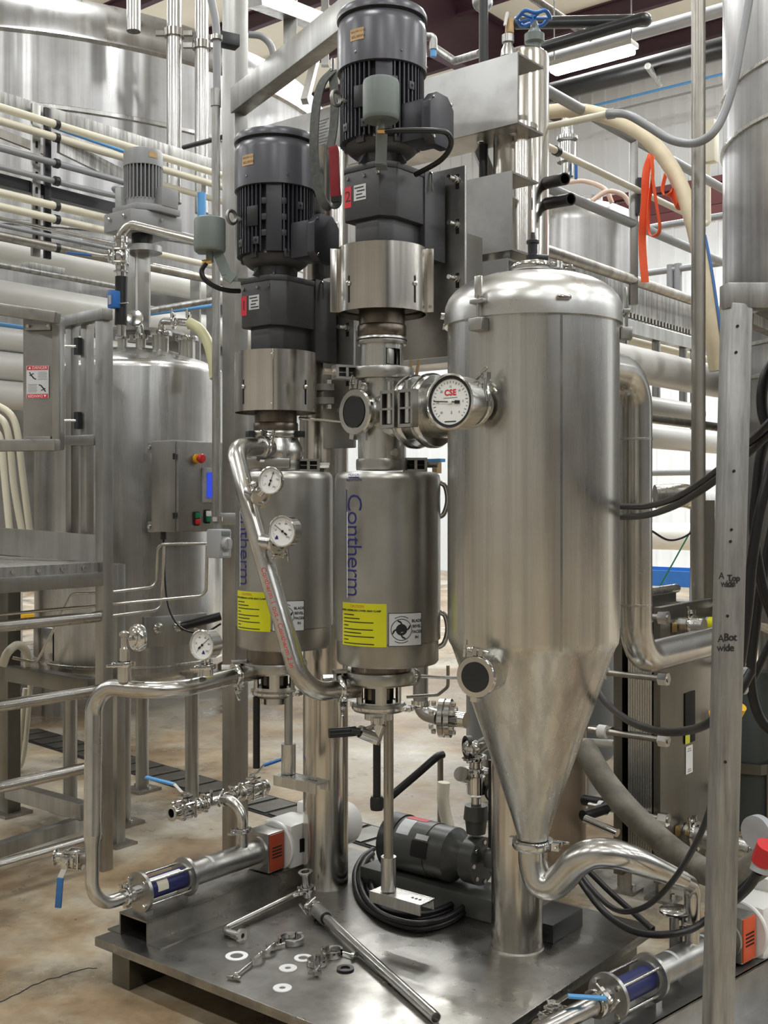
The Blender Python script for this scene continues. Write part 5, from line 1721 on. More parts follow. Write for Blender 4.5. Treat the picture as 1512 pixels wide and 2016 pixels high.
def left_heads():
    o = lambda y: V((AL.x, AL.y, zl(y)))
    t = hxL
    m = MB(); m.lathe([(0, zl(862)), (0.084, zl(862)), (0.088, zl(859)), (0.088, zl(852)), (0.084, zl(849)), (0, zl(849))], V((AL.x, AL.y, 0)), UP, 48); rg = m.build('top_ring', 'shell', t)
    for a in (-1.1, 1.15):
        r = cylang(a)
        m = MB(); m.box(o(856) + r * 0.094, (0.03, 0.035, 0.022), (r, UP.cross(r), UP)); m.build('ring_lug', 'blackmetal', rg, bevel=0.003)
    m = MB(); m.lathe([(0, zl(908)), (0.09, zl(908)), (0.097, zl(896)), (0.096, zl(885)), (0.086, zl(872)), (0.078, zl(862)), (0, zl(862))], V((AL.x, AL.y, 0)), UP, 48); m.build('outlet_head', 'vessel', t)
    channel_clamp(t, o(916), 0.088, 0.036, V((0.98, 0.05, 0)), 0.08, 'lid_clamp')
    q = o(914)
    m = MB(); m.bar(q + V((-0.12, -0.10, 0)), q + V((0.06, -0.10, 0)), 0.03, 0.036); m.build('clamp_bar', 'shell', t, bevel=0.006)
    ql = V((AL.x - 0.005, AL.y, 0))
    m = MB(); m.cyl(ql + UP * zl(1320), ql + UP * zl(1262), 0.098, seg=40); m.build('bottom_neck', 'bronze', t)
    channel_clamp(t, ql + UP * zl(1310), 0.114, 0.032, V((-0.95, -0.2, 0)), 0.05, 'lower_clamp')
    lantern(t, ql, zl(1356), zl(1318), 0.073, [(-0.85, -0.15), (0.35, 1.0), (2.2, 3.2), (-2.8, -1.8)], 'lower_lantern', 'vessel')
    m = MB(); m.lathe([(0, zl(1370)), (0.070, zl(1370)), (0.077, zl(1366)), (0.077, zl(1358)), (0.07, zl(1354)), (0, zl(1354))], ql, UP, 48); m.build('lower_ring', 'lead', t)
    m = MB(); m.cyl(ql + UP * zl(1384), ql + UP * zl(1369), 0.047, seg=36); m.build('bottom_cup', 'vessel', t)
    clamp(t, ql + UP * zl(1362), UP, 0.056, V((0.9, -0.4, 0)), 0.016)
    d = 3.93
    m = MB(); m.cyl(P(505, 1512, d), P(505, 1372, d), 0.0125, seg=14); m.build('drain_tube', 'rubber', t)
    m = MB(); m.cyl(P(568, 1468, d), P(568, 1362, d), 0.0145, seg=18); m.build('support_post', 'galv', t)
    m = MB(); m.cyl(P(568, 1522, d), P(568, 1464, d), 0.0255, seg=24); m.build('post_sleeve', 'vessel', t)
    m = MB(); a = P(556, 1525, d) - E1 * 0.01
    for k in (-1, 1):
        m.bar(a + E2 * (k * 0.033) - UP * 0.014, a + E2 * (k * 0.033) - UP * 0.014 + E1 * 0.2, 0.005, 0.036)
    m.bar(a, a + E1 * 0.2, 0.07, 0.006)
    arm = m.build('foot_arm', 'vessel', t)
    for du in (0.14, 0.155, 0.17):
        m = MB(); m.cyl(a + E1 * du + UP * 0.003, a + E1 * du + UP * 0.0036, 0.005, seg=12); m.build('arm_hole', 'hole', arm)
left_heads()

# ---------------------------------------------------------------- separator vessel
SD = 3.30
sp = P(1049, 985, SD); sp.z = 0
SR = 0.2515
def separator():
    t = thing('separator_vessel', 'large shining steel separator vessel with cone bottom and domed lid', 'vessel', sp + UP * Zy(1648, SD))
    z = lambda y: Zy(y, SD)
    o = V((sp.x, sp.y, 0))
    m = MB()
    m.lathe([(0, z(1650)), (0.046, z(1650)), (0.048, z(1640)), (0.066, z(1600)), (SR - 0.012, z(1272)), (SR - 0.003, z(1262)), (SR, z(1250)), (SR, z(640)), (0, z(640))], o, UP, 128)
    m.build('body', 'vessel', t)
    r_ = cylang(0.18)
    m = MB(); m.box(V((o.x, o.y, (z(1262) + z(645)) / 2)) + r_ * (SR + 0.0002), (0.0016, 0.007, z(645) - z(1262)), (r_, UP.cross(r_), UP)); m.build('weld_seam', 'polish', t)
    m = MB(); m.lathe([(SR - 0.013, 0), (SR - 0.0105, 0.003), (SR - 0.0105, 0.006), (SR - 0.013, 0.009)], o + UP * (z(1274) + 0.004), UP, 96); m.build('cone_seam', 'vessel', t)
    zl_ = z(640)
    m = MB()
    Rl = SR + 0.0095
    pr = [(SR - 0.01, zl_ - 0.006), (Rl, zl_ - 0.006), (Rl, zl_ + 0.028)]
    h = 0.165
    for k in range(1, 9):
        a = k / 9 * PI / 2
        pr.append((Rl * math.cos(a) ** 0.75, zl_ + 0.028 + (h - 0.045) * math.sin(a) ** 0.9))
    pr.append((0, zl_ + h - 0.018))
    m.lathe(pr, o, UP, 128); lid = m.build('domed_lid', 'lid', t)
    # top opening with clamp and black nozzle
    q = V((o.x, o.y, zl_ + h - 0.016))
    m = MB(); m.lathe([(0, 0), (0.05, 0), (0.058, 0.006), (0.058, 0.028), (0.052, 0.034), (0, 0.034)], q, UP, 40); m.build('top_cap', 'polish', lid)
    clamp(lid, q + UP * 0.018, UP, 0.05, V((0.75, -0.65, 0)), 0.024)
    m = MB(); m.lathe([(0, 0), (0.02, 0), (0.02, 0.022), (0.014, 0.026), (0.014, 0.055), (0.019, 0.058), (0.019, 0.066), (0.008, 0.07), (0.006, 0.09), (0, 0.09)], q + UP * 0.034, UP, 16); m.build('vent_nozzle', 'blackmetal', lid)
    m = MB(); m.cyl(q + V((0.0, 0, 0.05)), q + V((0.045, -0.01, 0.045)), 0.012, seg=12); m.build('nozzle_side', 'blackmetal', lid)
    qh = q + V((0.10, -0.02, 0.0))
    m = MB(); m.bar(qh + V((-0.05, 0, 0.012)), qh + V((0.02, -0.01, 0.006)), 0.02, 0.012); m.build('lid_hinge', 'polish', lid, bevel=0.002)
    # small bridge lug on the lid rim
    a = 0.19
    r = cylang(a); s = UP.cross(r)
    m = MB(); m.box(V((o.x, o.y, zl_ + 0.036)) + r * (Rl + 0.004), (0.014, 0.04, 0.012), (r, s, UP)); m.build('rim_lug', 'polish', lid, bevel=0.003)
    # toggle latches
    for a in (-0.72, 1.45):
        r = cylang(a); s = UP.cross(r)
        b = V((o.x, o.y, 0))
        m = MB(); m.box(b + r * (SR + 0.018) + UP * (zl_ - 0.03), (0.035, 0.045, 0.035), (r, s, UP)); lt = m.build('latch_block', 'frame', t, bevel=0.003)
        m = MB(); m.box(b + r * (Rl + 0.01) + UP * (zl_ + 0.034), (0.02, 0.046, 0.012), (r, s, UP)); m.build('latch_keeper', 'frame', lt, bevel=0.002)
        m = MB(); m.box(b + r * (Rl + 0.008) + UP * (zl_ + 0.075), (0.008, 0.024, 0.06), (r, s, UP)); m.build('latch_handle', 'vessel', lt, bevel=0.002)
        m = MB(); m.cyl(b + r * (SR + 0.02) + UP * (zl_ - 0.03), b + r * (SR + 0.02) + UP * (zl_ + 0.05), 0.005, seg=10); m.build('latch_rod', 'polish', lt)
    # cone sight port
    n = V((-0.5, -0.85, 0.0)).normalized()
    q = P(939, 1332, SD - 0.245)
    m = MB(); m.cyl(q - n * 0.12, q, 0.05, seg=36); pn = m.build('port_neck', 'vessel', t)
    sg = clamp(pn, q, n, 0.042, UP + V((0.1, 0, 0)), 0.024, 1.0, 'port_clamp')
    m = MB(); m.lathe([(0, 0), (0.041, 0), (0.041, 0.010), (0, 0.010)], q + n * 0.003, n, 36); m.build('port_glass', 'glass', pn)
    # outlet clamp at the cone tip
    clamp(t, o + UP * z(1660), UP, 0.044, V((0.9, -0.42, 0)), 0.026)
    # inlet collar
    m = MB(); m.bar(V((o.x - 0.05, o.y + SR - 0.03, z(900))), V((o.x - 0.03, o.y + SR + 0.03, z(900))), 0.12, 0.06); m.build('back_bracket', 'frame', t)
    m = MB(); m.bar(V((o.x - 0.05, o.y + SR - 0.03, z(1200))), V((o.x - 0.03, o.y + SR + 0.03, z(1200))), 0.12, 0.06); m.build('back_bracket', 'frame', t)
    # side stubs left of the lid
    for k, (py, px) in enumerate(((622, 868), (642, 872))):
        m = MB(); m.cyl(P(px, py, SD + 0.1), P(px + 40, py + 6, SD + 0.1), 0.010, seg=12); m.build('side_stub', 'polish', t)
    # right hand wall latch plate
    return t
sep = separator()

# pillar behind it, on the plate
q = G(1018, 1862, PZ)
pil = V((q.x, q.y, PZ))
t = thing('support_pillar', 'round steel pillar standing on the skid plate below the separator', 'pillar', pil)
m = MB(); m.cyl(pil, pil + UP * 1.75, 0.0837, seg=56); m.build('tube', 'guard', t)
m = MB(); m.lathe([(0.083, 0), (0.088, 0), (0.0845, 0.006)], pil, UP, 56); m.build('weld_bead', 'lead', t)
# main column between the exchangers
q = G(641, 1741, PZ)
mc = V((q.x, q.y, PZ))
t = thing('main_column', 'tall round steel column behind and between the two exchangers', 'column', mc)
m = MB(); m.cyl(mc, mc + UP * (Zy(300, mc.y) - PZ), 0.085, seg=56); m.build('tube', 'guard', t)
for yy in (768, 794):
    m = MB(); m.lathe([(0.085, -0.012), (0.125, -0.012), (0.125, 0.012), (0.085, 0.012)], V((mc.x, mc.y, Zy(yy, mc.y))), UP, 48, close=True); fl = m.build('flange', 'frame', t)
    for k in range(8):
        a = k * PI / 4 + 0.2
        bolt(fl, V((mc.x, mc.y, Zy(yy, mc.y) + (0.012 if yy < 780 else -0.03))) + cylang(a) * 0.107, UP, 0.012, 0.018)

# ---------------------------------------------------------------- box beams, mount plates, tubes behind the drives
def box_beam(px, d, ytop, ybot, L, label, dep=0.2, text=False):
    a = P(px, ytop, d); zb = Zy(ybot, d)
    h = a.z - zb
    t = thing('box_beam', label, 'beam', V((a.x, a.y, zb)) - E1 * (L / 2))
    c = V((a.x, a.y, (a.z + zb) / 2)) - E1 * (L / 2)
    m = MB()
    m.box(c, (L, 0.008, h), (E1, E2, UP))
    m.build('web', 'dullbox', t)
    for k in (-1, 1):
        m = MB(); m.box(c + UP * (k * (h / 2 - 0.004)) + E2 * (dep / 2), (L, dep, 0.008), (E1, E2, UP)); m.build('flange', 'dullbox', t)
    for s in (0.06, 0.22):
        q = c + E1 * (L / 2 - s) - UP * (h / 2) + E2 * 0.06
        bolt(t, q, -UP, 0.016, 0.02)
        bolt(t, c + E1 * (L / 2 - s) + UP * (h / 2) + E2 * 0.06, UP, 0.016, 0.014)
    return t, c
bb, c1 = box_beam(1020, 4.50, 102, 242, 1.42, 'uppermost steel channel beam behind the right motor')
q = along(V((c1.x, c1.y, 0)), E1, 630) - E2 * 0.006
for r_ in range(9):
    m = MB(); m.box(V((q.x, q.y, Zy(238 + r_ * 6, q.y))), (0.11 - 0.02 * (r_ % 3), 0.001, 0.004), (E1, E2, UP)); m.build('faded_print', 'conduit', bb)
box_beam(1008, 4.35, 336, 492, 0.62, 'middle steel channel beam right of the right gearbox')
bt, c3 = box_beam(1000, 4.30, 508, 702, 0.95, 'lowest steel channel beam behind the right coupling guard')
# mount plates for the gearboxes
for ax, z0, lab in ((AR, ZR, 'slotted mounting plate behind the right gearbox'), (AL, ZL, 'slotted mounting plate behind the left gearbox')):
    c = V((ax.x, ax.y, 0)) + E2 * 0.235 + E1 * 0.035
    t = thing('mounting_plate', lab, 'plate', V((c.x, c.y, z0 - 0.33)))
    m = MB(); m.box(V((c.x, c.y, z0 - 0.015)), (0.27, 0.014, 0.63), (E1, E2, UP)); m.build('plate', 'dullbox', t, bevel=0.004)
    for dz in (0.25, 0.1, -0.08, -0.2):
        q = V((c.x, c.y, z0 + dz)) + E1 * 0.105 - E2 * 0.007
        m = MB(); m.box(q, (0.014, 0.002, 0.05), (E1, E2, UP)); m.build('slot', 'hole', t, bevel=0.0009)
        m = MB(); m.lathe([(0, 0), (0.013, 0), (0.013, 0.004), (0.008, 0.005), (0.008, 0.05), (0, 0.05)], q - E2 * 0.001 + UP * 0.005, -E2, 12); m.build('stud', 'polish', t)
        bolt(t, q - E2 * 0.006 + UP * 0.005, -E2, 0.012, 0.012, 'nut')
    m = MB(); m.box(V((c.x, c.y, z0 + 0.02)) + E2 * 0.13 - E1 * 0.03, (0.12, 0.25, 0.2), (E1, E2, UP)); m.build('stand_off', 'exchanger', t)
# floor standing tubes behind
q = P(1010, 985, 4.72)
m = MB(); m.lathe([(0, 0), (0.083, 0), (0.083, Zy(262, 4.72)), (0.105, Zy(262, 4.72)), (0.105, Zy(252, 4.72)), (0, Zy(252, 4.72))], V((q.x, q.y, 0)), UP, 48)
m.build('support_tube', 'guard', label='shining round tube holding up the uppermost channel beam', cat='tube')
q = P(1036, 985, 5.05)
t = thing('tall_tube_vessel', 'tall shining steel tube vessel with domed end behind the beams', 'vessel', V((q.x, q.y, 0)))
m = MB(); zt = Zy(118, 5.05); m.lathe([(0, 0), (0.102, 0), (0.102, zt), (0.098, zt + 0.02), (0.08, zt + 0.034), (0, zt + 0.045)], V((q.x, q.y, 0)), UP, 56); m.build('tube', 'guard', t)
m = MB(); m.lathe([(0, 0), (0.028, 0), (0.028, 0.05), (0.045, 0.055), (0.045, 0.09), (0.03, 0.1), (0.02, 0.12), (0.013, 0.15), (0, 0.15)], P(1052, 108, 5.0), UP, 20); hv = m.build('gate_valve', 'lube', t)
hw = P(1050, 36, 5.0)
m = MB(); m.tube([hw + V((0.075 * math.cos(a), 0.075 * math.sin(a), 0.008 * math.sin(5 * a))) for a in [2 * PI * k / 40 for k in range(40)]], 0.009, 10, closed=True)
for k in range(5):
    a = 2 * PI * k / 5
    m.cyl(hw, hw + V((0.07 * math.cos(a), 0.07 * math.sin(a), 0)), 0.006, seg=8)
m.cyl(hw - UP * 0.03, hw + UP * 0.012, 0.014, seg=10)
m.build('handwheel', 'blue', hv)
m = MB(); m.cyl(P(1051, 75, 5.0), P(1050, 38, 5.0), 0.009, seg=10); m.build('valve_stem', 'blackmetal', hv)
m = MB(); m.lathe([(0, 0), (0.034, 0), (0.03, 0.03), (0.02, 0.05), (0.019, 0.06), (0.027, 0.062), (0.027, 0.095), (0, 0.095)], P(1000, 112, 4.9), UP, 16); sv = m.build('relief_valve', 'frame', t)
m = MB(); m.cyl(P(1003, 66, 4.9), P(1003, 38, 4.9), 0.02, 0.017, seg=16); m.build('copper_cap', 'tan', sv)
m = MB(); m.bar(P(999, 24, 4.88), P(994, 50, 4.87), 0.012, 0.008); m.build('test_lever', 'white', sv)
# black upright pipe, partly hidden by the beam
q = P(952, 985, 4.78)
m = MB(); m.cyl(V((q.x, q.y, Zy(600, 4.78))), V((q.x, q.y, 4.2)), 0.02, seg=18)
m.build('upright_pipe', 'blackmetal', label='black upright pipe rising behind the uppermost channel beam', cat='pipe')
t = thing('round_float', 'grey round float on the black upright pipe at the ceiling', 'float', P(949, 10, 4.9))
m = MB(); m.lathe([(0, -0.03), (0.03, -0.028), (0.044, -0.012), (0.046, 0), (0.044, 0.012), (0.03, 0.028), (0, 0.03)], P(950, 4, 4.86), V((0.3, -1, 0)), 24); m.build('disc', 'bigtank', t)
m = MB(); m.bar(P(925, 250, 4.9), P(965, 350, 4.9), 0.045, 0.05); m.build('diagonal_strut', 'frame', label='diagonal steel strut between the two upper channel beams', cat='strut')
a, b = e1_line(870, 80, 6.5, 830, 990)
t = thing('pipe_elbows', 'pale pipe fittings with blue tail above the channel beam', 'pipe fitting', P(852, 110, 6))
m = MB(); m.tube(fillet([P(838, 72, 6), P(853, 72, 6), P(853, 98, 6)], 0.02), 0.022, 12); m.build('elbow', 'galv', t)
m = MB(); m.cyl(P(853, 112, 6), P(853, 97, 6), 0.017, seg=12); m.build('blue_tail', 'bluepipe', t)
m = MB(); m.tube(fillet([P(858, 95, 6.2), P(895, 120, 6.0), P(945, 105, 5.6)], 0.04), 0.02, 12); m.build('cross_pipe', 'galv', t)
# wooden handles seen behind the tee
for k, (x0, y0, x1, y1) in enumerate(((812, 705, 800, 760), (826, 703, 816, 760))):
    m = MB(); m.bar(P(x1, y1, 4.0), P(x0, y0, 4.0), 0.016, 0.012); m.build('wooden_stick', 'wood', label=('slim wooden stick behind the tee, left of two', 'slim wooden stick behind the tee, right of two')[k], cat='stick', bevel=0.003)
t = thing('tool_holder', 'small blue and wooden stack seen below the branch clamps', 'holder', P(850, 930, 4.0))
m = MB(); m.box(P(845, 907, 4.0), (0.12, 0.03, 0.012), (E1, E2, UP)); m.build('blue_strip', 'bluepipe', t)
m = MB(); m.box(P(860, 918, 4.0), (0.02, 0.03, 0.05), (E1, E2, UP)); m.build('wooden_block', 'wood', t)
# ================================================================ gauges
def gauge(name, label, c, n, R, depth, nums, needle, logo=None, base=None, start=225, sweep=270, brand=None, ref=UP, mat='polish', dark_ring=False):
    """dial gauge whose face centre is c and faces n; base = point where its stem ends"""
    n = V(n).normalized()
    u, v, w = frame(n, ref)
    t = thing(name, label, 'gauge', c - UP * R)
    m = MB(); m.lathe([(0, -depth), (R * 0.9, -depth), (R * 0.99, -depth * 0.9), (R * 0.99, -0.006), (R * 1.04, -0.004), (R * 1.04, 0.004), (R * 0.97, 0.006), (R * 0.93, 0.002), (R * 0.93, -0.003), (0, -0.003)], c, n, 48); m.build('case', mat, t)
    m = MB(); m.lathe([(0, -0.0025), (R * 0.925, -0.0025), (R * 0.925, -0.0015), (0, -0.0015)], c, n, 48); f = m.build('dial', 'dial', t)
    if dark_ring:
        m = MB(); m.lathe([(R * 0.84, -0.001), (R * 0.93, -0.001), (R * 0.93, 0.001), (R * 0.84, 0.001)], c, n, 48, close=True); m.build('dial_rim', 'ink', f)
    m = MB()
    cnt = 27
    for k in range(cnt):
        a = math.radians(start - sweep * k / (cnt - 1))
        L = R * (0.10 if k % 3 == 0 else 0.06)
        rr = R * 0.76
        d = u * math.cos(a) + v * math.sin(a)
        m.bar(c + d * (rr - L) + n * -0.0012, c + d * rr + n * -0.0012, R * 0.018, 0.0006, n)
    m.build('tick_marks', 'ink', f, kind='stuff', smooth=False)
    for k, s in enumerate(nums):
        a = math.radians(start - sweep * k / (len(nums) - 1))
        d = u * math.cos(a) + v * math.sin(a)
        text_flat(f, s, R * (0.12 if brand else 0.19), c + d * (R * 0.55) - n * 0.001, u, v, 'ink', 'dial_number')
    a = math.radians(needle)
    d = u * math.cos(a) + v * math.sin(a)
    m = MB(); m.bar(c - d * R * 0.3 + n * 0.0006, c + d * R * 0.72 + n * 0.0006, R * 0.035, 0.0008, n); m.bar(c - d * R * 0.42 + n * 0.0006, c - d * R * 0.2 + n * 0.0006, R * 0.12, 0.0008, n); m.build('needle', 'ink', f)
    m = MB(); m.lathe([(0, 0), (R * 0.09, 0), (R * 0.07, 0.003), (0, 0.004)], c, n, 16); m.build('hub', 'white' if brand else 'ink', f)
    if brand:
        text_flat(f, brand, R * 0.3, c + v * R * 0.33 - n * 0.0008, u, v, 'redtag', 'brand_word', 1.05, -0.0008)
        m = MB(); m.bar(c + v * R * 0.15 - u * R * 0.3 - n * 0.001, c + v * R * 0.15 + u * R * 0.3 - n * 0.001, R * 0.012, 0.0005, n); m.build('brand_rule', 'ink', f)
        text_flat(f, '3', R * 0.16, c - v * R * 0.4 + u * R * 0.05 - n * 0.0008, u, v, 'ink', 'dial_number')
        m = MB(); m.box(c - v * R * 0.72 - n * 0.001, (R * 0.5, R * 0.04, 0.0004), (u, v, n)); m.build('small_print', 'ink', f)
    if logo:
        lx, ly = logo
        o = c + u * R * lx + v * R * ly - n * 0.001
        m = MB(); m.prism([(-R * 0.14, -R * 0.10), (R * 0.14, -R * 0.10), (R * 0.03, R * 0.14), (-R * 0.03, R * 0.14)], o, u, v, n * 0.0005); m.build('dial_mark', 'inkblue', f)
    if base is not None:
        b = V(base)
        e = c - n * depth * 0.6
        m = MB(); m.cyl(b, e + (b - e).normalized() * R * 0.6, R * 0.24, seg=18); m.build('stem', 'polish', t)
    return t

# ---------------------------------------------------------------- pipe from left exchanger head to right exchanger base
def product_pipe():
    t = thing('product_pipe', 'bent steel pipe slanting from left exchanger head to right base', 'pipe', P(600, 1370, 3.5))
    pts = fillet([P(530, 881, 3.86), P(461, 880, 3.66), P(486, 985, 3.55), P(598, 1366, 3.45), P(676, 1356, 3.58)], [0.09, 0.35, 0.11])
    m = MB(); m.tube(pts, 0.0305, 28); m.build('tube', 'pipe', t)
    a = P(518, 881, 3.82)
    clamp(t, a, V((1, 0.9, 0)), 0.030, V((0.2, -0.3, 1)), 0.022)
    clamp(t, P(672, 1356, 3.575), V((1, 0.25, 0)), 0.031, V((0.3, -0.6, -0.7)), 0.022)
    # dark inlet neck into the right lantern
    m = MB(); m.cyl(P(676, 1356, 3.585), P(702, 1354, 3.62), 0.033, seg=24); m.build('inlet_neck', 'lead', t)
    # two instrument tees
    for px, py, qx, qy, dd in ((493, 968, 512, 975, 3.53), (520, 1066, 545, 1070, 3.50)):
        m = MB(); m.cyl(P(px, py, dd), P(qx, qy, dd - 0.055), 0.024, seg=22); m.build('tee_stub', 'pipe', t)
        clamp(t, P(qx, qy, dd - 0.055), P(qx, qy, dd - 0.055) - P(px, py, dd), 0.024, V((-0.3, 0, 1)) if py < 1000 else V((0.4, -0.2, -1)), 0.02, 0.8)
    # red marker note along the slope
    p0, p1 = P(545, 1170, 3.505), P(592, 1330, 3.46)
    ax = (P(598, 1366, 3.45) - P(486, 985, 3.55)).normalized()
    nn = V((-0.28, -1, 0)); nn = (nn - ax * nn.dot(ax)).normalized()
    side = nn.cross(ax)
    q = P(486, 985, 3.55) + (P(598, 1366, 3.45) - P(486, 985, 3.55)) * 0.61
    vs, fs = text_geo('Contherm 1 out - Contherm 2 in', 0.024, 0.006)
    R_ = 0.0311
    m = MB(); m.add([q + ax * p.x + (nn * math.cos(p.y / R_) + side * math.sin(p.y / R_)) * R_ for p in vs], fs); m.build('marker_note', 'redtag', t, smooth=False)
product_pipe()
n1 = V((-0.42, -0.9, 0.05))
gauge('thermometer', 'round thermometer on upper tee of slanting pipe', P(533, 946, 3.40), n1, 0.041, 0.012, ['0', '50', '100', '150', '200'], 85, base=P(512, 972, 3.45), ref=V((0.3, 0, 1)))
gauge('pressure_gauge', 'pressure gauge on lower tee of slanting pipe', P(556, 1046, 3.36), V((-0.45, -0.89, 0.02)), 0.046, 0.045, ['0', '20', '40', '60', '80', '100'], 145, logo=(-0.45, -0.42), base=P(545, 1070, 3.44))

# pipe from pump to left exchanger
def feed_pipe():
    t = thing('feed_pipe', 'bent steel pipe rising from left pump to left exchanger base', 'pipe', P(190, 1770, 3.72))
    za = Zy(1330, 3.86)
    def lv(px, y):
        d = (EYE - za) * F_PX / (y - HORIZON)
        return P(px, y, d)
    o1_ = P(272, 1757, 3.70)
    foot = o1_ - E2 * 0.185
    top = lv(184, 1349)
    mid = top + (foot - top) * 0.68
    p_up = fillet([lv(466, 1330), lv(330, 1364), top, mid], [0.16, 0.09])
    m = MB(); m.tube(p_up, 0.0275, 26); m.build('upper_tube', 'pipe', t)
    low = fillet([mid, mid + (foot - top) * 0.05, foot, o1_ - E2 * 0.052], [0.01, 0.075])
    rs = [0.0275] + [0.022] * (len(low) - 1)
    m = MB(); m.tube(low, rs, 24); m.build('lower_tube', 'pipe', t)
    clamp(t, lv(466, 1330), V((1, 0.6, 0)), 0.029, V((0.4, -0.5, -0.6)), 0.02)
    m = MB(); m.cyl(lv(468, 1330), V((AL.x - 0.06, AL.y - 0.02, za)), 0.028, seg=22); m.build('inlet_neck', 'lead', t)
    clamp(t, o1_ - E2 * 0.052, E2, 0.022, V((-0.3, 0, 1)), 0.018, 0.8)
    # tees for the two gauges
    for px, py0, py1 in ((245, 1342, 1307), (407, 1330, 1312)):
        dd = 3.585 if px < 300 else 3.66
        m = MB(); m.cyl(P(px, py0, dd), P(px, py1, dd), 0.021, seg=20); m.build('tee_stub', 'pipe', t)
        clamp(t, P(px, py1, dd), UP, 0.021, V((-0.9, -0.3, 0)), 0.016, 0.8)
feed_pipe()
gauge('pressure_gauge', 'white faced pressure gauge on bent pipe near left exchanger', P(398, 1270, 3.60), V((-0.5, -0.86, 0.02)), 0.048, 0.05, ['0', '20', '40', '60', '80', '100'], 40, logo=(0.1, -0.5), base=P(407, 1312, 3.66))
g = thing('pressure_gauge', 'steel backed gauge turned away above the bent pipe', 'gauge', P(245, 1310, 3.585))
m = MB(); m.lathe([(0, 0), (0.038, 0), (0.044, 0.006), (0.046, 0.02), (0.042, 0.03), (0, 0.03)], P(262, 1256, 3.605), V((0.8, 0.6, 0)), 40); m.build('case', 'polish', g)
m = MB(); m.lathe([(0, -0.004), (0.026, -0.004), (0.03, 0), (0, 0)], P(262, 1256, 3.605), V((0.8, 0.6, 0)), 32); m.build('back_plate', 'polish', g)
m = MB(); m.lathe([(0, 0), (0.015, 0), (0.015, 0.05), (0.011, 0.055), (0.011, 0.085), (0.017, 0.09), (0.017, 0.1), (0, 0.112)], P(245, 1307, 3.585), UP, 18); m.build('stem', 'polish', g)
m = MB(); m.cyl(P(245, 1258, 3.585), P(258, 1256, 3.60), 0.008, seg=10); m.build('cross_tube', 'polish', g)
# big dial gauge on the separator
ng = V((-0.60, -0.80, 0.0)).normalized()
gauge('vacuum_gauge', 'large dial gauge with red lettering on the separator side', P(886, 791, 2.98), ng, 0.073, 0.07, ['30', '25', '20', '15', '10', '5', '0'], 176, base=P(955, 785, 3.12), brand='CSE', dark_ring=True)
t = thing('gauge_coupling', 'polished coupling joining large dial gauge to the separator', 'coupling', P(960, 800, 3.1))
c = P(886, 791, 2.98) - ng * 0.07
m = MB(); m.cyl(c, c - ng * 0.08, 0.052, 0.045, seg=36); m.build('neck', 'polish', t)
clamp(t, c - ng * 0.035, ng, 0.047, V((0.5, -0.3, 0.5)), 0.02)
m = MB(); m.lathe([(0, 0), (0.011, 0), (0.013, 0.02), (0.009, 0.03), (0.009, 0.06), (0.012, 0.062), (0.012, 0.078), (0, 0.08)], P(958, 790, 3.02), UP, 14); m.build('bleed_screw', 'polish', t)

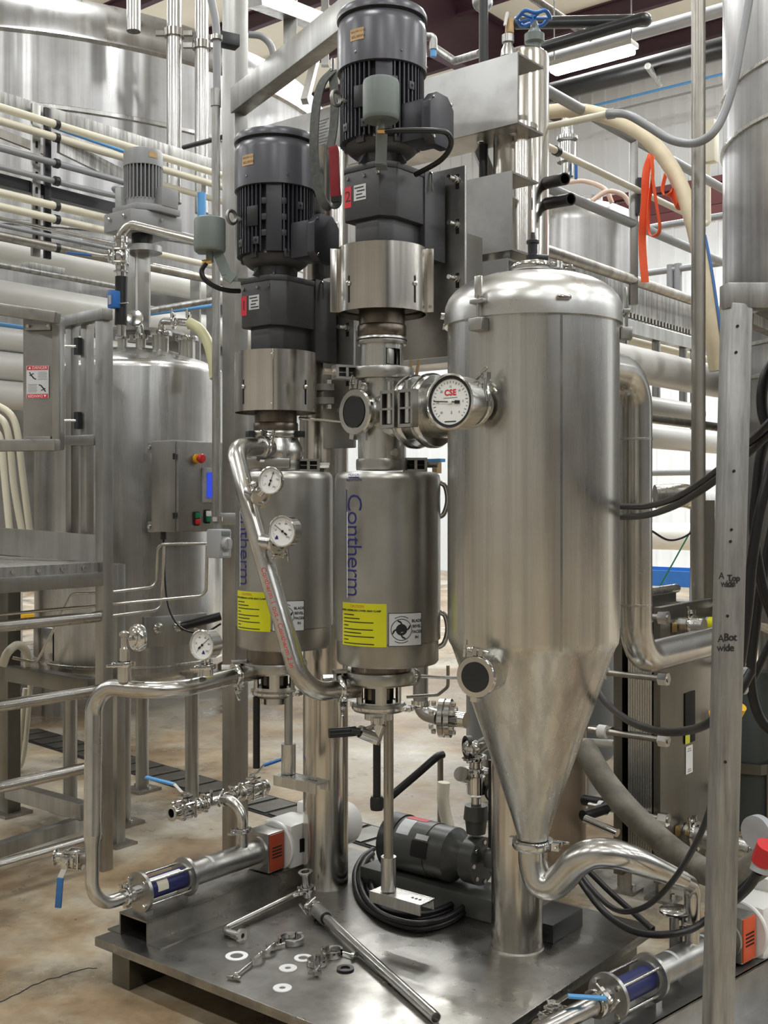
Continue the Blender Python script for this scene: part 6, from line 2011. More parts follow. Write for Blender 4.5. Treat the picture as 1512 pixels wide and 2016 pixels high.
# ---------------------------------------------------------------- progressive cavity pumps
def cavity_pump(o, ax, which, mat_box, L=0.70, base_z=PZ, neck=None, motor_len=0.36):
    """o = centre of the suction flange; ax = level axis"""
    ax = V(ax).normalized(); sd = UP.cross(ax)
    t = thing('cavity_pump', '%s progressive cavity pump with blue stator and white motor' % which, 'pump', V((o.x, o.y, o.z - 0.09)))
    at = lambda s: o + ax * s
    m = MB(); m.lathe([(0, 0), (0.066, 0), (0.066, 0.012), (0, 0.012)], o, ax, 44); fl = m.build('suction_flange', 'frame', t)
    for k in range(4):
        a = PI / 4 + k * PI / 2
        bolt(fl, o + (sd * math.cos(a) + UP * math.sin(a)) * 0.054, -ax, 0.0085, 0.012, 'nut')
    m = MB(); m.lathe([(0.018, -0.055), (0.03, -0.055), (0.03, -0.048), (0.024, -0.045), (0.026, 0), (0.018, 0)], o, ax, 28, close=True); m.build('suction_neck', 'polish', t)
    m = MB(); m.cyl(at(0.012), at(0.185), 0.036, seg=40); st = m.build('stator', 'stator', t)
    for k in range(4):
        a = PI / 4 + k * PI / 2
        r = (sd * math.cos(a) + UP * math.sin(a)) * 0.054
        m = MB(); m.cyl(at(-0.005) + r, at(0.205) + r, 0.0045, seg=10); m.build('tie_rod', 'polish', t)
    m = MB(); m.lathe([(0, 0.185), (0.048, 0.185), (0.048, 0.195), (0.066, 0.197), (0.066, 0.209), (0.05, 0.212), (0, 0.212)], o, ax, 44); m.build('body_flange', 'frame', t)
    m = MB(); m.cyl(at(0.21), at(L * 0.82), 0.043, seg=44); b = m.build('suction_housing', 'frame', t)
    for s in (0.30, 0.48):
        m = MB(); m.lathe([(0.0434, 0), (0.0438, 0), (0.0438, 0.013), (0.0434, 0.013)], at(s), ax, 16, a0=1.2, a1=2.4); m.build('label_strip', 'label', b)
    m = MB(); m.lathe([(0, 0), (0.058, 0), (0.058, 0.012), (0, 0.012)], at(L * 0.82), ax, 40); m.build('seal_flange', 'frame', t)
    # lantern with coloured cover
    c = at(L * 0.82 + 0.055)
    m = MB(); m.box(c, (0.085, 0.11, 0.145), (ax, sd, UP)); ln = m.build('bearing_bracket', 'frame', t, bevel=0.006)
    for s in (-1, 1):
        m = MB(); m.box(c + sd * (s * 0.056), (0.075, 0.006, 0.135), (ax, sd, UP)); cv = m.build('vented_cover', mat_box, ln, bevel=0.002)
        for k in range(4):
            m = MB(); m.box(c + sd * (s * 0.0595) + UP * (-0.018 + k * 0.012), (0.05, 0.001, 0.005), (ax, sd, UP)); m.build('vent_slot', 'hole', cv)
    m = MB(); m.lathe([(0, 0), (0.088, 0), (0.092, 0.004), (0.092, 0.014), (0, 0.014)], at(L * 0.82 + 0.10), ax, 44); m.build('motor_flange', 'white', t)
    # geared motor
    s0 = L * 0.82 + 0.114
    m = MB(); m.box(at(s0 + 0.08), (0.16, 0.15, 0.17), (ax, sd, UP)); m.build('gear_case', 'white', t, bevel=0.022)
    m = MB(); m.lathe([(0, 0), (0.085, 0), (0.085, motor_len - 0.2), (0.088, motor_len - 0.195), (0.088, motor_len - 0.12), (0.078, motor_len - 0.1), (0, motor_len - 0.09)], at(s0 + 0.15), ax, 40); mt = m.build('motor_body', 'white', t)
    for k in range(14):
        a = 2 * PI * k / 14
        r = sd * math.cos(a) + UP * math.sin(a)
        m = MB(); m.box(at(s0 + 0.15 + (motor_len - 0.2) / 2) + r * 0.088, (motor_len - 0.22, 0.010, 0.004), (ax, r, ax.cross(r))); m.build('motor_fin', 'white', mt)
    m = MB(); m.box(at(s0 + 0.2) + UP * 0.1, (0.09, 0.09, 0.05), (ax, sd, UP)); m.build('terminal_box', 'white', t, bevel=0.01)
    m = MB(); m.box(at(s0 + 0.07) + sd * -0.077, (0.05, 0.003, 0.05), (ax, sd, UP)); m.build('rating_plate', 'ink', t)
    # discharge neck
    q = at(neck or L * 0.72)
    m = MB(); m.cyl(q, q + UP * 0.085, 0.022, seg=22); m.build('discharge_neck', 'vessel', t)
    return t, at

o1 = P(272, 1757, 3.70)
pump1, at1 = cavity_pump(o1, E2, 'left', 'rust', L=0.66)
sd1 = UP.cross(E2)
m = MB(); m.lathe([(0.0365, 0), (0.0372, 0), (0.0372, 0.045), (0.0365, 0.045)], at1(0.055), E2, 12, a0=2.35, a1=3.3); m.build('torn_label', 'ivory', pump1)
m = MB(); m.lathe([(0.0365, 0), (0.037, 0), (0.037, 0.15), (0.0365, 0.15)], at1(0.02), E2, 8, a0=1.75, a1=2.1); m.build('torn_label', 'dial', pump1)
# channel base under the left pump
def pump_base():
    a = G(300, 1853, PZ)
    t = thing('pump_base', 'bent steel channel base under the left pump', 'base', V((a.x, a.y, PZ)))
    h = o1.z - 0.066 - PZ - 0.012
    w = 0.145
    L = 0.75
    c = o1 + E2 * (L / 2 - 0.02); c.z = PZ
    t_ = 0.006
    m = MB()
    m.box(c + UP * (h + 0.0), (w, L, t_), (E1, E2, UP))
    for k in (-1, 1):
        m.box(c + E1 * (k * (w / 2 - t_ / 2)) + UP * (h / 2), (t_, L, h), (E1, E2, UP))
        m.box(c + E1 * (k * (w / 2 + 0.03)) + UP * (t_ / 2), (0.065, L, t_), (E1, E2, UP))
    m.build('channel', 'plate', t)
    for s in (0.02, 0.20, 0.60):
        m = MB(); m.box(o1 + E2 * s - UP * 0.068, (0.07, 0.03, 0.02), (E1, E2, UP)); m.build('saddle', 'frame', t)
pump_base()
# manifold above it
def manifold():
    t = thing('discharge_manifold', 'small steel pipe manifold with elbow above the left pump', 'manifold', at1(0.66 * 0.72) + UP * 0.08)
    b = at1(0.66 * 0.72) + UP * 0.085
    m = MB(); m.tube(fillet([b, b + UP * 0.11, b + UP * 0.11 - E1 * 0.10 + E2 * 0.0], 0.07), 0.019, 20); m.build('elbow', 'pipe', t)
    clamp(t, b + UP * 0.012, UP, 0.021, V((-0.9, -0.3, 0)), 0.016, 0.8)
    q = b + UP * 0.11 - E1 * 0.10
    clamp(t, q + E1 * 0.012, E1, 0.019, V((0, -0.8, 0.5)), 0.016, 0.8)
    m = MB(); m.cyl(q - E2 * 0.12, q + E2 * 0.09, 0.017, seg=20); m.build('cross_tube', 'pipe', t)
    for s in (-0.09, 0.05):
        clamp(t, q + E2 * s, E2, 0.018, UP, 0.016, 0.8)
    return q
mq = manifold()
ball_valve(mq - E2 * 0.185, E2, 0.020, UP, V((-1, 0.25, 0.18)), 'bluepipe', 'open ended steel valve with blue lever on the manifold left', lever=0.14)
ball_valve(mq + E2 * 0.155, E2, 0.020, UP, V((0.9, 0.3, 0.25)), 'blue', 'steel valve with dark blue lever at the manifold right', lever=0.13)
ball_valve(P(146, 1690, 3.64), V((1, -0.25, 0)), 0.020, V((-0.5, -0.8, 0)), V((-0.05, -0.1, -1)), 'lever', 'steel sample valve with drooping blue lever on left pipe', lever=0.115)
m = MB(); m.cyl(P(165, 1690, 3.62), P(186, 1691, 3.59), 0.02, seg=18); m.build('branch_stub', 'lead', bpy.data.objects['feed_pipe'])
# small set screw by the left elbow
# ---------------------------------------------------------------- right pump on the floor
ax2 = V((0.73, 0.68, 0)).normalized()
o2 = P(1196, 1964, 3.10)
pump2, at2 = cavity_pump(o2, ax2, 'right', 'orange', L=0.75, neck=0.432, base_z=0.0, motor_len=0.40)
m = MB(); m.cyl(o2 - ax2 * 0.055, o2 - ax2 * 0.30, 0.026, seg=24); m.build('inlet_tube', 'pipe', pump2)
clamp(pump2, o2 - ax2 * 0.055, ax2, 0.028, V((0.3, -0.3, 0.6)), 0.02)
sd2 = UP.cross(ax2)
t = thing('pump_base', 'long steel channel base under the right pump', 'base', V((o2.x, o2.y, 0)))
m = MB(); c = o2 + ax2 * 0.50; h = o2.z - 0.08; c.z = 0
m.box(c + UP * (h - 0.003), (1.15, 0.16, 0.006), (ax2, sd2, UP))
for k in (-1, 1):
    m.box(c + sd2 * (k * 0.077) + UP * (h / 2), (1.15, 0.006, h), (ax2, sd2, UP))
    m.box(c + sd2 * (k * 0.135) + UP * 0.004, (1.15, 0.12, 0.008), (ax2, sd2, UP))
m.build('channel', 'dullbox', t)
for s in (0.0, 0.2, 0.60):
    m = MB(); m.box(o2 + ax2 * s - UP * 0.072, (0.03, 0.07, 0.02), (ax2, sd2, UP)); m.build('saddle', 'frame', t)
q = G(1474, 1958, 0.008)
m = MB(); m.box(V((q.x, q.y, 0.004)), (0.2, 0.14, 0.008), (ax2, sd2, UP)); fp = m.build('foot_plate', 'dullbox', t, bevel=0.002)
bolt(fp, V((q.x, q.y, 0.008)), UP, 0.014, 0.012)
ball_valve(P(1088, 2012, 3.0), ax2, 0.018, UP, V((1, 0.0, -0.06)), 'bluepipe', 'valve with blue lever at the bottom picture edge', lever=0.13)

# pipe from the separator cone to the right pump
def outlet_pipe():
    t = thing('outlet_pipe', 'swan necked steel pipe from separator cone to right pump', 'pipe', P(1075, 1750, SD))
    e = at2(0.60 * 0.72) + UP * 0.09
    dz = e.z
    pts = [P(1049, 1668, 3.30), P(1050, 1700, 3.295), P(1062, 1735, 3.28), P(1088, 1742, 3.26), P(1112, 1722, 3.24), P(1135, 1697, 3.22), P(1165, 1681, 3.21), P(1205, 1681, 3.21), P(1245, 1692, 3.22), P(1300, 1714, 3.26), P(1345, 1733, 3.32)]
    rr = [0.043] * 8 + [0.040, 0.032, 0.026]
    sm = smooth(pts, 6)
    rs = []
    for i in range(len(sm)):
        f = i / 6
        k = min(int(f), len(rr) - 2)
        rs.append(rr[k] + (rr[k + 1] - rr[k]) * (f - k))
    m = MB(); m.tube(sm, rs, 32); m.build('swan_neck', 'pipe', t)
    e2_ = V((e.x, e.y, e.z))
    top = V((e.x, e.y, Zy(1742, e.y)))
    m = MB(); m.tube(fillet([P(1343, 1732, 3.318), top, e2_], 0.055), 0.0245, 24); m.build('drop_elbow', 'pipe', t)
    clamp(t, e2_ + UP * 0.005, UP, 0.024, V((0.95, -0.3, 0)), 0.018)
    return e
eo = outlet_pipe()
# polished cover disc lying by the elbow
q = P(1331, 1797, 3.42)
m = MB(); m.lathe([(0, 0), (0.048, 0), (0.051, 0.003), (0.051, 0.009), (0.047, 0.012), (0, 0.013)], q, UP, 40)
t = thing('blank_cap', 'polished round blank cap on a stub beside the outlet elbow', 'cap', V((q.x, q.y, 0)))
m.build('disc', 'polish', t)
m = MB(); m.cyl(V((q.x, q.y, 0)), q, 0.02, seg=20); m.build('stub', 'dullbox', t)

# ---------------------------------------------------------------- vapour pipe and plate heat exchanger on the right
def vapour_pipe():
    t = thing('vapour_pipe', 'wide steel pipe dropping beside the separator to plate exchanger', 'pipe', P(1252, 1320, 3.7))
    z = Zy(1300, 3.70)
    c = P(1252, 985, 3.70)
    top = V((c.x, c.y, Zy(735, 3.70)))
    bot = V((c.x, c.y, z))
    end = along(bot, E2, 1425)
    pts = fillet([V((sp.x + 0.18, sp.y + 0.14, top.z)), top, bot, end], [0.12, 0.12], 10)
    m = MB(); m.tube(pts, 0.053, 36); m.build('tube', 'pipe', t)
    for yy in (865, 1190):
        m = MB(); m.lathe([(0.0525, -0.004), (0.0545, -0.003), (0.0545, 0.003), (0.0525, 0.004)], V((c.x, c.y, Zy(yy, 3.70))), UP, 36); m.build('weld_seam', 'vessel', t)
vapour_pipe()
HX0 = P(1300, 985, 4.42); HX0.z = 0
def plate_exchanger():
    t = thing('plate_exchanger', 'dark plate heat exchanger block with long tie bolts, right', 'heat exchanger', HX0)
    zt, zb = Zy(1196, 4.42), 0.08
    def slab(u0, u1, v1, z0, z1, nm, mat, bev=0.004):
        m = MB(); m.box(HX0 + E1 * ((u0 + u1) / 2) + E2 * (v1 / 2) + UP * ((z0 + z1) / 2), (u1 - u0, v1, z1 - z0), (E1, E2, UP)); return m.build(nm, mat, t, bevel=bev)
    fr = slab(-0.03, 0.0, 0.52, zb, zt, 'front_plate', 'exchanger')
    for k in range(10):
        slab(-0.045 - k * 0.0105, -0.036 - k * 0.0105, 0.46, zb + 0.08, zt - 0.06 - 0.012 * (k % 2), 'plate_sheet', 'vessel', 0.0)
    slab(-0.205, -0.165, 0.52, zb, zt + 0.02, 'back_plate', 'exchanger')
    for z_, y in ((Zy(1335, 4.4), 1335), (Zy(1455, 4.4), 1455), (Zy(1610, 4.4), 1610), (Zy(1215, 4.4), 1215)):
        for v in (-0.03, 0.56):
            a = HX0 - E1 * 0.30 + E2 * v + UP * z_
            b = HX0 + E1 * 0.05 + E2 * v + UP * z_
            m = MB(); m.cyl(a, b, 0.012, seg=14); tb = m.build('tie_bolt', 'lead', t)
            for s, mt in ((0.028, 'polish'), (-0.235, 'white')):
                m = MB(); m.cyl(HX0 + E1 * (s - 0.018) + E2 * v + UP * z_, HX0 + E1 * (s + 0.018) + E2 * v + UP * z_, 0.027, seg=6 if s > 0 else 16); m.build('nut', mt, tb)
    for v in (0.06, 0.46):
        for u in (-0.015, -0.185):
            q = HX0 + E1 * u + E2 * v
            m = MB(); m.bar(q, q + UP * (zb + 0.02), 0.05, 0.05); ft = m.build('foot', 'lead', t)
            m = MB(); m.box(q + UP * 0.006, (0.12, 0.1, 0.012), (E1, E2, UP)); m.build('foot_pad', 'lead', ft)
            bolt(ft, q + E1 * 0.04 + UP * 0.012, UP, 0.011, 0.02)
    # plates and stickers on the front
    f = lambda px, py: (lambda q: V((q.x, q.y, Zy(py, q.y))))(along(HX0 + UP * 1.0, E2, px))
    q = f(1357, 1412)
    m = MB(); m.box(q + E1 * 0.003, (0.004, 0.10, 0.21), (E1, E2, UP)); m.build('name_plate', 'hole', t, bevel=0.001)
    q = f(1351, 1455)
    m = MB(); m.box(q + E1 * 0.006, (0.001, 0.045, 0.036), (E1, E2, UP)); m.build('yellow_sticker', 'yellow', t)
    q = f(1356, 1495)
    m = MB(); m.box(q + E1 * 0.002, (0.002, 0.066, 0.115), (E1, E2, UP)); ws = m.build('white_sticker', 'dial', t)
    for dz, L in ((0.045, 0.03), (0.036, 0.04), (-0.04, 0.03), (-0.048, 0.036)):
        m = MB(); m.box(q + E1 * 0.0034 + UP * dz, (0.0006, L, 0.004), (E1, E2, UP)); m.build('print_line', 'conduit', ws)
    # ports
    q = f(1340, 1232)
    m = MB(); m.cyl(q - E1 * 0.01, q + E1 * 0.10, 0.036, seg=28); pp = m.build('upper_port', 'vessel', t)
    clamp(pp, q + E1 * 0.05, E1, 0.036, V((0, 0, 1)), 0.02)
    m = MB(); m.box(q + E1 * 0.004 - E2 * 0.07, (0.003, 0.045, 0.04), (E1, E2, UP)); m.build('brass_tag', 'brass', pp)
    q = f(1392, 1228)
    m = MB(); m.cyl(q, q + E1 * 0.06, 0.03, seg=24); p2 = m.build('side_port', 'greyplastic', t)
    m = MB(); m.lathe([(0.0305, 0.01), (0.031, 0.01), (0.031, 0.05), (0.0305, 0.05)], q, E1, 24); m.build('yellow_band', 'yellow', p2)
    m = MB(); q = f(1350, 1640); m.tube([q, q + E1 * 0.30 - UP * 0.02], 0.042, 28); lp = m.build('lower_port', 'vessel', t)
    clamp(lp, q + E1 * 0.04, E1, 0.042, V((0, -0.3, 1)), 0.022)
    clamp(lp, q + E1 * 0.29 - UP * 0.02, E1, 0.04, V((0, -0.3, 1)), 0.022)
    m = MB(); m.box(q + E1 * 0.003 - E2 * 0.085 + UP * 0.03, (0.003, 0.05, 0.045), (E1, E2, UP)); m.build('brass_tag', 'brass', lp)
    m = MB(); m.cyl(HX0 - E1 * 0.2 + E2 * 0.1 + UP * (zt + 0.03), HX0 - E1 * 0.2 + E2 * 0.6 + UP * (zt + 0.03), 0.02, seg=14); m.build('carry_bar', 'vessel', t)
plate_exchanger()

# blue-grey tank and beige column behind the cone
t, c = vessel('buffer_tank', 'blue grey buffer tank standing behind the separator cone', 1066, 6.4, 0.43,
              [(0, 0.16), (0.4, 0.16), (0.43, 0.2), (0.43, 0.88), (0.42, 0.93), (0.3, 0.98), (0, 1.0)], 'bluegrey')
for k in range(3):
    a = k * 2.1 + 0.6
    m = MB(); qq = c + V((0.33 * math.cos(a), 0.33 * math.sin(a), 0)); m.cyl(qq, qq + UP * 0.18, 0.035, seg=12); m.build('leg', 'frame', t)
m = MB(); m.box(c + V((0.215, -0.375, 0.20)), (0.1, 0.006, 0.03), (V((0.87, 0.5, 0)), V((-0.5, 0.87, 0)), UP)); m.build('inlet_tag', 'label', t)
q = G(1112, 1690)
m = MB(); m.lathe([(0, 0), (0.095, 0), (0.095, 0.72), (0.09, 0.74), (0, 0.75)], q, UP, 40)
m.build('filter_housing', 'creamcol', label='beige round housing standing right behind the cone tip', cat='housing')
for k, (y, x0, x1) in enumerate(((1435, 1148, 1206), (1465, 1150, 1212))):
    m = MB(); m.cyl(P(x0, y - 4, 4.9), P(x1, y, 4.7), 0.018 if k else 0.008, seg=12); m.build('link_pipe', ('lead', 'white')[k], label=('thin rod joining blue grey tank and plate exchanger', 'white pipe stub joining blue grey tank and plate exchanger')[k], cat='pipe')

# ---------------------------------------------------------------- grey pump with motor on the plate
def transfer_pump():
    c = P(852, 985, 4.08); c.z = Zy(1672, 4.08)
    t = thing('transfer_pump', 'dark grey transfer pump and motor on the skid plate', 'pump', V((c.x, c.y, PZ)))
    at = lambda s: c + E1 * s
    r = 0.098
    m = MB(); m.lathe([(0, -0.20), (r * 0.8, -0.20), (r, -0.18), (r, 0.02), (r * 0.97, 0.02), (r * 0.97, 0.07), (0, 0.07)], c, E1, 48); b = m.build('motor_body', 'pumpdark', t)
    m = MB(); m.lathe([(r * 0.97, -0.185), (r * 1.05, -0.185), (r * 1.05, -0.125), (r * 0.97, -0.125)], c, E1, 48, close=True); m.build('fan_shroud', 'blackmetal', t)
    m = MB(); m.lathe([(0, 0.07), (r * 0.98, 0.07), (r * 0.98, 0.10), (r * 0.7, 0.13), (r * 0.6, 0.16), (r * 0.85, 0.165), (r * 0.85, 0.22), (0, 0.23)], c, E1, 48); m.build('pump_head', 'pumpdark', t)
    for k in range(8):
        a = k * PI / 4
        bolt(t, at(0.22) + (E2 * math.cos(a) + UP * math.sin(a)) * r * 0.7, E1, 0.009, 0.01)
    u, v, w = frame(E1)
    m = MB(); m.lathe([(r * 1.002, -0.11), (r * 1.008, -0.11), (r * 1.008, -0.055), (r * 1.002, -0.055)], c, E1, 12, a0=1.75, a1=2.5)
    m.build('rating_label', 'label', b)
    m = MB(); m.lathe([(r * 1.003, -0.11), (r * 1.010, -0.11), (r * 1.010, -0.02), (r * 1.003, -0.02)], c, E1, 8, a0=1.3, a1=1.7); m.build('pink_label', 'redtag', b)
    m = MB(); m.lathe([(r * 1.003, -0.02), (r * 1.010, -0.02), (r * 1.010, 0.035), (r * 1.003, 0.035)], c, E1, 8, a0=2.35, a1=2.55); m.build('oval_label', 'label', b)
    m = MB(); m.lathe([(r * 1.002, -0.03), (r * 1.006, -0.03), (r * 1.006, 0.04), (r * 1.002, 0.04)], c, E1, 12, a0=2.6, a1=3.2); m.build('black_label', 'hole', b)
    # base channel
    zb = c.z - r
    m = MB(); q = c + E1 * 0.06; q.z = PZ + (zb - PZ) / 2
    m.box(q, (0.68, 0.16, max(zb - PZ, 0.03)), (E1, E2, UP)); m.build('base_channel', 'pumpdark', t, bevel=0.004)
    m = MB(); q = c + E1 * 0.50; q.z = PZ + 0.03; m.box(q, (0.12, 0.2, 0.06), (E1, E2, UP)); m.build('base_end', 'blackmetal', t, bevel=0.003)
    # valve string above the head
    f = c + E1 * 0.19
    z = lambda y: Zy(y, f.y)
    o = V((f.x, f.y, 0))
    for nm, y0, y1, ra, rb, mt in (('head_port', 1640, 1610, 0.034, 0.04, 'pumpdark'), ('check_body', 1612, 1585, 0.045, 0.04, 'pumpdark'), ('nipple', 1586, 1568, 0.018, 0.018, 'polish'),
                                   ('union_nut', 1562, 1528, 0.034, 0.034, 'polish'), ('tube_piece', 1530, 1500, 0.024, 0.024, 'polish')):
        m = MB(); m.cyl(o + UP * z(y0), o + UP * z(y1), ra, rb, seg=24 if 'nut' not in nm else 10); m.build(nm, mt, t)
    clamp(t, o + UP * z(1516), UP, 0.026, V((0.8, -0.5, 0)), 0.016, 0.8)
    clamp(t, o + UP * z(1492), UP, 0.024, V((-0.8, -0.5, 0)), 0.018, 0.8)
    m = MB(); m.tube(smooth([o + UP * z(1500), o + UP * z(1478), o + E1 * 0.05 + UP * z(1458), o + E1 * 0.11 + UP * z(1445)], 6), 0.024, 20); m.build('y_branch', 'pipe', t)
    m = MB(); m.lathe([(0, -0.03), (0.018, -0.026), (0.03, -0.012), (0.032, 0), (0.03, 0.012), (0.018, 0.026), (0, 0.03)], o + V((-0.02, -0.05, z(1466))), UP, 24); m.build('ball_end', 'polish', t)
    m = MB(); m.lathe([(0.028, -0.01), (0.04, -0.01), (0.04, 0.01), (0.028, 0.01)], o + V((-0.03, -0.04, z(1466))), V((1, 0.3, 0)), 24, close=True); m.build('black_ring', 'rubber', t)
    m = MB(); q = o + V((-0.04, -0.04, z(1524))); m.cyl(q, q + V((-0.02, -0.04, 0.02)), 0.022, 0.026, seg=18); m.build('side_port', 'polish', t)
    # suction side: black standpipe
    q = V((f.x, f.y, 0)) + V((0.052, -0.06, 0))
    m = MB(); m.cyl(q + UP * Zy(1668, q.y), q + UP * Zy(1496, q.y), 0.0145, seg=16); m.build('stand_pipe', 'rubber', t)
    m = MB(); m.lathe([(0, 0), (0.03, 0), (0.034, 0.02), (0.03, 0.05), (0.02, 0.06), (0, 0.06)], q + UP * Zy(1705, q.y), UP, 20); m.build('pipe_elbow', 'pumpdark', t)
    gq = q + V((0.015, 0.03, Zy(1566, q.y)))
    m = MB(); m.lathe([(0, 0), (0.034, 0), (0.038, -0.006), (0.038, -0.026), (0, -0.026)], gq, V((0.1, -1, 0)), 32); m.build('small_gauge', 'blackmetal', t)
    m = MB(); m.lathe([(0, 0), (0.032, 0), (0.032, 0.002), (0, 0.002)], gq, V((0.1, -1, 0)), 32); m.build('gauge_face', 'label', t)
transfer_pump()
pts = smooth([P(872, 1485, 4.0), P(858, 1492, 3.98), P(820, 1525, 3.96), P(772, 1566, 3.95), P(745, 1590, 3.98)], 6)
m = MB(); m.tube(pts, 0.014, 14); m.build('black_hose', 'rubber', label='straight black hose slanting down from the pump valve string', cat='hose')
m = MB(); m.tube(smooth([P(874, 1540, 4.35), P(872, 1570, 4.35), P(876, 1600, 4.35), P(884, 1640, 4.35), P(880, 1690, 4.35)], 6), 0.024, 16); m.build('cream_hose', 'ivory', label='cream hose standing behind the pump valve string', cat='hose')
m = MB(); m.cyl(G(867, 1700), P(867, 1490, G(867, 1700).y), 0.013, seg=12); m.build('thin_post', 'lead', label='thin brown post behind the cream hose', cat='post')
# flanged elbow behind
t = thing('flanged_elbow', 'steel elbow with bolted flange left of the cone', 'pipe', P(860, 1440, 5.0))
d = 5.0
m = MB(); m.tube(fillet([P(828, 1310, d), P(828, 1402, d), P(862, 1412, d - 0.05)], 0.05), 0.034, 22); m.build('elbow', 'frame', t)
m = MB(); m.cyl(P(828, 1388, d), P(828, 1378, d), 0.042, seg=22); m.build('collar', 'polish', t)
axf = V((1, -0.25, 0)).normalized()
for s in (0.0, 0.03):
    m = MB(); m.lathe([(0, 0), (0.085, 0), (0.085, 0.022), (0, 0.022)], P(866, 1413, d - 0.06) + axf * s, axf, 36); fl = m.build('flange', 'polish', t)
    for k in range(6):
        a = k * PI / 3
        bolt(fl, P(866, 1413, d - 0.06) + axf * (s + (0.022 if s else -0.02)) + (V((0, 0, 1)) * math.cos(a) + axf.cross(UP) * math.sin(a)) * 0.062, axf if s else -axf, 0.012, 0.018)
m = MB(); m.cyl(P(875, 1413, d - 0.06), P(918, 1418, d - 0.12), 0.035, seg=22); m.build('pipe', 'polish', t)
# thin steel tubes between exchangers and separator
for k, (pts, lab) in enumerate((([P(812, 1318, 3.75), P(826, 1322, 3.75), P(826, 1345, 3.75), P(790, 1349, 3.72)], 'thin U bent tube right of the lower clamp'),
                                ([P(800, 1330, 3.8), P(905, 1335, 3.8)], 'thin level tube passing behind the cone port'),
                                ([P(882, 1310, 3.9), P(882, 1352, 3.9), P(862, 1368, 3.9), P(800, 1372, 3.9)], 'thin dark bent tube left of the cone port'))):
    m = MB(); m.tube(fillet(pts, 0.02), 0.006, 8); m.build('steel_tubing', 'pipe' if k < 2 else 'lead', label=lab, cat='tube')
m = MB(); m.tube([P(588, 823, 3.95), P(690, 832, 3.95)], 0.005, 8); m.build('sensor_rod', 'polish', label='thin level rod between the left neck and tee', cat='rod')
# sample fittings on the right side of the right jacket
for k, (y, lab) in enumerate(((985, 'bent steel handle on the right jacket, upper'), (1240, 'bent steel handle on the right jacket, lower'))):
    p0 = P(868, y - 38, 3.66)
    m = MB(); m.tube(smooth([P(862, y - 36, 3.64), P(876, y - 28, 3.64), P(881, y, 3.64), P(874, y + 26, 3.64), P(862, y + 34, 3.64)], 6), 0.0085, 10)
    m.build('jacket_handle', 'polish', label=lab, cat='handle')
# ================================================================ loose parts on the skid plate
TOP = PZ + 0.0
def loose_pipe():
    a = G(622, 1790, TOP + 0.03); b = G(858, 2004, TOP + 0.016)
    t = thing('loose_pipe', 'long loose steel pipe with tee lying across the skid plate', 'pipe', V((a.x, a.y, TOP)))
    ax = (b - a).normalized(); L = (b - a).length
    m = MB(); m.lathe([(0, 0), (0.016, 0), (0.016, L), (0.013, L), (0.013, L - 0.04), (0, L - 0.04)], a, ax, 24); m.build('tube', 'pipe', t)
    m = MB(); m.cyl(a + ax * 0.01, a + ax * 0.09, 0.024, 0.024, seg=24); m.build('hose_cuff', 'frame', t)
    m = MB(); m.cyl(a + ax * 0.085, a + ax * 0.092, 0.0205, seg=24); m.build('cuff_seal', 'rubber', t)
    q = a - ax * 0.05
    m = MB(); m.cyl(a + ax * 0.01, q, 0.019, seg=22); m.build('tee_run', 'polish', t)
    clamp(t, a + ax * 0.0, ax, 0.02, UP + V((-0.8, 0, 0)), 0.018, 0.8)
    v0 = G(606, 1765, TOP + 0.03)
    up = P(601, 1716, v0.y - 0.01)
    dv = (up - v0).normalized(); Lv = (up - v0).length
    m = MB(); m.lathe([(0.013, 0), (0.016, 0), (0.016, Lv - 0.01), (0.026, Lv - 0.006), (0.026, Lv), (0.015, Lv), (0.013, Lv - 0.02), (0, Lv - 0.03)], v0, dv, 26); m.build('tee_branch', 'polish', t)
    clamp(t, v0 + dv * 0.03, dv, 0.018, V((-1, -0.2, 0)), 0.016, 0.8)
    return t
loose_pipe()
def bent_spool():
    a = G(600, 1752, TOP + 0.03); b = G(436, 1832, TOP + 0.014); c = G(476, 1842, TOP + 0.016)
    t = thing('bent_spool', 'slim bent steel tube with end ferrule lying on the plate', 'pipe', V((b.x, b.y, TOP)))
    m = MB(); m.tube(fillet([a, b, c], 0.03), 0.0115, 18); m.build('tube', 'pipe', t)
    d = (c - b).normalized()
    m = MB(); m.lathe([(0.008, -0.006), (0.0235, -0.006), (0.0235, 0.004), (0.008, 0.004)], c, d, 26, close=True); m.build('ferrule', 'polish', t)
    m = MB(); m.cyl(c, c + d * 0.003, 0.0095, seg=16); m.build('bore', 'hole', t)
bent_spool()
for k, (px, py, ro, ri, mat, lab) in enumerate(((466, 1882, 0.036, 0.021, 'gasket', 'white ring gasket on the plate, nearest the bent tube'),
                                               (597, 1886, 0.029, 0.016, 'gasket', 'white ring gasket on the plate, right of the arched clamp chain'),
                                               (567, 1906, 0.028, 0.010, 'gasket', 'white ring gasket with small hole, between the clamps'),
                                               (556, 1945, 0.028, 0.010, 'gasket', 'white ring gasket nearest the front edge of plate'),
                                               (680, 1908, 0.027, 0.015, 'rubber', 'black rubber ring gasket beside the long loose pipe'))):
    q = G(px, py, TOP + 0.002)
    m = MB(); m.lathe([(ri, 0), (ro, 0), (ro, 0.003 if mat == 'gasket' else 0.006), (ri, 0.003 if mat == 'gasket' else 0.006)], V((q.x, q.y, TOP + 0.0005)), UP, 36, close=True)
    m.build('ring_gasket', mat, label=lab, cat='gasket', group='loose gaskets on the plate')

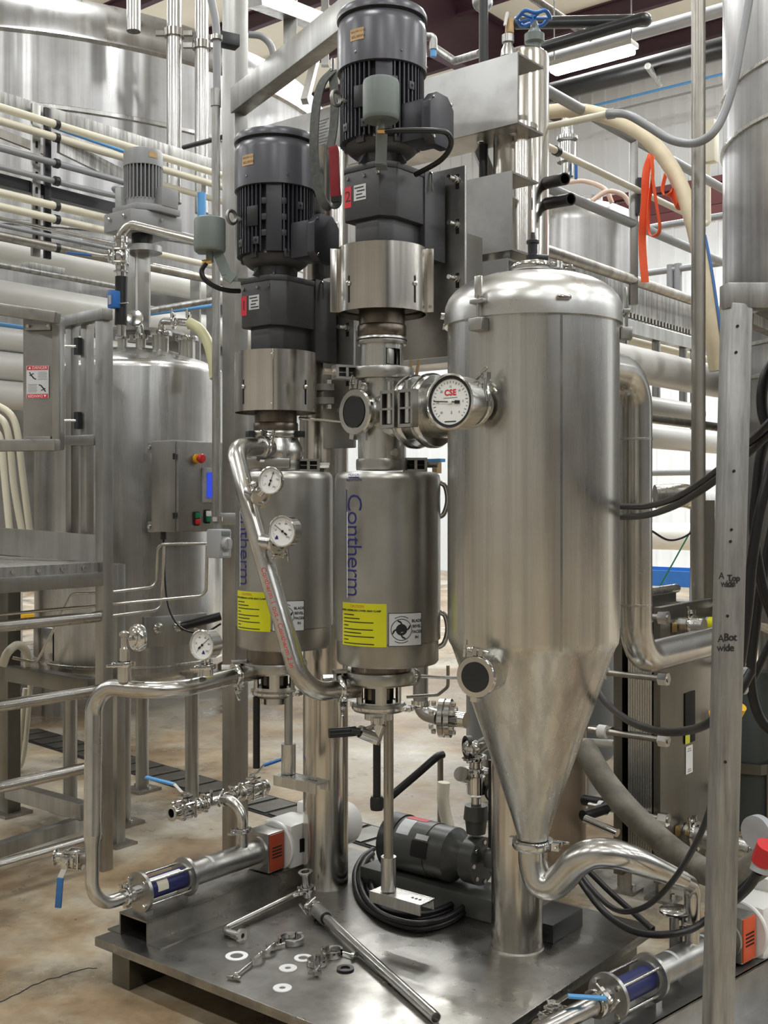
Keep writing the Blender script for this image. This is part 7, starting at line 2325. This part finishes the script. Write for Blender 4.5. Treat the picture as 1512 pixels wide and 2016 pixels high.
def loose_clamp(px, py, R, rot, label, open_=0.7, nutlen=0.06):
    q = G(px, py, TOP + 0.011)
    t = thing('loose_clamp', label, 'clamp', V((q.x, q.y, TOP)))
    m = MB(); m.lathe([(R * 0.82, -0.0095), (R * 1.05, -0.0095), (R * 1.08, 0), (R * 1.05, 0.0095), (R * 0.82, 0.0095), (R * 0.92, 0)], q, UP, 20, close=True, a0=rot, a1=rot + PI - 0.15); m.build('half_ring', 'polish', t)
    m = MB(); m.lathe([(R * 0.82, -0.0095), (R * 1.05, -0.0095), (R * 1.08, 0), (R * 1.05, 0.0095), (R * 0.82, 0.0095), (R * 0.92, 0)], q + cylang(rot + PI * 1.5) * 0.012, UP, 20, close=True, a0=rot + PI + 0.1, a1=rot + 2 * PI - 0.1 - open_ * 0.3); m.build('half_ring', 'polish', t)
    h = q + cylang(rot + PI) * R * 1.05
    m = MB(); m.cyl(h - UP * 0.011, h + UP * 0.011, 0.009, seg=12); m.build('hinge', 'polish', t)
    e = q + cylang(rot) * R * 1.1
    dirn = cylang(rot - 0.4)
    m = MB(); m.cyl(e, e + dirn * nutlen, 0.004, seg=10); b = m.build('swing_bolt', 'polish', t)
    f = e + dirn * nutlen * 0.9
    sd = UP.cross(dirn)
    m = MB(); m.lathe([(0, 0), (0.010, 0), (0.010, 0.012), (0, 0.014)], f, dirn, 12); m.box(f + dirn * 0.014 + sd * 0.012, (0.010, 0.018, 0.007), (dirn, sd, UP)); m.box(f + dirn * 0.014 - sd * 0.012, (0.010, 0.018, 0.007), (dirn, sd, UP)); m.build('wing_nut', 'polish', b)
loose_clamp(576, 1850, 0.036, -0.6, 'open pipe clamp on the plate, farthest of the loose clamps', nutlen=0.045)
loose_clamp(655, 1873, 0.030, 1.4, 'open pipe clamp lying next to the black gasket', nutlen=0.04)
loose_clamp(628, 1893, 0.024, 0.2, 'small pipe clamp lying left of the black gasket', nutlen=0.055)
def clamp_chain():
    q = G(500, 1890, TOP + 0.01)
    t = thing('clamp_chain', 'unfolded three part pipe clamp stretched out on the plate', 'clamp', V((q.x, q.y, TOP)))
    P0 = [(545, 1858), (520, 1878), (497, 1893), (478, 1909)]
    for k in range(2):
        a, b = G(*P0[k], TOP + 0.012), G(*P0[k + 1], TOP + 0.012)
        mid = (a + b) / 2 + UP * 0.014 + (b - a).cross(UP).normalized() * -0.012
        m = MB(); m.ribbon(smooth([a, mid, b], 6), 0.016, 0.007, UP); m.build('clamp_link', 'polish', t, bevel=0.0015)
        m = MB(); m.cyl(b - UP * 0.011, b + UP * 0.011, 0.007, seg=12); m.build('link_pin', 'polish', t)
    a, b = G(*P0[2], TOP + 0.012), G(462, 1922, TOP + 0.010)
    m = MB(); m.cyl(a, b, 0.0045, seg=10); m.build('swing_bolt', 'polish', t)
    d = (b - a).normalized(); s = UP.cross(d)
    m = MB(); m.lathe([(0, 0), (0.011, 0), (0.011, 0.014), (0, 0.016)], b - d * 0.012, d, 12)
    m.box(b + d * 0.006 + s * 0.012, (0.012, 0.02, 0.009), (d, s, UP)); m.box(b + d * 0.006 - s * 0.012, (0.012, 0.02, 0.009), (d, s, UP)); m.build('wing_nut', 'polish', t, bevel=0.001)
clamp_chain()

# ---------------------------------------------------------------- cables
def cable(label, pts, r, name='power_cable', mat='rubber', n=8, group=None):
    m = MB(); m.tube(smooth(pts, n), r, 12)
    return m.build(name, mat, label=label, cat='cable', group=group)
for k in range(4):
    o = (0, 14, 28, 40)[k]
    z0 = TOP + 0.012 + 0.017 * (k % 2)
    pts = [G(735 - o * 0.1, 1672 + o * 0.6, z0), G(712 + o * 0.5, 1690 + o * 0.4, z0), G(698 + o * 0.8, 1724, z0), G(710 + o * 0.6, 1772 - o * 0.5, z0), G(755, 1808 - o * 0.5, z0), G(825, 1828 - o * 0.7, z0), G(890, 1812 - o * 0.8, z0), G(935 - o * 0.3, 1770 - o * 0.5, z0 + 0.01), G(955 - o * 0.3, 1725 - o * 0.4, z0 + 0.06), G(962, 1690, z0 + 0.12)]
    cable(('outermost loop of black cable coiled on the plate', 'second loop of black cable coiled on the plate', 'third loop of black cable coiled on the plate', 'innermost loop of black cable coiled on the plate')[k], pts, 0.0105, 'coiled_cable', group='black cable coiled on the plate')
cable('upper of two black cables draped from separator to cart post', [P(1200, 995, 3.6), P(1225, 997, 3.55), P(1275, 996, 3.3), P(1330, 980, 3.0), P(1385, 948, 2.75), P(1450, 895, 2.55), P(1530, 815, 2.45), P(1620, 700, 2.55), P(1680, 620, 2.65)], 0.0095)
cable('lower of two black cables draped from separator to cart post', [P(1200, 1016, 3.6), P(1225, 1018, 3.55), P(1275, 1014, 3.3), P(1330, 995, 3.0), P(1385, 962, 2.75), P(1450, 912, 2.55), P(1530, 835, 2.47), P(1630, 710, 2.55), P(1700, 620, 2.65)], 0.0095)
cable('black cable sagging from cone side to the yellow plug', [P(1170, 1350, 3.7), P(1195, 1385, 3.5), P(1240, 1420, 3.2), P(1300, 1440, 2.95), P(1355, 1438, 2.8), P(1400, 1420, 2.65), P(1450, 1370, 2.6), P(1480, 1320, 2.6)], 0.011)
cable('black cable slanting down from cart post to floor', [P(1402, 1545, 2.75), P(1395, 1600, 2.8), P(1365, 1670, 2.9), P(1320, 1740, 3.05), P(1270, 1785, 3.1), P(1215, 1792, 3.2), P(1165, 1750, 3.4), P(1130, 1700, 3.6)], 0.008)
cable('long black cable lying in a loop right of the skid plate', [P(1120, 1695, 3.75), P(1150, 1745, 3.6), P(1195, 1800, 3.45), P(1255, 1835, 3.35), P(1330, 1838, 3.3), P(1385, 1815, 3.35), P(1470, 1740, 3.3), P(1530, 1680, 3.2)], 0.011)
cable('straight black cable behind the looped cable, right', [P(1135, 1690, 3.8), P(1200, 1755, 3.65), P(1285, 1830, 3.5)], 0.010)
for k, pts in enumerate(([P(1640, 560, 2.75), P(1560, 650, 2.85), P(1530, 700, 2.9), P(1505, 745, 2.9), P(1500, 800, 2.9), P(1515, 850, 2.9), P(1570, 960, 2.9), P(1620, 1200, 2.95)],
                         [P(1680, 560, 2.8), P(1580, 700, 2.9), P(1540, 800, 3.0), P(1502, 880, 3.0), P(1490, 960, 3.0), P(1485, 1050, 3.0), P(1500, 1150, 3.0), P(1520, 1210, 3.0), P(1570, 1330, 3.0), P(1600, 1600, 3.1)],
                         [P(1650, 560, 2.7), P(1570, 740, 2.8), P(1530, 880, 2.9), P(1498, 1000, 2.9), P(1480, 1110, 2.9), P(1472, 1200, 2.9), P(1460, 1290, 2.9), P(1453, 1325, 2.9)],
                         [P(1700, 580, 2.85), P(1600, 780, 3.0), P(1540, 960, 3.1), P(1505, 1120, 3.1), P(1488, 1230, 3.1), P(1478, 1330, 3.1), P(1490, 1400, 3.1), P(1520, 1440, 3.1), P(1590, 1480, 3.1), P(1640, 1700, 3.15)],
                         [P(1620, 1120, 3.2), P(1560, 1200, 3.2), P(1525, 1250, 3.2), P(1500, 1300, 3.2), P(1480, 1340, 3.2), P(1450, 1370, 3.2)])):
    cable(('thick black cable loop at the upper right picture edge', 'black cable hanging before the tank manhole', 'black cable running down into the white conduit fitting', 'longest black cable hanging at the right picture edge', 'short black cable crossing behind the hanging cables')[k], pts, 0.014 if k != 4 else 0.011, 'hanging_cable')

# ---------------------------------------------------------------- galvanised cart frame, right foreground
def cart():
    d = 2.4
    t = thing('cart_frame', 'galvanised square tube cart frame in right foreground', 'frame', P(1412, 2120, d))
    top, bot = P(1450, 600, d), P(1402, 2445, d)
    m = MB(); m.bar(bot, top, 0.050, 0.050, V((0.25, -1, 0))); pst = m.build('corner_post', 'galv', t, bevel=0.004)
    m = MB(); m.bar(P(1424, 585, d), P(2050, 585, d + 0.05), 0.05, 0.055); m.build('top_rail', 'galv', t, bevel=0.004)
    for px, dd in ((2040, d + 0.05), (1480, d + 0.62), (2060, d + 0.65)):
        q = P(px, 985, dd)
        if px < 1600:
            continue
        m = MB(); m.bar(V((q.x, q.y, 0)), V((q.x, q.y, Zy(600, d))), 0.05, 0.05); m.build('corner_post', 'galv', t, bevel=0.004)
    m = MB(); m.bar(P(1470, 628, d + 0.03), P(1560, 668, d + 0.55), 0.03, 0.025); m.build('side_rail', 'galv', t, bevel=0.003)
    m = MB(); m.bar(P(1490, 612, d + 0.3), P(2040, 612, d + 0.3), 0.5, 0.006); m.build('tray', 'frame', t)
    ax = (top - bot).normalized(); nn = V((0.25, -1, 0)); nn = (nn - ax * nn.dot(ax)).normalized()
    side = ax.cross(nn) * -1
    if side.x < 0: side = -side
    def on(px, py):
        s = (py - 600) / 1845.0
        c = top + (bot - top) * s
        dx = (px - (1450 - 48 * s)) * d / F_PX
        return V((c.x + dx, c.y - 0.0262 + 0.25 * dx, c.z))
    for px, py in ((1444, 646), (1441, 697), (1437, 928), (1432, 1042), (1430, 1065), (1424, 1210), (1420, 1494)):
        q = on(px, py) - V((0, 0.0005, 0))
        m = MB(); m.lathe([(0, 0), (0.0032, 0), (0.0032, 0.001), (0, 0.001)], q, nn, 12); m.build('screw_hole', 'hole', pst)
    for s, px, py, size in (('A', 1411, 1132, 0.012), ('Top', 1437, 1137, 0.012), ('wide', 1425, 1147, 0.012), ('A', 1410, 1254, 0.014), ('Bot', 1430, 1252, 0.014), ('wide', 1420, 1272, 0.014)):
        text_flat(pst, s, size * 1.6, on(px, py) - V((0, 0.0012, 0)), side, ax, 'ink', 'marker_note', 0.95, -0.0004)
    q = on(1424, 1153) - V((0, 0.0012, 0))
    m = MB(); m.bar(q - side * 0.014, q + side * 0.014, 0.0012, 0.0005, nn); m.build('marker_rule', 'ink', pst)
cart()
# yellow twist plug behind the cart post
t = thing('yellow_plug', 'yellow cable plug behind the cart post', 'plug', P(1430, 1440, 2.62))
m = MB(); m.lathe([(0, -0.034), (0.02, -0.034), (0.028, -0.025), (0.03, 0.0), (0.03, 0.01), (0.036, 0.012), (0.036, 0.026), (0, 0.028)], P(1428, 1412, 2.62), V((1, -0.2, 0.25)), 24); m.build('shell', 'yellowplug', t)
m = MB(); m.cyl(P(1450, 1410, 2.6), P(1460, 1392, 2.58), 0.012, seg=14); m.build('boot', 'yellowplug', t)
# white conduit fitting
m = MB(); m.lathe([(0, 0), (0.022, 0), (0.026, 0.006), (0.026, 0.016), (0.021, 0.02), (0.021, 0.05), (0.026, 0.054), (0.026, 0.066), (0.018, 0.07), (0, 0.07)], P(1453, 1365, 2.9), UP, 20)
m.build('conduit_fitting', 'greyplastic', label='white conduit fitting taking a black cable, right of cart post', cat='fitting')
# dark upright pump behind the cart
q = G(1478, 1625)
def upright():
    t = thing('upright_blower', 'dark green upright machine standing on floor behind the cart', 'machine', q)
    z = lambda y: Zy(y, q.y)
    m = MB(); m.lathe([(0, 0.0), (0.13, 0.0), (0.13, 0.015), (0.122, 0.02), (0.122, z(1510)), (0, z(1510))], q, UP, 48); m.build('lower_drum', 'darkgreen', t)
    m = MB(); m.lathe([(0, z(1512)), (0.15, z(1512)), (0.15, z(1492)), (0, z(1492))], q, UP, 8); m.build('mid_flange', 'exchanger', t)
    m = MB(); m.lathe([(0, z(1492)), (0.105, z(1492)), (0.105, z(1335)), (0.09, z(1320)), (0, z(1318))], q, UP, 48); m.build('upper_drum', 'darkgreen', t)
    for a in (-0.9, 0.3, 1.2):
        r = cylang(a)
        m = MB(); m.cyl(q + r * 0.137 + UP * 0.02, q + r * 0.137 + UP * z(1495), 0.008, seg=10); m.build('tie_rod', 'lead', t)
upright()
# grey suction hose and red cam plug
pts = [P(1150, 1470, 4.15), P(1185, 1530, 4.05), P(1235, 1592, 3.95), P(1290, 1645, 3.85), P(1345, 1690, 3.75), P(1395, 1718, 3.65), P(1450, 1722, 3.55), P(1495, 1700, 3.5), P(1540, 1660, 3.5)]
t = thing('suction_hose', 'thick worn grey suction hose slanting across the lower right', 'hose', P(1345, 1720, 3.75))
m = MB(); m.tube(smooth(pts, 8), 0.044, 22); m.build('hose', 'greyhose', t)
t = thing('industrial_plug', 'red and grey industrial plug at the right picture edge', 'plug', P(1500, 1730, 2.9))
m = MB(); m.cyl(P(1494, 1716, 2.9), P(1501, 1694, 2.9), 0.024, seg=24); m.build('body', 'greyplastic', t)
m = MB(); m.cyl(P(1500, 1697, 2.9), P(1512, 1664, 2.88), 0.028, seg=24); m.build('red_collar', 'red', t)
m = MB(); m.tube(smooth([P(1494, 1716, 2.9), P(1470, 1750, 2.95), P(1435, 1780, 3.05), P(1395, 1800, 3.15)], 6), 0.013, 14); m.build('cable', 'rubber', t)
t = thing('round_switch', 'round grey switch at the right edge above the red plug', 'switch', P(1505, 1675, 3.0))
m = MB(); m.lathe([(0, 0), (0.04, 0), (0.045, 0.006), (0.045, 0.03), (0, 0.034)], P(1500, 1636, 3.0), V((-0.8, -0.6, 0)), 28); m.build('disc', 'greyplastic', t)
m = MB(); m.cyl(P(1503, 1636, 3.02), P(1545, 1640, 3.15), 0.02, seg=14); m.build('shaft', 'lead', t)
# black pipes low behind the cone
t = thing('floor_pipe', 'black pipe with elbow low behind the cone tip', 'pipe', P(1180, 1600, 4.6))
m = MB(); m.tube(fillet([P(1150, 1575, 4.7), P(1190, 1582, 4.6), P(1192, 1592, 4.5), P(1148, 1606, 4.4)], 0.02), 0.022, 14); m.build('tube', 'rubber', t)
pipe_run('floor_conduit', 'polish', [P(1152, 1612, 4.3), P(1216, 1640, 4.2)], 0.016, 'bright tube end near the floor behind the cone tip')
# wooden pallet end seen at the right
t = thing('wooden_pallet', 'stack of wooden boards behind the hanging cables, right edge', 'pallet', P(1500, 1420, 8.2))
for k in range(5):
    m = MB(); m.bar(P(1470, 1318 + k * 22, 8.2), P(1640, 1316 + k * 22, 8.6), 0.6, 0.06); m.build('board', 'wood', t, bevel=0.004)
# floor crack left of the skid
pts = [G(0, 1972), G(40, 1955), G(75, 1935), G(110, 1925), G(150, 1912), G(190, 1905)]
m = MB(); m.ribbon([p + UP * 0.001 + V((random.uniform(-.004, .004), random.uniform(-.008, .008), 0)) for p in smooth(pts, 5)], 0.004, 0.001, V((0.3, 1, 0)))
m.build('floor_crack', 'hole', bpy.data.objects['floor'])
# white pump far behind between column and plate
